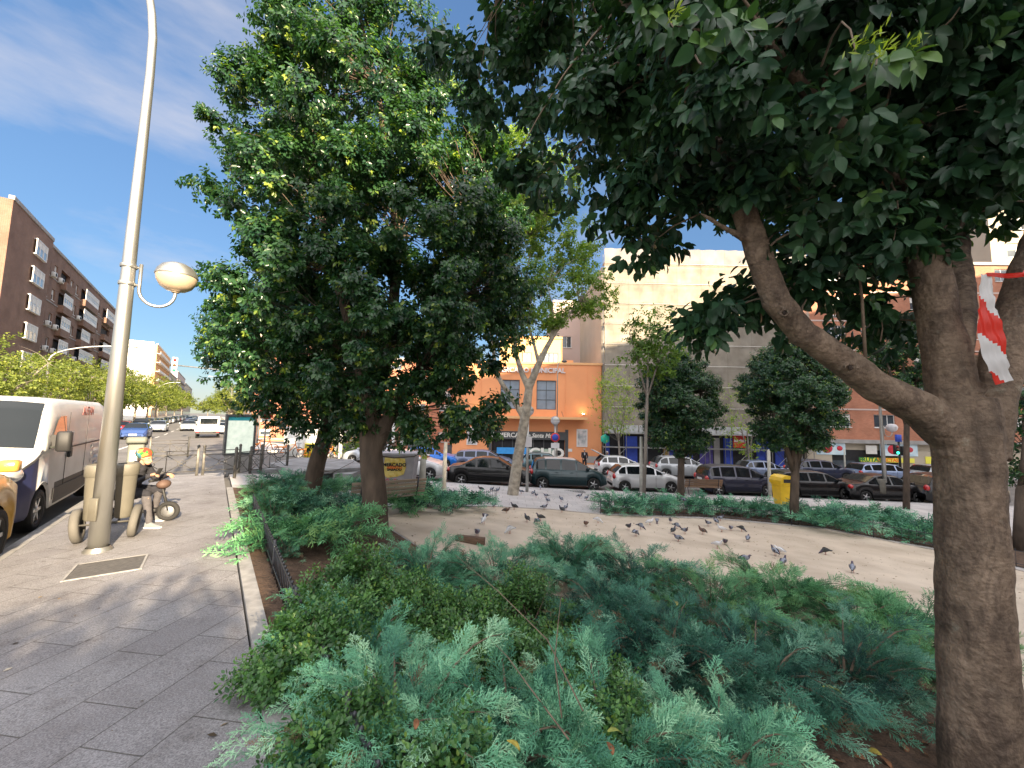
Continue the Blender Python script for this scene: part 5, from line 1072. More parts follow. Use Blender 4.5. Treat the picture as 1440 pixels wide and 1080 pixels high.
def car(kind, name, label, loc, rz, col, metal=.25, group=None, roof=None, det=2, rim=None, cat='car', sc=1.0):
    c = CARS[kind]; L_, W, H = c['L']*sc, c['W'], c['H']; hw = W/2; pm = paint(col, metal); pr = paint(roof, metal) if roof else pm
    root_ = empty(name, loc, rz, label, cat, group)
    x0 = -L_/2; wx = [x0+L_*q for q in c['wh']]; wr = c['wr']; ar = wr*1.13
    ts = sorted(set([round(i/46, 4) for i in range(47)] + [round(p[0], 4) for p in c['top']] + [round(v, 4) for v in (*c['gl'], *c['rw'], *c['ws'])] + [round(q+s*.012, 4) for q in c['pil'] for s in (-1, 1)] + [round((w_+s*ar*k-x0)/L_, 4) for w_ in wx for s in (-1, 1) for k in (.3, .6, .8, .93, 1.0, 1.04)]))
    ts = [t for t in ts if 0 <= t <= 1]; rings = []
    for t in ts:
        x = x0+L_*t; zt = lerp_tab(c['top'], t)*H/c['H']; e = min(t, 1-t)*L_
        w_ = hw*(1-.20*max(0, 1-e/.42)**2.2); bl = min(c['belt']+.05*(1-t)-.02*t, zt-.045); zs = .20+.10*max(0, 1-e/.35)
        for q in wx:
            d = abs(x-q)
            if d < ar: zs = max(zs, wr+math.sqrt(ar*ar-d*d)*.98)
        g = max(0, zt-bl-.05); rk = min(1, g/.40); wro = w_*(.965-.21*rk); zm = (zs+bl)/2 if zs < bl-.1 else zs+.03
        pts = [(w_*.93, zs), (w_*.985, min(zs+.05, bl-.02)), (w_, max(zm, zs+.035) if zm < bl-.02 else bl-.015), (w_*.985, bl-.01), (w_*.955, bl), (wro, max(zt-.055-.02*rk, bl+.005)), (wro*.93, zt-.02), (wro*.6, zt), (0, zt+.012*rk+.01)]
        rings.append((x, pts, g, t))
    mb = MB(); gm = MB(); n = len(rings[0][1]); idx = []
    for x, pts, g, t in rings:
        r_ = []
        for s in (1, -1):
            for (y, z) in (pts if s == 1 else pts[::-1][1:]): r_.append(len(mb.v)); mb.v.append((x, s*y, z))
        idx.append(r_)
    m = 2*n-1; gl = {'side_window': [], 'windscreen': [], 'rear_window': []}
    for i in range(len(rings)-1):
        tm = (rings[i][3]+rings[i+1][3])/2; g = min(rings[i][2], rings[i+1][2])
        for k in range(m-1):
            f = [idx[i][k], idx[i][k+1], idx[i+1][k+1], idx[i+1][k]]; kk = k if k < n-1 else m-2-k
            isg = None
            if kk == 4 and g > .10 and c['gl'][0]+.02 < tm < c['gl'][1]-.012 and not any(abs(tm-p) < .012 for p in c['pil']): isg = 'side_window'
            if kk in (6, 7) and c['ws'][0] < tm < c['ws'][1]: isg = 'windscreen'
            if kk in (6, 7) and c['rw'][0] < tm < c['rw'][1]: isg = 'rear_window'
            if isg: gl[isg].append(f)
            mb.face(f, 1 if kk >= 6 and .2 < tm < c['ws'][0] else 0, True)
    for r_ in (idx[0], idx[-1]): mb.face(r_ if r_ is idx[0] else r_[::-1], 0)
    body = mb.build('body', [pm, pr], root_)
    if body.data.polygons[len(body.data.polygons)//2].normal.z < 0 and False: body.data.flip_normals()
    for nm, fs in gl.items():
        if not fs: continue
        used = sorted({v for f in fs for v in f}); mp = {v: i for i, v in enumerate(used)}; q = MB()
        for v in used:
            p = Vector(mb.v[v]); o = Vector((0, (1 if p.y > 0 else -1)*.008 if nm == 'side_window' else 0, .004 if nm == 'side_window' else .012)); 
            if nm == 'windscreen': o.x = .01
            if nm == 'rear_window': o.x = -.01
            q.v.append(tuple(p+o))
        if nm == 'side_window':
            for s in (1, -1):
                q2 = MB(); fs2 = [f for f in fs if mb.v[f[0]][1]*s > 0]; u2 = sorted({v for f in fs2 for v in f}); m2 = {v: i for i, v in enumerate(u2)}
                q2.v = [q.v[mp[v]] for v in u2]
                for f in fs2: q2.face([m2[v] for v in f], 0, True)
                q2.build(nm, M_carglass, root_)
        else:
            for f in fs: q.face([mp[v] for v in f], 0, True)
            q.build(nm, M_carglass, root_)
    for i, q in enumerate(wx):
        for s in (1, -1): wheel(root_, q, s*(hw-.12), wr, .2, s, rim)
    b = MB(); b.box(x0+.25, x0+L_-.25, -hw*.80, hw*.80, .22, .55); b.box(wx[0]-ar, wx[0]+ar, -hw*.72, hw*.72, .3, wr+ar*.9); b.box(wx[1]-ar, wx[1]+ar, -hw*.72, hw*.72, .3, wr+ar*.8); b.build('underbody', M_plastic, root_)
    if det > 1:
        zl = lerp_tab(c['top'], .985)-.06
        for s in (1, -1):
            b = MB(); b.ell((x0+L_*.945, s*hw*.70, zl), (.17, .17, .075), n=12, h=7); b.build('headlight', M_head, root_)
            b = MB(); zt_ = lerp_tab(c['top'], .02)-.12; b.ell((x0+.10, s*hw*.76, zt_), (.11, .16, .12 if kind in ('sedan', 'wagon') else .17), n=12, h=7); b.build('tail_light', M_tail, root_)
            b = MB(); zb = c['belt']+.06; b.rbox(x0+L_*(c['ws'][1]-.045)-.07, x0+L_*(c['ws'][1]-.045)+.09, hw*.98, hw+.17, zb, zb+.13, .04)
            if s < 0: b.v = [(v[0], -v[1], v[2]) for v in b.v]; b.f = [f[::-1] for f in b.f]
            b.build('wing_mirror', pm, root_)
            for px_ in (c['pil'][1]-.03, c['pil'][2]-.035 if len(c['pil']) > 2 else .6):
                b = MB(); xx = x0+L_*px_; y = s*(hw*.985); b.box(xx-.20, xx-.04, min(y, y+s*.03), max(y, y+s*.03), c['belt']-.14, c['belt']-.11); b.build('door_handle', pm, root_)
        b = MB(); b.box(x0+L_-.02, x0+L_+.015, -.26, .26, .42, .53); b.build('number_plate', M_plate, root_)
        b = MB(); zz = .80 if kind in ('hatch', 'mpv', 'suv', 'wagon') else .78; b.box(x0-.012, x0+.03, -.26, .26, zz, zz+.11); b.build('number_plate', M_plate, root_)
        b = MB(); b.box(x0+L_-.10, x0+L_-.0, -hw*.62, hw*.62, .30, .41); b.box(x0+.0, x0+.1, -hw*.7, hw*.7, .30, .44); b.box(wx[0]+ar+.03, wx[1]-ar-.03, -hw*1.0, -hw*.94, .21, .28); b.box(wx[0]+ar+.03, wx[1]-ar-.03, hw*.94, hw*1.0, .21, .28); b.build('lower_trim', M_plastic, root_)
        # door shut lines as thin recessed strips
        b = MB()
        for q in c['pil'][:3]:
            xx = x0+L_*q
            if min(abs(xx-w_) for w_ in wx) < ar*.8: continue
            for s in (1, -1): b.box(xx-.006, xx+.006, min(s*hw*.97, s*(hw*1.001)), max(s*hw*.97, s*hw*1.001), .32, c['belt']-.03)
        if b.v: b.build('door_gap', M_plastic, root_)
    return root_
def cz(x, y): return T(x, y)+RZ
def side_car(kind, px, Y, col, label, rz=0, **kw):
    x = at(px, 640, Y).x; return car(kind, 'parked_car', label, (x, Y, cz(x, Y)), rz, col, **kw)
G1 = 'cars parked along the plaza kerb'; G2 = 'cars parked before the shops'
BLK = (.004, .004, .005); WHT = (.62, .63, .64); SIL = (.36, .38, .40); NVY = (.02, .028, .06); BLU = (.12, .18, .30)
side_car('sedan', 690, 21.6, BLK, 'black saloon with silver wheels parked left of the pale mottled tree', group=G1)
side_car('mpv', 797, 22.3, (.012, .035, .042), 'dark petrol green people carrier with a paler roof, parked right of the mottled tree', group=G1, roof=(.55, .56, .57))
side_car('hatch', 905, 22.8, WHT, 'small white hatchback parked behind the thin pale pole', group=G1)
side_car('mpv', 1033, 23.0, (.022, .024, .045), 'dark blue people carrier behind the wooden bench', group=G1)
side_car('wagon', 1135, 22.9, BLK, 'black estate car just right of the yellow bin', group=G1)
side_car('sedan', 1232, 22.4, BLK, 'black saloon behind the thin lamp post with its litter bin', group=G1)
side_car('suv', 1335, 21.8, BLK, 'black off roader with a big rear window, by the thick brown trunk', group=G1)
side_car('hatch', 577, 21.3, WHT, 'white hatchback half hidden behind the poster covered box', group=G1)
side_car('hatch', 470, 20.9+9, SIL, 'silver car hidden mostly by the trunks', group=G2, rz=.05) if False else None
side_car('hatch', 525, 29.2, (.42, .46, .52), 'light silver blue hatchback between the two trunks', group=G2, rz=math.pi)
side_car('hatch', 607, 30.0, (.01, .16, .62), 'bright blue car under the low branches of the tall tree', group=G2)
side_car('wagon', 680, 30.6, (.14, .17, .27), 'grey blue estate car behind the black saloon', group=G2)
side_car('hatch', 768, 31.0, (.07, .13, .15), 'dark teal hatchback before the painted shutter', group=G2)
side_car('hatch', 873, 31.2, WHT, 'white hatchback beside the two people at the open boot', group=G2)
side_car('suv', 957, 30.6, SIL, 'silver off roader behind the round dark tree', group=G2)
side_car('hatch', 1073, 30.6, (.16, .20, .30), 'grey blue hatchback behind the yellow bin', group=G2)
side_car('suv', 1150, 30.6, NVY, 'dark navy off roader behind the black estate car', group=G2)
side_car('wagon', 1238, 30.4, (.20, .26, .40), 'pale blue estate car before the fruit shop', group=G2)
side_car('wagon', 1330, 30.0, SIL, 'silver estate car behind the black off roader', group=G2)
# --- avenue traffic and parked rows
def ave(kind, u, v, col, label, toward=True, det=2, name='car', group='cars on the avenue'):
    x, y = UV(u, v); return car(kind, name, label, (x, y, cz(x, y)), ST+(math.pi if toward else 0), col, group=group, det=det)
ave('sedan', 50, -5.7, (.03, .07, .22), 'blue saloon driving towards the junction on the left side of the avenue')
ave('sedan', 74, -3.0, SIL, 'silver car driving towards the junction in the middle of the avenue')
ave('hatch', 63, -8.5, (.45, .02, .02), 'red car parked at the left kerb of the avenue behind the blue one')
ave('hatch', 46, -8.8, (.25, .27, .28), 'grey car parked at the left kerb level with the blue saloon')
ave('suv', 78, -8.5, BLK, 'black car parked at the left kerb past the red one')
ave('wagon', 70, -5.9, (.3, .34, .38), 'grey car following the blue saloon')
cols = [SIL, BLK, WHT, NVY, (.3, .3, .31), WHT, BLK, SIL, (.1, .02, .02), WHT, NVY, SIL]
g = random.Random(9)
ORD = ['first', 'second', 'third', 'fourth', 'fifth', 'sixth', 'seventh', 'eighth', 'ninth', 'tenth', 'eleventh', 'twelfth', 'thirteenth', 'fourteenth', 'fifteenth', 'sixteenth']
CN = {SIL: 'silver', BLK: 'black', WHT: 'white', NVY: 'navy', (.3, .3, .31): 'grey', (.1, .02, .02): 'maroon'}
KN_ = {'sedan': 'saloon', 'hatch': 'hatchback', 'wagon': 'estate', 'suv': 'off roader', 'mpv': 'people carrier'}
for i in range(16):
    kd, cc = g.choice(['sedan', 'hatch', 'wagon', 'suv']), cols[i % 12]; ave(kd, 86+i*7.5, -8.6, cc, '%s %s, %s in the far row parked along the left kerb' % (CN[cc], KN_[kd], ORD[i]), det=1, name='parked_car', group='distant cars parked on the left')
for i in range(10):
    kd, cc = g.choice(['sedan', 'hatch', 'wagon', 'mpv']), cols[(i+5) % 12]; ave(kd, 92+i*11, g.choice((-3.2, -6.0)), cc, '%s %s, %s of the distant cars coming down the avenue' % (CN[cc], KN_[kd], ORD[i]), det=1, group='distant cars on the avenue')
for i in range(10):
    kd, cc = g.choice(['sedan', 'hatch', 'wagon', 'mpv']), cols[(i+2) % 12]; ave(kd, 64+i*8.2, .6, cc, '%s %s, %s in the right hand row behind the map panel' % (CN[cc], KN_[kd], ORD[i]), False, det=1, name='parked_car', group='cars parked on the right of the avenue')
# flat bed lorry
x, y = UV(52, -.5); lr = empty('flatbed_truck', (x, y, cz(x, y)), ST, 'white flatbed truck seen from behind, standing left of the map panel', 'truck')
b = MB(); b.box(-2.6, 1.2, -1.0, 1.0, .75, .85); b.box(-2.65, -2.6, -1.02, 1.02, .72, 1.2); b.box(-2.6, 1.2, .98, 1.02, .85, 1.2); b.box(-2.6, 1.2, -1.02, -.98, .85, 1.2); b.build('flatbed', mat('truck_white', (.72, .70, .66), .5, var=.06), lr)
b = MB(); b.rbox(1.3, 3.0, -.95, .95, .5, 2.15, .18); cb = b.build('cab', bpy.data.materials['truck_white'], lr); b = MB(); b.box(1.27, 1.298, -.75, .75, 1.35, 1.95); b.build('rear_window', M_carglass, cb)
for xx in (-1.6, 2.3):
    for s in (1, -1): wheel(lr, xx, s*.85, .36, .22, s)
b = MB(); b.box(-2.5, 2.8, -.4, .4, .5, .72); b.box(-2.66, -2.6, -.9, .9, .45, .6); b.build('chassis', M_plastic, lr)
for s in (1, -1): b = MB(); b.box(-2.69, -2.655, s*.8-.12, s*.8+.12, .60, .71); b.build('tail_light', M_tail, lr)
# dumpster-like wheel loader beside it
# --- white van at the kerb
VU, VV = 9.25, -3.28; vx, vy = UV(VU, VV); van = empty('delivery_van', (vx, vy, cz(vx, vy)), ST, 'large white van with a dark blue bumper parked at the sidewalk kerb, facing the camera', 'van')
M_van = mat('van_white', (.50, .50, .50), .5, var=.06, coat=.1); M_vblue = mat('van_blue', (.025, .035, .12), .5, var=.1)
# local x runs down the avenue; the nose is at x=0
prof = [(0,.50,.72),(.03,.35,1.0),(.10,.30,1.08),(.22,.28,1.16),(.50,.28,1.30),(.74,.28,1.42),(1.02,.28,1.74),(1.26,.28,2.03),(1.42,.28,2.17),(1.62,.28,2.23),(1.9,.28,2.26),(2.4,.28,2.28),(3.2,.28,2.28),(4.2,.28,2.28),(5.2,.28,2.28),(5.55,.3,2.27),(5.62,.35,2.22)]
xs = sorted(set([p[0] for p in prof] + [.95+.43*math.cos(a) for a in [math.pi*k/8 for k in range(9)]] + [4.5+.43*math.cos(a) for a in [math.pi*k/8 for k in range(9)]]+[2.62, 1.56]))
mb = MB(); idx = []; HW = 1.02
for x in xs:
    zb = lerp_tab([(p[0], p[1]) for p in prof], x); zt = lerp_tab([(p[0], p[2]) for p in prof], x); w_ = HW*(1-.22*max(0, 1-x/.75)**2)
    for q in (.95, 4.5):
        d = abs(x-q)
        if d < .43: zb = max(zb, .34+math.sqrt(.43**2-d*d))
    bl = min(1.32, zt-.06); g_ = min(1, max(0, zt-bl-.1)/.8); wt = w_*(1-.11*g_)
    pts = [(w_*.97, zb), (w_, zb+.06 if zb < bl-.1 else zb+.01), (w_, max(zb+.02, .72)), (w_*.995, bl), (w_*(1-.05*g_), bl+(zt-bl)*.55), (wt, zt-.13), (wt*.90, zt-.03), (wt*.55, zt), (0, zt+.01)]
    r_ = []
    for s in (1, -1):
        for y, z in (pts if s == 1 else pts[::-1][1:]): r_.append(len(mb.v)); mb.v.append((x, s*y, z))
    idx.append(r_)
m = len(idx[0]); WS = []; SW = []
for i in range(len(xs)-1):
    xm = (xs[i]+xs[i+1])/2
    for k in range(m-1):
        f = [idx[i][k], idx[i][k+1], idx[i+1][k+1], idx[i+1][k]]; kk = k if k < 8 else m-2-k
        if kk in (6, 7) and .74 < xm < 1.42: WS.append(f)
        mb.face(f, 1 if (kk <= 2 and xm < .62) else (2 if kk == 1 and 1.5 < xm < 3.9 else 0), True)
for r_ in (idx[0], idx[-1]): mb.face(r_[::-1] if r_ is idx[-1] else r_, 1 if r_ is idx[0] else 0)
mb.build('body', [M_van, M_vblue, M_plastic], van)
def onglass(nm, pts3, M=M_carglass):
    q = MB(); q.v = [tuple(p) for p in pts3]; q.face(list(range(len(pts3)))); return q.build(nm, M, van)
q = MB(); used = sorted({v for f in WS for v in f}); mp = {v: i for i, v in enumerate(used)}
for v in used: p = mb.v[v]; q.v.append((p[0]-.018, p[1]*1.0, p[2]+.012))
for f in WS: q.face([mp[v] for v in f], 0, True)
q.build('windscreen', M_carglass, van)
for s in (1, -1):
    def sy(z): return s*(HW*(1-.05*min(1, max(0, z-1.30)/.62))+.006)
    q = MB(); q.v = [(x, sy(z)+(s*.004), z) for x, z in ((1.02, 1.36), (1.66, 1.36), (2.02, 1.38), (2.04, 1.93), (1.68, 1.92), (1.55, 1.86))]; q.face([0, 1, 2, 3, 4, 5]); q.build('side_window', M_carglass, van)
    q = MB(); q.rbox(1.13, 1.29, min(s*1.06, s*1.25), max(s*1.06, s*1.25), 1.30, 1.66, .05); q.box(1.16, 1.2, min(s*1.0, s*1.06), max(s*1.0, s*1.06), 1.4, 1.6); q.build('wing_mirror', M_plastic, van)
    q = MB(); q.box(2.06, 2.075, min(s*1.021, s*1.026), max(s*1.021, s*1.026), .5, 2.0); q.box(3.45, 3.465, min(s*1.021, s*1.026), max(s*1.021, s*1.026), .5, 2.0); q.box(2.1, 5.4, min(s*1.021, s*1.028), max(s*1.021, s*1.028), 1.30, 1.33); q.build('panel_gap', M_plastic, van)
    q = MB(); q.rbox(2.15, 2.32, min(s*1.02, s*1.06), max(s*1.02, s*1.06), 1.12, 1.3, .02); q.build('door_handle', M_plastic, van)
    q = MB(); q.ell((.26, s*.80, 1.02), (.28, .16, .15), n=16, h=9); q.build('headlight', M_head, van)
    q = MB(); q.box(1.5, 3.9, min(s*1.0, s*1.035), max(s*1.0, s*1.035), .42, .62); q.build('side_trim', M_plastic, van)
    for xx in (.95, 4.5): wheel(van, xx, s*.88, .35, .24, s, spokes=6)
q = MB(); q.box(-.06, .35, -.86, .86, .34, .62, 0); q.box(-.07, .0, -.5, .5, .64, .80, 1); q.build('bumper', [M_vblue, M_plastic], van)
q = MB(); q.box(-.085, -.062, -.26, .26, .44, .55); q.build('number_plate', M_plate, van)
q = MB(); q.box(.4, 5.3, -.8, .8, .3, .7); q.box(.5, 1.4, -.75, .75, .3, .8); q.build('underbody', M_plastic, van)
q = MB(); q.box(.9, 1.5, -.85, .85, 1.10, 1.30, 0); q.build('dashboard', M_plastic, van)
# printed logo and papers on the flank towards the sidewalk (local -y)
M_logo = mat('logo_red', (.45, .14, .12), .5, var=.05); M_logog = mat('logo_grey', (.42, .42, .43), .5, var=.05)
lg = text('logo_letters', 'ALFEAN', .26, (3.6, -(HW*.955+.012), 2.02), (math.pi/2, 0, 0), M_logo, van, .003, bold=.006)
q = MB()
for i in range(5): a = R(35+i*28); q.add([(3.6+.20*math.cos(a), -.995, 2.17), (3.6+.46*math.cos(a), -.985, 2.17+.3*math.sin(a)), (3.6+.46*math.cos(a+.10), -.985, 2.17+.3*math.sin(a+.10))], [(0, 1, 2)])
q.build('logo_rays', M_logog, van)
q = MB(); q.box(2.2, 2.42, -1.034, -1.024, 1.42, 1.62); q.build('sticker', M_frame, van)
q = MB()
for i in range(3): q.box(4.0+.0*i, 5.0-.15*i, -1.034, -1.024, .85+.16*i, .93+.16*i)
q.build('side_stripes', M_logog, van)
# --- yellow van cut by the left edge
gx, gy = UV(6.75, -2.99); gv = car('mpv', 'parked_van', 'mustard yellow small van at the far left edge, parked in front of the white van', (gx, gy, cz(gx, gy)), ST, (.55, .33, .07), group='vehicles parked beside the sidewalk', cat='van')
gv.scale = (1, 1, 1.1)
# ---------------------------------------------------------------- lamps
M_pole = mat('pole_steel', (.40, .40, .38), .36, .8, var=.16, vs=7, stretch=(1, 1, .15)); M_globe = mat('globe_plastic', (.46, .36, .25), .3, var=.08, vs=3, coat=.4); M_gw = mat('globe_white', (.62, .60, .62), .3, var=.06, coat=.4)
M_bin = mat('bin_plastic', (.115, .108, .088), .6, var=.12, vs=5); M_jean = mat('dark_cloth', (.018, .018, .024), .9, var=.3, vs=20)
def lamp_post(loc, label, group=None, H=11.6, gdir=(1, 0), bin_=False):
    r = empty('street_lamp', loc, 0, label, 'street lamp', group)
    rd = Vector((-UY, UX, 0)) if gdir is None else Vector((-gdir[0], -gdir[1], 0)); gd = -rd
    b = MB(); p = [Vector((0, 0, 0)), Vector((0, 0, H*.25)), Vector((0, 0, H*.5)), Vector((0, 0, H*.60))]; rad = [.108, .088, .062, .053]
    for k in range(1, 13): a = R(k*6.4); p.append(Vector((0, 0, H*.62)) + rd*(1-math.cos(a))*2.1 + Vector((0, 0, math.sin(a)*3.4))); rad.append(.053-.0016*k)
    b.tube(p, rad, 20, 0); b.lathe([(.15, 0), (.15, .02), (.125, .05), (.122, .06)], 20, 0); b.build('pole', M_pole, r)
    b = MB(); b.rbox(-.055, .055, -.028, 0, 0, .30, .008, M=Matrix.Translation((.0, -.104, .42))); b.build('access_door', M_bin, r)
    e = p[-1]; d = (p[-1]-p[-2]).normalized(); b = MB(); b.ell(tuple(e+d*.35), (.42, .16, .09), n=14, h=8, M=Matrix.Rotation(math.atan2(d.y, d.x), 3, 'Z')); b.build('lamp_head', M_gw, r)
    z0 = 3.62; b = MB(); q = [gd*.13+Vector((0, 0, z0+.42)), gd*.13+Vector((0, 0, z0+.05))]
    for k in range(1, 13): a = math.pi*k/12; q.append(gd*(.13+.20*(1-math.cos(a))) + Vector((0, 0, z0+.05-.22*math.sin(a))))
    q.append(q[-1]+Vector((0, 0, .06))); b.tube(q, .022, 10)
    for zz in (z0+.10, z0+.36): b.tube([Vector((0, 0, zz)), gd*.14+Vector((0, 0, zz))], .016, 8); b.lathe([(.093, zz-.025), (.096, zz-.02), (.096, zz+.02), (.093, zz+.025)], 20)
    b.build('lamp_bracket', M_pole, r)
    c = q[-1]+Vector((0, 0, .20)); b = MB(); b.lathe([(.045, -.23), (.055, -.21), (.12, -.195), (.19, -.145), (.235, -.065), (.252, .02), (.248, .03)], 24, 0, tuple(c)); gl = b.build('globe', M_globe if not bin_ else M_gw, r)
    b = MB(); b.lathe([(.256, .018), (.262, .03), (.256, .045), (.238, .105), (.19, .175), (.11, .22), (.001, .235)], 24, 0, tuple(c)); b.build('globe_cap', M_pole if not bin_ else M_gw, gl)
    if bin_:
        b = MB(); M = Matrix.Translation((-.30, -.05, .35)); b.rbox(-.17, .17, -.17, .17, 0, .78, .05, M=M); b.build('litter_bin', M_bin, r)
    return r
pb = gp(137, 775)
lamp_post((pb.x, pb.y, pb.z), 'tall silver lamp post on the left sidewalk with a round lamp on a hooked bracket', 'tall lamp posts with hooked bracket', gdir=(UY, -UX))
pr_ = gp(1246, 703); lamp_post((pr_.x, pr_.y, pr_.z), 'tall lamp post with a grey litter bin, behind the long hedge on the right', 'tall lamp posts with hooked bracket', H=11, gdir=(1, -.1), bin_=True)
def globe_lamp(px, py, topy, label, sign):
    v = gp(px, py); r = empty('globe_lamp', v, 0, label, 'lamp post', 'lamp posts with one globe'); h = at(px, topy, v.y).z-v.z
    b = MB(); b.tube([(0, 0, 0), (0, 0, h*.3), (0, 0, h-.5)], [.075, .055, .05], 12); b.lathe([(.05, h-.55), (.13, h-.45), (.14, h-.42)], 14); b.build('pole', M_pole, r)
    b = MB(); b.ell((0, 0, h-.22), (.27, .27, .25), n=18, h=12); g_ = b.build('globe', M_gw, r); b = MB(); b.lathe([(.272, h-.22), (.276, h-.2), (.24, h-.09), (.15, h+.0), (.001, h+.04)], 18); b.build('globe_cap', M_pole, g_)
    if sign == 1:
        b = MB(); z = at(px, 621, v.y).z-v.z; b.rbox(-.17, .17, -.24, .24, 0, .02, .03, M=Matrix.Translation((.02, -.085, z)) @ Matrix.Rotation(math.pi/2, 4, 'X')); b.build('sign_plate', M_gw, r)
    else:
        b = MB(); z = at(px, 615, v.y).z-v.z; M = Matrix.Translation((0, -.06, z)) @ Matrix.Rotation(math.pi/2, 4, 'X'); b.lathe([(.001, 0), (.27, 0), (.27, .02), (.001, .021)], 22, 0, M=M); b.lathe([(.001, .0215), (.19, .0215), (.19, .024), (.001, .025)], 22, 1, M=M); b.box(-.24, .24, -.085, -.06, z-.62, z-.32, 2); b.build('no_parking_sign', [M_redp, M_bluep, M_gw], r)
globe_lamp(741, 692, 571, 'pale lamp post with one globe and a white notice, right beside the mottled trunk', 1)
globe_lamp(780, 680, 586, 'smaller lamp post with one globe and a round red and blue parking sign', 2)
def simple_post(nm, px, py, topy, label, cat, r=.07, m=None, group=None, Y=None):
    v = gp(px, py); h = at(px, topy, v.y).z-v.z; b = MB(); b.tube([(0, 0, -.05), (0, 0, h*.5), (.02, 0, h)], [r*1.15, r, r*.85], 10); b.lathe([(r*1.15, 0), (r*1.6, .02), (r*1.15, .08)], 10)
    o = b.build(nm, m or M_palep); o.location = v; return tag(o, label, cat, group)
M_palep = mat('pale_post', (.42, .41, .36), .8, var=.15, vs=4)
for px, py, ty, r, l in ((902, 694, 614, .09, 'before the small white hatchback'), (1083, 700, 632, .085, 'left of the yellow bin'), (624, 690, 622, .085, 'left of the black saloon'), (593, 694, 636, .12, 'thicker one before the white hatchback behind the poster covered box')):
    simple_post('pale_post', px, py, ty, 'plain pale post, '+l, 'post', r, group='pale posts along the plaza')
# sunlit street lamps and signals
def arm_lamp(u, v, H, reach, label, side=1):
    x, y = UV(u, v); r = empty('street_light', (x, y, T(x, y)), 0, label, 'street light', 'arched street lights of the avenue'); d = Vector((UY, -UX, 0))*side
    b = MB(); p = [Vector((0, 0, 0)), Vector((0, 0, H*.8))]; rad = [.1, .07]
    for k in range(1, 9): a = R(k*11); p.append(Vector((0, 0, H*.8))+d*reach*(1-math.cos(a))+Vector((0, 0, H*.2*math.sin(a)))); rad.append(.06)
    b.tube(p, rad, 8); b.build('pole', M_pole, r); b = MB(); e = p[-1]+d*.3; b.ell(tuple(e), (.42, .2, .09), n=10, h=6, M=Matrix.Rotation(math.atan2(d.y, d.x), 3, 'Z')); b.build('lamp_head', M_gw, r)
arm_lamp(44, -10.2, 7.6, 5, 'arched street light nearest on the left of the avenue, over the white van')
arm_lamp(66, -10.2, 8.6, 3, 'arched street light in front of the left row of street trees, second from near')
arm_lamp(112, -10.2, 9, 3, 'distant arched street light on the left side of the avenue')
arm_lamp(98, 1.9, 10, 3, 'arched street light by the sunny tree on the right of the avenue', -1)
arm_lamp(58, 2.8, 11.5, 2, 'tall street light left of the red brick block, right of the avenue', -1)
def signal(parent, M, hz=1.0, lit=None, box=None):
    b = MB(); b.rbox(-.17, .17, -.14, .12, 0, 1.0*hz, .04, M=M); h = b.build('signal_head', box or M_plastic, parent)
    for k, nm in enumerate(('green', 'amber', 'red')):
        c = {'green': (.02, .55, .30), 'amber': (.25, .12, .02), 'red': (.60, .03, .02)}[nm]; q = MB(); q.lathe([(.001, 0), (.11, 0), (.11, .02), (.001, .03)], 14, 0, M=M @ Matrix.Translation((0, -.145, (.18+.32*k)*hz)) @ Matrix.Rotation(math.pi/2, 4, 'X'))
        q.build(nm+'_lens', emis('lens_'+nm, c, 2.0) if lit == nm else mat('lens_dark_'+nm, tuple(v*.35 for v in c), .3), h)
x, y = UV(40, 3.0); gm_ = empty('signal_mast', (x, y, T(x, y)), ST, 'thin mast whose arm carries a pale signal box over the avenue', 'traffic light')
hh = 6.2; b = MB(); b.tube([(0, 0, 0), (0, 0, hh-1.2)]+[(0, 1.2*(1-math.cos(R(a))), hh-1.2+1.2*math.sin(R(a))) for a in (30, 60, 90)]+[(0, 5.6, hh+.15)], [.1, .08, .07, .065, .06, .05], 10); b.build('mast', M_pole, gm_)
signal(gm_, Matrix.Translation((-.2, 5.8, hh-.5)) @ Matrix.Rotation(R(-90), 4, 'Z'), 1.25, None, M_gw)
v = gp(1265, 675); v = Vector((at(1265, 640, 32.9).x, 32.9, 0)); v.z = T(v.x, v.y); tl_ = empty('traffic_light', v, 0, 'dark traffic light pole showing green before the yellow fruit shop sign', 'traffic light')
b = MB(); b.tube([(0, 0, 0), (0, 0, 3.4)], [.09, .07], 10); b.build('pole', M_plastic, tl_); signal(tl_, Matrix.Translation((-.26, 0, 1.9)), .8, 'green'); signal(tl_, Matrix.Translation((.35, 0, 1.8)), .8, 'red'); 
b = MB(); b.rbox(-.2, .2, -.1, .12, 2.95, 3.55, .04); b.build('sign_back', M_bluep, tl_)
simple_post('pale_post', 1189, 668, 632, 'thin pale post at the kerb before the cherry boards', 'post', .06, group='pale posts along the plaza')
# no-entry sign by the map panel
v = Vector((*UV(21.5, 1.9), 0)); v.z = T(v.x, v.y); b = MB(); ne = empty('no_entry_sign', v, ST-math.pi/2, 'round red no entry sign on a pole above the map panel', 'road sign')
b.tube([(0, 0, 0), (0, 0, 2.7)], .035, 8); b.build('pole', M_pole, ne); b = MB(); M = Matrix.Translation((0, -.05, 2.35)) @ Matrix.Rotation(math.pi/2, 4, 'X'); b.lathe([(.001, 0), (.3, 0), (.3, .02), (.001, .021)], 22, 0, M=M); b.box(-.2, .2, -.078, -.06, 2.30, 2.40, 1); b.build('sign_disc', [M_redp, M_gw], ne)
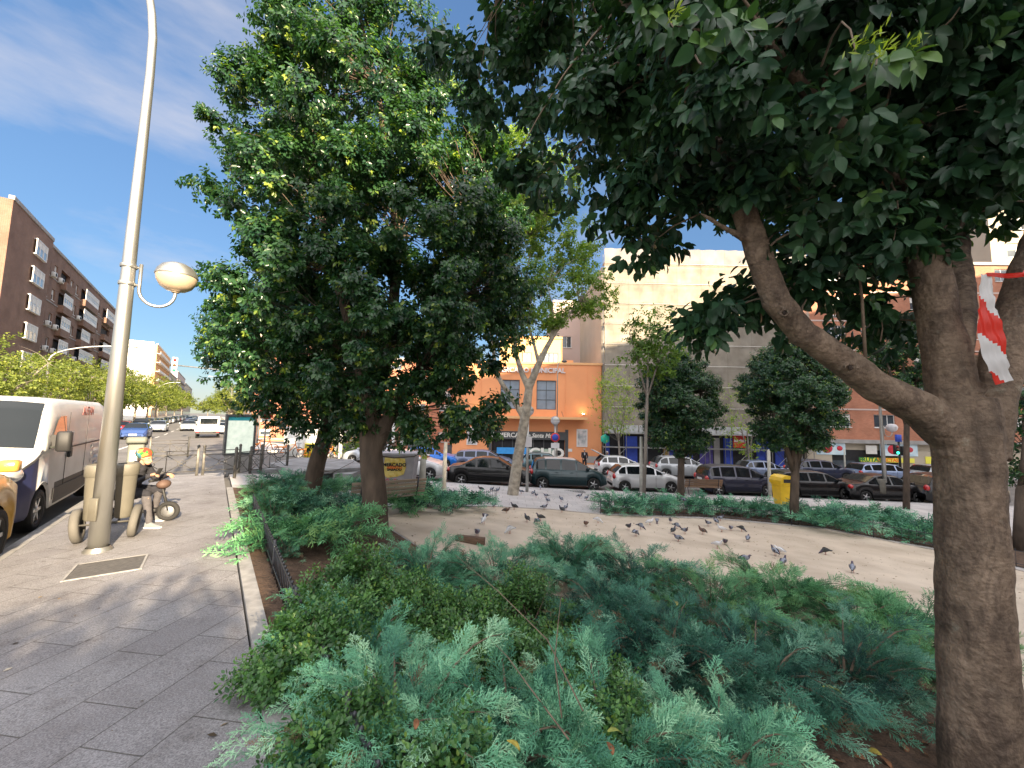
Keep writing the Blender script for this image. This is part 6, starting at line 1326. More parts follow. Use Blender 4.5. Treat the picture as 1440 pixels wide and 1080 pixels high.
# market street lamp: thin post with a drooping head
v = Vector((at(783, 640, 34.6).x, 34.6, 0)); v.z = T(v.x, v.y); r = empty('street_light', v, 0, 'thin dark street light with a drooping head against the orange market wall', 'street light'); hh = at(783, 508, 34.6).z-v.z
b = MB(); b.tube([(0, 0, 0), (0, 0, hh-.7), (.05, 0, hh-.25), (.25, 0, hh), (.5, 0, hh+.05)], [.06, .045, .04, .035, .03], 8); b.build('pole', M_pole, r); b = MB(); b.ell((.6, 0, hh), (.25, .16, .12), n=12, h=7); b.build('lamp_head', M_framed, r)

# ---------------------------------------------------------------- sidewalk furniture
# parking meter
x, y = UV(13.4, -1.5); pm_ = empty('parking_meter', (x, y, T(x, y)), ST-math.pi/2, 'grey parking ticket machine with a slanted top and a white notice', 'parking meter')
b = MB(); b.rbox(-.15, .15, -.12, .12, 0, 1.15, .03); b.build('body', mat('meter_grey', (.12, .13, .115), .6, var=.1), pm_); b = MB(); b.rbox(-.19, .19, -.20, .17, 0, .16, .05, M=Matrix.Translation((0, 0, 1.14)) @ Matrix.Rotation(R(-14), 4, 'X')); b.build('hood', bpy.data.materials['meter_grey'], pm_)
b = MB(); b.box(-.10, .10, -.128, -.1215, .75, 1.0); b.build('notice', M_frame, pm_)
# railings with crossed bars
M_rail = mat('railing_paint', (.10, .095, .085), .55, .4, var=.25, vs=8)
def railing(p0, p1, label, h=.78):
    p0 = Vector((*p0, T(*p0))); p1 = Vector((*p1, T(*p1))); r = empty('railing', p0, math.atan2(p1.y-p0.y, p1.x-p0.x), label, 'railing', 'railings at the end of the sidewalk'); L_ = (p1-p0).length
    for x in (0, L_): b = MB(); b.rbox(x-.035, x+.035, -.035, .035, 0, h+.12, .012); b.lathe([(.04, h+.11), (.045, h+.14), (.03, h+.18), (.001, h+.19)], 10, 0, (x, 0, 0)); b.build('post', M_rail, r)
    b = MB()
    for z in (.14, h-.13, h): b.tube([(.03, 0, z), (L_-.03, 0, z)], .014, 6)
    n = max(1, round(L_/.75)); w_ = (L_-.06)/n
    for i in range(n):
        a = .03+i*w_; b.tube([(a, .0, .14), (a+w_, 0, h-.13)], .010, 5); b.tube([(a, .012, h-.13), (a+w_, .012, .14)], .010, 5)
        b.tube([(a+w_/2+.10*math.cos(t*math.pi/6), .02, (.01+h)/2+.10*math.sin(t*math.pi/6)) for t in range(13)], .008, 5)
        if i: b.tube([(a, 0, .14), (a, 0, h)], .012, 5)
    b.build('bars', M_rail, r); return r
railing(UV(15.9, -1.85), UV(16.0, -.35), 'dark metal railing nearest the avenue kerb, at the end of the sidewalk')
railing(UV(16.0, -.2), UV(16.1, .75), 'short metal railing in the middle, before the map panel')
railing(UV(14.9, .60), UV(15.9, 1.35), 'dark railing at the corner of the left planting bed')
railing(UV(16.6, 1.1), UV(17.2, 2.3), 'railing behind the planting bed, right of the map panel')
railing(UV(23.5, -2.2), UV(23.7, -.9), 'far railing across the crossing, seen above the nearest one')
# map panel
x, y = UV(16.9, .75); mp_ = empty('map_panel', (x, y, T(x, y)), ST-math.pi/2+.25, 'framed city map panel on a grey base beside the railings', 'map panel')
b = MB(); b.box(-.42, .42, -.06, .06, 0, .62); b.build('base', M_greyst, mp_); b = MB()
for a, c, d, e in ((-.47, .47, .60, .66), (-.47, .47, 1.94, 2.02), (-.47, -.41, .66, 1.94), (.41, .47, .66, 1.94)): b.box(a, c, -.08, .08, d, e)
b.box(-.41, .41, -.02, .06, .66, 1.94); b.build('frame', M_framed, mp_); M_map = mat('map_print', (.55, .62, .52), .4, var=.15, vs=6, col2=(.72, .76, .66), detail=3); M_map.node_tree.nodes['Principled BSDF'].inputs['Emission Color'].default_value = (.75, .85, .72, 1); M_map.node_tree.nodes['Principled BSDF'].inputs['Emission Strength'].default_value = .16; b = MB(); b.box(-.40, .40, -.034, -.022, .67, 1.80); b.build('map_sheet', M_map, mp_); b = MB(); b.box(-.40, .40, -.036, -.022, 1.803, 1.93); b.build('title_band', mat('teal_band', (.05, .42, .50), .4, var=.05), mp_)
# cleaning cart with two bins and two wheels
cx_, cy_ = UV(8.35, -1.17); ct = empty('cleaning_cart', (cx_, cy_, T(cx_, cy_)), ST-math.pi/2, 'two wheeled cleaning cart with two beige bins standing behind the lamp post', 'cart')
# local x = +v, local y = +u
for s in (-1, 1):
    b = MB(); M = Matrix.Translation((s*.16, .0, .30)); pr = [(.08, 0), (.10, .03), (.122, .62), (.126, .63), (.138, .64), (.138, .78), (.128, .80), (.115, .81), (.11, .78), (.09, .06), (.001, .05)]
    b.lathe(pr, 22, 0, M=M @ Matrix.Scale(.9, 4, (0, 1, 0))); b.build('bin', M_bin, ct)
    b = MB(); M = Matrix.Translation((s*.30, -.02, .24)) @ Matrix.Rotation(math.pi/2+s*R(6), 4, 'Y'); b.lathe([(.12, -.045), (.20, -.05), (.235, -.035), (.24, 0), (.235, .035), (.20, .05), (.12, .045), (.12, -.045)], 24, 0, M=M); wo = b.build('wheel', mat('grey_tyre', (.10, .095, .085), .8, var=.15) if s < 0 else bpy.data.materials['grey_tyre'], ct)
    b = MB(); b.lathe([(.001, -.02), (.125, -.02), (.125, .02), (.001, .02)], 16, 0, M=M); b.build('hub', M_plastic, wo)
b = MB()
for s in (-1, 1): b.tube([(s*.12, -.22, .27), (s*.12, .22, .27), (s*.12, .26, .95), (s*.10, .30, 1.02)], .014, 8)
b.tube([(-.12, .30, 1.02), (.12, .30, 1.02)], .014, 8); b.tube([(-.29, -.02, .24), (.29, -.02, .24)], .014, 8)
for yy in (-.2, .2): b.tube([(-.32, yy, .28), (.32, yy, .28)], .012, 8)
b.build('frame', M_rail, ct)
# low black scooter
sx, sy = UV(9.35, -1.02); sc2 = empty('scooter', (sx, sy, T(sx, sy)), R(20), 'low black scooter with a seat, standing behind the cleaning cart', 'scooter')
for x in (-.42, .48):
    b = MB(); M = Matrix.Translation((x, .05, .17)) @ Matrix.Rotation(math.pi/2, 4, 'X'); b.lathe([(.10, -.035), (.155, -.04), (.17, 0), (.155, .04), (.10, .035), (.10, -.035)], 20, M=M); wo = b.build('wheel', M_tyre, sc2); b = MB(); b.lathe([(.001, -.02), (.105, -.02), (.105, .02), (.001, .02)], 14, M=M); b.build('hub', M_rim, wo)
b = MB(); b.rbox(-.35, .34, -.05, .15, .17, .24, .04); b.tube([(.48, .05, .18), (.40, .05, .45), (.33, .05, .72)], [.025, .022, .02], 8); b.tube([(-.42, .05, .17), (-.25, .05, .25)], .025, 8); b.tube([(-.18, .05, .22), (-.15, .05, .42)], .03, 8); b.build('frame', M_plastic, sc2)
b = MB(); b.rbox(-.38, .06, -.08, .18, .41, .50, .05); b.build('seat', M_jean, sc2); b = MB(); b.tube([(.33, -.20, .74), (.33, .05, .72), (.33, .30, .74)], .016, 8); b.tube([(.30, -.26, .74), (.34, -.17, .74)], .024, 8); b.build('handlebar', M_plastic, sc2); b = MB(); b.ell((.38, .05, .64), (.10, .13, .08), n=12, h=7); b.build('front_bag', mat('brown_bag', (.10, .06, .045), .7), sc2)
# low bed fence of upright bars
M_fence = mat('fence_iron', (.055, .058, .066), .45, .5, var=.3, vs=15)
def low_fence(pts, h, label, step=.115, rail=.009, knob=True):
    P = [Vector(p) for p in pts]; o0 = Vector((*P[0], T(*P[0]))); r = empty('low_fence', o0, 0, label, 'fence', 'low fences round the beds'); Q = []
    for i in range(len(P)-1):
        n = max(1, int((P[i+1]-P[i]).length/step)); Q += [P[i].lerp(P[i+1], j/n) for j in range(n)]
    Q.append(P[-1]); Z = [Vector((q.x, q.y, T(q.x, q.y)))-o0 for q in Q]; b = MB(); b2 = MB(); b3 = MB()
    for i, z in enumerate(Z):
        b.tube([z+Vector((0, 0, .02)), z+Vector((0, 0, h+.02))], rail*.55, 5)
        if knob: b.lathe([(.001, h+.045), (.012, h+.035), (.014, h+.02), (.006, h+.01)], 6, 0, tuple(z))
    for zz in (h, .10): b2.tube([z+Vector((0, 0, zz)) for z in Z], rail, 5)
    b.build('bars', M_fence, r); b2.build('rails', M_fence, r)
    for z in Z[::14]: b3 = MB(); b3.tube([z-Vector((0, 0, .1)), z+Vector((0, 0, h+.07))], rail*1.5, 7); b3.build('post', M_fence, r)
    return r
low_fence([UV(.6, .66), UV(4.0, .66), UV(9.2, .70)], .34, 'black knobbed low fence along the sidewalk edge of the planting bed', rail=.012)
low_fence([(3.15, 13.75), (7.4, 14.5), (10.8, 13.95), (12.7, 11.3), (13.1, 8)], .42, 'dark low fence before the long hedge on the far side of the sand', .16)
low_fence([(-3.75, 11.15), (-.85, 13.35), (-.5, 14.3)], .42, 'dark low fence before the short hedge, behind the slatted bench', .16)
# concrete slab on a support
def gh(px, py, z):
    d = ray(px, py); k = (z-CAMZ)/d.z; return Vector((d.x*k, d.y*k, z))
zt = -.16; P_ = [gh(379, 651, zt), gh(393, 656, zt), gh(419, 663.5, zt), gh(512, 657, zt), gh(497, 646, zt), gh(420, 643, zt)]
o0 = gp(455, 680); cs = empty('concrete_canopy', o0, 0, 'low slab of weathered concrete on a support, behind the left bed of junipers', 'concrete slab')
b = MB(); b.prism([(p.x-o0.x, p.y-o0.y) for p in P_], zt-o0.z-.13, zt-o0.z); b.build('slab', mat('weathered_concrete', (.22, .22, .22), .9, var=.3, vs=2.5, bump=.4, bs=30), cs)
a = gh(478, 662, zt)-o0; c = gh(498, 660, zt)-o0; b = MB(); b.box(a.x-.3, c.x, a.y+.15, a.y+1.6, -.6, zt-o0.z-.133); b.box(-3.2, a.x-.31, a.y+1.0, a.y+1.3, -.6, zt-o0.z-.133); b.build('support', bpy.data.materials['weathered_concrete'], cs)
# poster covered box
v = gp(560, 691); kb = empty('poster_box', v, .08, 'pale grey tapered box with a torn yellow poster and red scribbles, before the white hatchback', 'box')
b = MB(); H_ = 1.42; vs = []
for z, hx, hy in ((0, .50, .42), (.1, .52, .44), (H_-.08, .64, .55), (H_-.07, .68, .58), (H_, .68, .58)): vs.append([(-hx, -hy, z), (hx, -hy, z), (hx, hy, z), (-hx, hy, z)])
b.add([p for r in vs for p in r], [(3, 2, 1, 0), (16, 17, 18, 19)]+[(i*4+k, i*4+(k+1) % 4, i*4+4+(k+1) % 4, i*4+4+k) for i in range(4) for k in range(4)]); b.build('body', mat('box_grey', (.34, .33, .35), .7, var=.18, vs=2.5), kb)
Mt = Matrix.Translation((0, -.490, .62)) @ Matrix.Rotation(R(5.5), 4, 'X')
b = MB(); b.add([Mt @ Vector(p) for p in ((-.42, -.012, .02), (-.30, -.012, -.06), (.05, -.012, -.02), (.26, -.012, .06), (.34, -.012, .30), (.30, -.012, .62), (-.40, -.012, .66), (-.44, -.012, .35))], [tuple(range(8))[::-1]]); po = b.build('poster', mat('poster_yellow', (.72, .48, .03), .7, var=.2, vs=7, col2=(.78, .66, .25)), kb)
for i, (t_, z, s_) in enumerate((('MERCADO', .82, .17), ('ABIERTO', .67, .13), ('SABADO', .55, .13))): 
    o = text('poster_letters', t_, s_, (-.06, -.42-.097*(.62+z*.6-.10)-.032, .62+z*.6-.10), (math.pi/2+R(5.5), 0, 0), M_plastic if i != 1 else M_org, po, .002, bold=.006)
b = MB(); g = random.Random(2); b.tube([Mt @ Vector((-.38+.09*i, -.02, -.16+.07*math.sin(i*2.1))) for i in range(7)], .022, 5); b.tube([Mt @ Vector((-.3+.08*i, -.02, -.26+.05*math.cos(i*2.6))) for i in range(6)], .018, 5); b.build('scribble', mat('spray_red', (.45, .10, .12), .7), kb)
# slatted bench by the tall tree
M_wood = mat('bench_wood', (.30, .24, .18), .7, var=.3, vs=3, stretch=(.4, 6, 6), bump=.3, bs=30); M_woodd = mat('bench_wood_dark', (.20, .12, .07), .75, var=.3, vs=3, stretch=(.4, 6, 6))
def bench(loc, rz, label, m, L_=1.8, n=6):
    r = empty('park_bench', loc, rz, label, 'bench', 'benches'); b = MB()
    for i in range(n): y = -.22+i*.078; z = .43+.02*math.cos(i*.9); b.rbox(-L_/2, L_/2, y, y+.055, z-.03, z, .008)
    b.build('seat', m, r); b = MB()
    for i in range(4): M = Matrix.Translation((0, .26+i*.035, .50+i*.095)) @ Matrix.Rotation(R(72), 4, 'X'); b.rbox(-L_/2, L_/2, 0, .075, -.02, .008, .006, M=M)
    b.build('backrest', m, r)
    for s in (-1, 1):
        b = MB(); x = s*(L_/2-.22); b.tube([(x, -.26, 0), (x, -.22, .22), (x, -.14, .38), (x, .1, .40), (x, .28, .42), (x, .36, .62), (x, .42, .88)], .018, 8); b.tube([(x, .30, 0), (x, .20, .2), (x, .12, .39)], .018, 8); b.build('leg', M_fence, r)
    return r
v = gp(569, 730); bench((v.x-.62, v.y+.50, T(v.x-.6, v.y+.5)), R(212), 'slatted wooden bench with curved iron legs behind the tall tree trunk', M_wood)
v = gp(990, 697); bench((v.x, v.y+.3, T(v.x, v.y+.3)), R(180-2), 'brown wooden bench seen from behind over the long hedge', M_woodd, 1.95)
# yellow bin
v = gp(1101, 711); yb_ = empty('yellow_bin', v, .1, 'bright yellow container with a domed hood left of the forked trunk', 'bin'); M_yb = mat('bin_yellow', (.72, .46, .01), .45, var=.08, vs=4, coat=.3)
b = MB(); vs = []
for z, hx, hy in ((.04, .24, .26), (.12, .27, .28), (.95, .32, .34), (.97, .35, .37), (1.03, .35, .37)):
    vs.append([(hx*(1 if abs(c) < .5 else .9)*a, hy*b_, z) for a, b_, c in ((-1, -.8, 0), (-.8, -1, 1), (.8, -1, 1), (1, -.8, 0), (1, .8, 0), (.8, 1, 1), (-.8, 1, 1), (-1, .8, 0))])
b.add([p for r in vs for p in r], [tuple(range(8))[::-1], tuple(range(32, 40))]+[(i*8+k, i*8+(k+1) % 8, i*8+8+(k+1) % 8, i*8+8+k) for i in range(4) for k in range(8)]); b.build('body', M_yb, yb_)
b = MB(); pts = [(-.36, 1.035), (-.36, 1.18), (-.28, 1.33), (-.1, 1.42), (.12, 1.42), (.29, 1.33), (.36, 1.18), (.36, 1.035)]; M = Matrix.Rotation(math.pi/2, 4, 'X'); b.prism([(x, z) for x, z in pts], -.36, .36, 0, M); b.build('lid', M_yb, yb_); b = MB(); b.box(-.22, .22, -.375, -.362, 1.10, 1.26); b.build('slot', M_plastic, yb_)
# wooden board at the sand edge
v = gp(661, 765); b = MB(); b.rbox(-.30, .30, -.05, .05, 0, .14, .01, M=Matrix.Rotation(R(-16), 4, 'Z')); o = b.build('wooden_board', mat('old_board', (.12, .075, .05), .9, var=.3, vs=6, stretch=(1, 6, 6))); o.location = v; tag(o, 'short dark wooden board at the edge of the sand behind the junipers', 'board')
# things before the brick building behind the tall tree
def boxy(nm, px, py, w_, d_, h, m, label, cat, Y=None, rz=0):
    v = gp(px, py); r = empty(nm, v, rz, label, cat); b = MB(); b.rbox(-w_/2, w_/2, -d_/2, d_/2, .06, h, .03); b.box(-w_/2+.04, w_/2-.04, -d_/2+.04, d_/2-.04, 0, .06); b.build('cabinet', m, r)
    b = MB(); b.box(-.012, .012, -d_/2-.008, -d_/2, .15, h-.1); b.box(-w_/2+.05, w_/2-.05, -d_/2-.01, -d_/2, h-.07, h-.05); b.build('door_gap', M_plastic, r); return r
cbn = boxy('utility_cabinet', 423, 641, 2.1, .7, 2.0, M_ac, 'large grey utility cabinet across the side street, left of the leaning trunk', 'cabinet')
boxy('yellow_cabinet', 433, 644, .9, .6, .95, mat('graffiti_yellow', (.62, .50, .03), .6, var=.45, vs=5), 'small yellow cabinet covered in scribbles before the grey one', 'cabinet')
boxy('slim_cabinet', 421, 643.5, .45, .3, 1.0, M_ac, 'slim silver cabinet between the grey one and the yellow one', 'cabinet')
# white frame shelter
v = gp(492, 645); sh = empty('white_pergola', v, 0, 'white steel frame pergola with plants behind the two dark trunks', 'pergola')
for x in (-2.2, -.75, 1.6, 3.2):
    for y in (0, 2.4): b = MB(); b.rbox(x-.10, x+.10, y-.1, y+.1, 0, 2.5, .02); b.build('post', M_frame, sh)
b = MB()
for y in (0, 2.4): b.box(-2.5, 3.5, y-.12, y+.12, 2.503, 2.75)
for i in range(9): b.box(-2.4+i*.72, -2.32+i*.72, -.3, 2.7, 2.753, 2.9)
b.build('roof_frame', M_frame, sh)
gq = np.random.default_rng(77); lp = gp(500, 646); rt = empty('climbing_plant', (lp.x-.4, lp.y+1.0, lp.z), 0, 'bushy plant growing inside the white pergola', 'plant'); P = gq.normal(size=(420, 3))*np.array([1.1, .4, .7])+np.array([0, 0, 1.0]); leaves('foliage', M_plane, rt, P, unit(gq.normal(size=(420, 3))+np.array([0, 0, .6])), 6, .14, 2, g=gq)
# orange hire bicycles
M_borg = mat('bike_orange', (.70, .20, .02), .45)
def bike(loc, rz, label):
    r = empty('hire_bicycle', loc, rz, label, 'bicycle', 'orange hire bicycles')
    for x in (-.52, .52):
        b = MB(); b.tube([(x+.32*math.cos(2*math.pi*k/20), 0, .33+.32*math.sin(2*math.pi*k/20)) for k in range(21)], .022, 6, cap=False); wo = b.build('wheel', M_tyre, r); b = MB()
        for k in range(8): b.tube([(x, 0, .33), (x+.31*math.cos(k*math.pi/4), 0, .33+.31*math.sin(k*math.pi/4))], .003, 3)
        b.tube([(x, -.04, .33), (x, .04, .33)], .025, 8); b.build('spokes', M_rim, wo)
    b = MB(); A = (-.52, 0, .33); S_ = (-.18, 0, .78); B_ = (-.08, 0, .30); H2 = (.34, 0, .80); F_ = (.52, 0, .33)
    for p, q in ((A, S_), (A, B_), (B_, S_), (B_, H2), (S_, H2), (H2, F_), (H2, (.30, 0, .98))): b.tube([p, q], .024, 6)
    b.rbox(-.85, -.2, -.02, .02, .62, .70, .01); b.build('frame', M_borg, r); b = MB(); b.rbox(-.32, -.05, -.08, .08, .86, .93, .03); b.tube([S_, (-.2, 0, .88)], .018, 6); b.build('saddle', M_plastic, r); b = MB(); b.tube([(.22, -.28, 1.0), (.32, -.1, .99), (.32, .1, .99), (.22, .28, 1.0)], .014, 6); b.build('handlebar', M_plastic, r)
v = gp(376, 641)
for i, (dx, dy, rz, w_) in enumerate(((-.3, 0, 20, 'leftmost'), (1.0, .5, 10, 'second from the left'), (2.1, 1.1, 24, 'third from the left'), (3.0, 1.2, 5, 'rightmost, next to the grey cabinet'))): bike((v.x+dx, v.y+dy, T(v.x+dx, v.y+dy)), R(rz), 'orange hire bicycle in the rack by the brick shops, '+w_)
# ---------------------------------------------------------------- warning tape on the near tree
def tape_mat():
    m = bpy.data.materials.new('warning_tape'); m.use_nodes = True; n = m.node_tree; p = n.nodes['Principled BSDF']; p.inputs['Roughness'].default_value = .35
    u_ = n.nodes.new('ShaderNodeAttribute'); u_.attribute_name = 'band'; r = n.nodes.new('ShaderNodeValToRGB'); r.color_ramp.interpolation = 'CONSTANT'; e = r.color_ramp.elements; e[0].color = (.72, .72, .72, 1); e[1].position = .5; e[1].color = (.72, .035, .02, 1)
    n.links.new(u_.outputs['Fac'], r.inputs[0]); n.links.new(r.outputs[0], p.inputs['Base Color'])
    t = n.nodes.new('ShaderNodeBsdfTranslucent'); n.links.new(r.outputs[0], t.inputs[0]); ms = n.nodes.new('ShaderNodeMixShader'); ms.inputs[0].default_value = .3; n.links.new(p.outputs[0], ms.inputs[1]); n.links.new(t.outputs[0], ms.inputs[2]); n.links.new(ms.outputs[0], n.nodes['Material Output'].inputs[0]); return m
M_tape = tape_mat()
def ribbon(name, path, wid, nrm, bands, parent=None, slant=.0):
    b = MB(); n = 40; P = [Vector(p) for p in path]; d = [0]
    for i in range(1, len(P)): d.append(d[-1]+(P[i]-P[i-1]).length)
    m = 8; val = []
    for j in range(n+1):
        t = d[-1]*j/n; i = 1
        while i < len(P)-1 and d[i] < t: i += 1
        q = (t-d[i-1])/(d[i]-d[i-1]); c = P[i-1].lerp(P[i], q); tan = (P[i]-P[i-1]).normalized(); side = tan.cross(Vector(nrm)).normalized()
        k = wid if not isinstance(wid, list) else wid[min(int(j/n*len(wid)), len(wid)-1)]
        for s in range(m+1): f = s/m-.5; b.v.append(tuple(c+side*k*f+Vector(nrm)*(.006*math.sin(s*1.9+j*.35)+.004*math.sin(j*.8))))
    for j in range(n):
        for s in range(m):
            q = j*(m+1)+s; b.face([q, q+1, q+m+2, q+m+1], 0, True); tt = (j/n + slant*(s/m-.5)); val.append(1.0 if any(a < tt < c for a, c in bands) else 0.0)
    o = b.build(name, M_tape, parent); a = o.data.attributes.new('band', 'FLOAT', 'FACE'); a.data.foreach_set('value', val); return o
tp = empty('warning_tape', at(1388, 390, 2.5), 0, 'red and white warning tape tied round the right limb of the near tree', 'tape'); t0 = tp.location.copy()
A = [at(1386, 386, 2.50), at(1388, 420, 2.47), at(1392, 460, 2.46), at(1400, 505, 2.46), at(1412, 538, 2.47)]
ribbon('hanging_end', [p-t0 for p in A], [.055, .065, .085, .11, .125, .13, .13, .12, .09], (-.25, -1, 0), [(.30, .62), (.95, 1.1)], tp, .22)
A = [at(1386, 386, 2.50), at(1410, 388, 2.46), at(1440, 386, 2.45), at(1475, 380, 2.55), at(1490, 375, 2.72)]
ribbon('wrap', [p-t0 for p in A], [.03, .06, .07, .07], (0.0, -1, .2), [(-.1, .5), (.75, 1)], tp, .2)
# ---------------------------------------------------------------- trees and things along the avenue
g = random.Random(12)
def ave_tree(u, v, H, R_, label, seed, n=900, leaf=.26, group='street trees of the avenue'):
    x, y = UV(u, v); z = T(x, y); gg = np.random.default_rng(seed); c = np.array([x, y, z+H*.64]); E = [(c, np.array([R_, R_, H*.34]), 1.0)]
    for k in range(5): a = k*1.26+seed; E.append((c+np.array([math.cos(a)*R_*.55, math.sin(a)*R_*.55, gg.normal()*H*.08-.05*H]), np.array([R_*.55, R_*.55, H*.2]), .6))
    b0 = Vector((x, y, z)); lm = [([b0-Vector((0, 0, .2)), b0, b0+Vector((0, 0, H*.3)), b0+Vector((.1, .1, H*.6))], [.24, .2, .16, .08])]
    for k in range(4): a = k*1.6+seed; lm.append(([b0+Vector((0, 0, H*.3)), b0+Vector((math.cos(a)*R_*.4, math.sin(a)*R_*.4, H*.55)), b0+Vector((math.cos(a)*R_*.7, math.sin(a)*R_*.7, H*.75))], [.11, .07, .03]))
    return tree('street_tree', label, 'tree', b0, lm, E, n, 5, leaf, M_street, M_barkf, group, clumps=max(30, n//16), rc=R_*.24, shell=.45, seed=seed, droop=.2, tip=.5, tone0=.5, twr=.03)
for i, (u, v, H, R_, l, n, lf) in enumerate([(40, -11.6, 7.2, 3.4, 'nearest street tree on the left, before the brown brick block above the white van', 2000, .2), (51, -11.6, 7.4, 3.0, 'street tree second from near on the left of the avenue', 1500, .2), (62, -11.6, 8.0, 3.3, 'street tree just right of the tall lamp post', 1600, .22), (73, -11.6, 8.6, 3.8, 'bushy street tree fourth from near on the left of the avenue', 1500, .25), (85, -11.6, 9.4, 4.0, 'yellow green street tree fifth from near on the left', 1500, .26),
        (99, -11.8, 10, 4.3, 'street tree before the white end wall', 1400, .28), (115, -11.8, 11, 4.6, 'street tree seventh on the left of the avenue', 1300, .32), (134, -11.8, 11.5, 4.8, 'street tree eighth on the left of the avenue', 1100, .36), (156, -11.8, 11.5, 5, 'street tree ninth on the left of the avenue', 900, .42), (182, -11.6, 11.5, 5, 'street tree tenth on the left of the avenue', 800, .45), (214, -11.4, 12, 5.5, 'farthest street tree on the left of the avenue', 700, .55),
        (88, 2.3, 9.4, 3.6, 'sunlit yellow green tree left of the map panel, right side of the avenue', 1700, .24), (104, 3.2, 9, 3.4, 'second sunlit tree on the right side of the avenue', 1200, .28), (126, 2.8, 9, 3.6, 'third tree on the right side of the avenue', 900, .34), (158, 3, 9, 4.4, 'far tree on the right side of the avenue', 700, .42), (235, -3.0, 10, 6, 'farthest tree closing the view down the avenue', 700, .6)]):
    ave_tree(u, v, H, R_, l, 200+i, n, lf)
# unseen low tree, added behind the camera to cast shade on the near slabs
ave_tree(-7.2, -.9, 4.25, 2.2, 'unseen low leafy tree added behind the camera to shade the sidewalk', 300, 5200, .18, None)
# ---------------------------------------------------------------- pigeons
M_pg = [mat('pigeon_grey', (.20, .22, .27), .6, var=.2, vs=25), mat('pigeon_dark', (.035, .04, .045), .5, var=.2), mat('pigeon_neck', (.05, .09, .085), .3, var=.5, vs=40, col2=(.10, .05, .11)), mat('pigeon_white', (.62, .62, .63), .7, var=.08), mat('pigeon_brown', (.13, .075, .055), .7, var=.25, vs=25), mat('pigeon_leg', (.40, .12, .10), .6)]
def pigeon_mesh(name, pose, mats_):
    """one continuous body: tail - body - neck - head - beak, lofted; folded wings, legs"""
    b = MB()
    if pose == 'stand': sp = [(-.175, .085, .004, .018), (-.13, .095, .009, .022), (-.085, .112, .030, .034), (-.03, .125, .052, .050), (.03, .135, .056, .054), (.075, .155, .045, .042), (.098, .185, .027, .027), (.108, .212, .021, .022), (.122, .228, .020, .020), (.138, .230, .014, .014), (.150, .227, .006, .006), (.166, .222, .0015, .0015)]
    elif pose == 'feed': sp = [(-.17, .135, .004, .018), (-.125, .135, .010, .024), (-.08, .135, .032, .036), (-.025, .130, .052, .050), (.03, .115, .055, .052), (.075, .092, .040, .038), (.105, .065, .026, .026), (.125, .045, .021, .021), (.140, .034, .019, .018), (.152, .026, .012, .012), (.160, .018, .005, .005), (.167, .006, .0015, .0015)]
    else: sp = [(-.17, .080, .004, .022), (-.125, .088, .012, .028), (-.08, .098, .034, .040), (-.03, .105, .056, .055), (.03, .11, .058, .056), (.07, .125, .044, .044), (.088, .145, .030, .030), (.10, .165, .022, .022), (.113, .176, .020, .020), (.128, .176, .013, .013), (.140, .173, .006, .006), (.154, .168, .0015, .0015)]
    n = 12; rings = []
    for i, (x, z, rz_, ry) in enumerate(sp):
        p = Vector((x, 0, z)); a = Vector((sp[max(i-1, 0)][0], 0, sp[max(i-1, 0)][1])); c = Vector((sp[min(i+1, len(sp)-1)][0], 0, sp[min(i+1, len(sp)-1)][1])); d = (c-a).normalized(); up = Vector((-d.z, 0, d.x)); r_ = []
        for k in range(n): t = 2*math.pi*k/n; r_.append(len(b.v)); b.v.append(tuple(p+Vector((0, 1, 0))*math.cos(t)*ry+up*math.sin(t)*rz_))
        rings.append(r_)
    for i in range(len(sp)-1):
        m = 2 if i >= 5 and i < 9 else (1 if i >= 9 or i < 1 else 0)
        for k in range(n): b.face([rings[i][k], rings[i][(k+1) % n], rings[i+1][(k+1) % n], rings[i+1][k]], m, True)
    b.face(rings[0][::-1], 1); o = b.v and None
    me_b = b
    # folded wings with dark bars
    w_ = MB(); zc = sp[3][1]
    for s in (-1, 1):
        prof = [(.055, .012, .020), (.02, .018, .034), (-.03, .016, .034), (-.08, .004, .026), (-.125, -.010, .014), (-.16, -.018, .004)]; base = len(w_.v)
        for i, (x, dz, h) in enumerate(prof):
            y = s*((.052, .060, .060, .050, .034, .018)[i]+.003)
            for q in (-1, -.3, .4, 1): w_.v.append((x, y*(1 if abs(q) < .9 else .90), zc+dz+h*q+.006))
        for i in range(5):
            for k in range(3): f = [base+i*4+k, base+i*4+k+1, base+i*4+k+5, base+i*4+k+4]; w_.face(f if s > 0 else f[::-1], 1 if i in (2, 4) else 0, True)
    l = MB()
    for s in (-1, 1):
        l.tube([(.0, s*.022, zc-.04), (-.004, s*.022, .012), (.0, s*.022, .004)], [.006, .004, .004], 5)
        for a in (-.5, 0, .5, math.pi): l.tube([(0, s*.022, .004), (.024*math.cos(a), s*.022+.024*math.sin(a), .002)], [.003, .0015], 4)
    return me_b, w_, l
protos = {}
KIND = {'grey': (M_pg[0], M_pg[1], M_pg[2]), 'dark': (M_pg[1], M_pg[1], M_pg[2]), 'white': (M_pg[3], M_pg[0], M_pg[3]), 'brown': (M_pg[4], M_pg[1], M_pg[4])}
def pigeon(x, y, rz, kind, pose, label, group, s=.9, z=None):
    k = (kind, pose); z = T(x, y)+.012 if z is None else z
    if k in protos: r = copy_tree(protos[k])
    else:
        r = empty('pigeon', (0, 0, 0)); bm, wm, lm = pigeon_mesh('pigeon', pose, None); bm.build('body', list(KIND[kind]), r); wm.build('wings', [KIND[kind][0], M_pg[1] if kind != 'white' else M_pg[3]], r); lm.build('legs', M_pg[5], r); protos[k] = r
    r.location = (x, y, z); r.rotation_euler = (0, 0, rz); r.scale = (s, s, s); tag(r, label, 'pigeon', group); return r
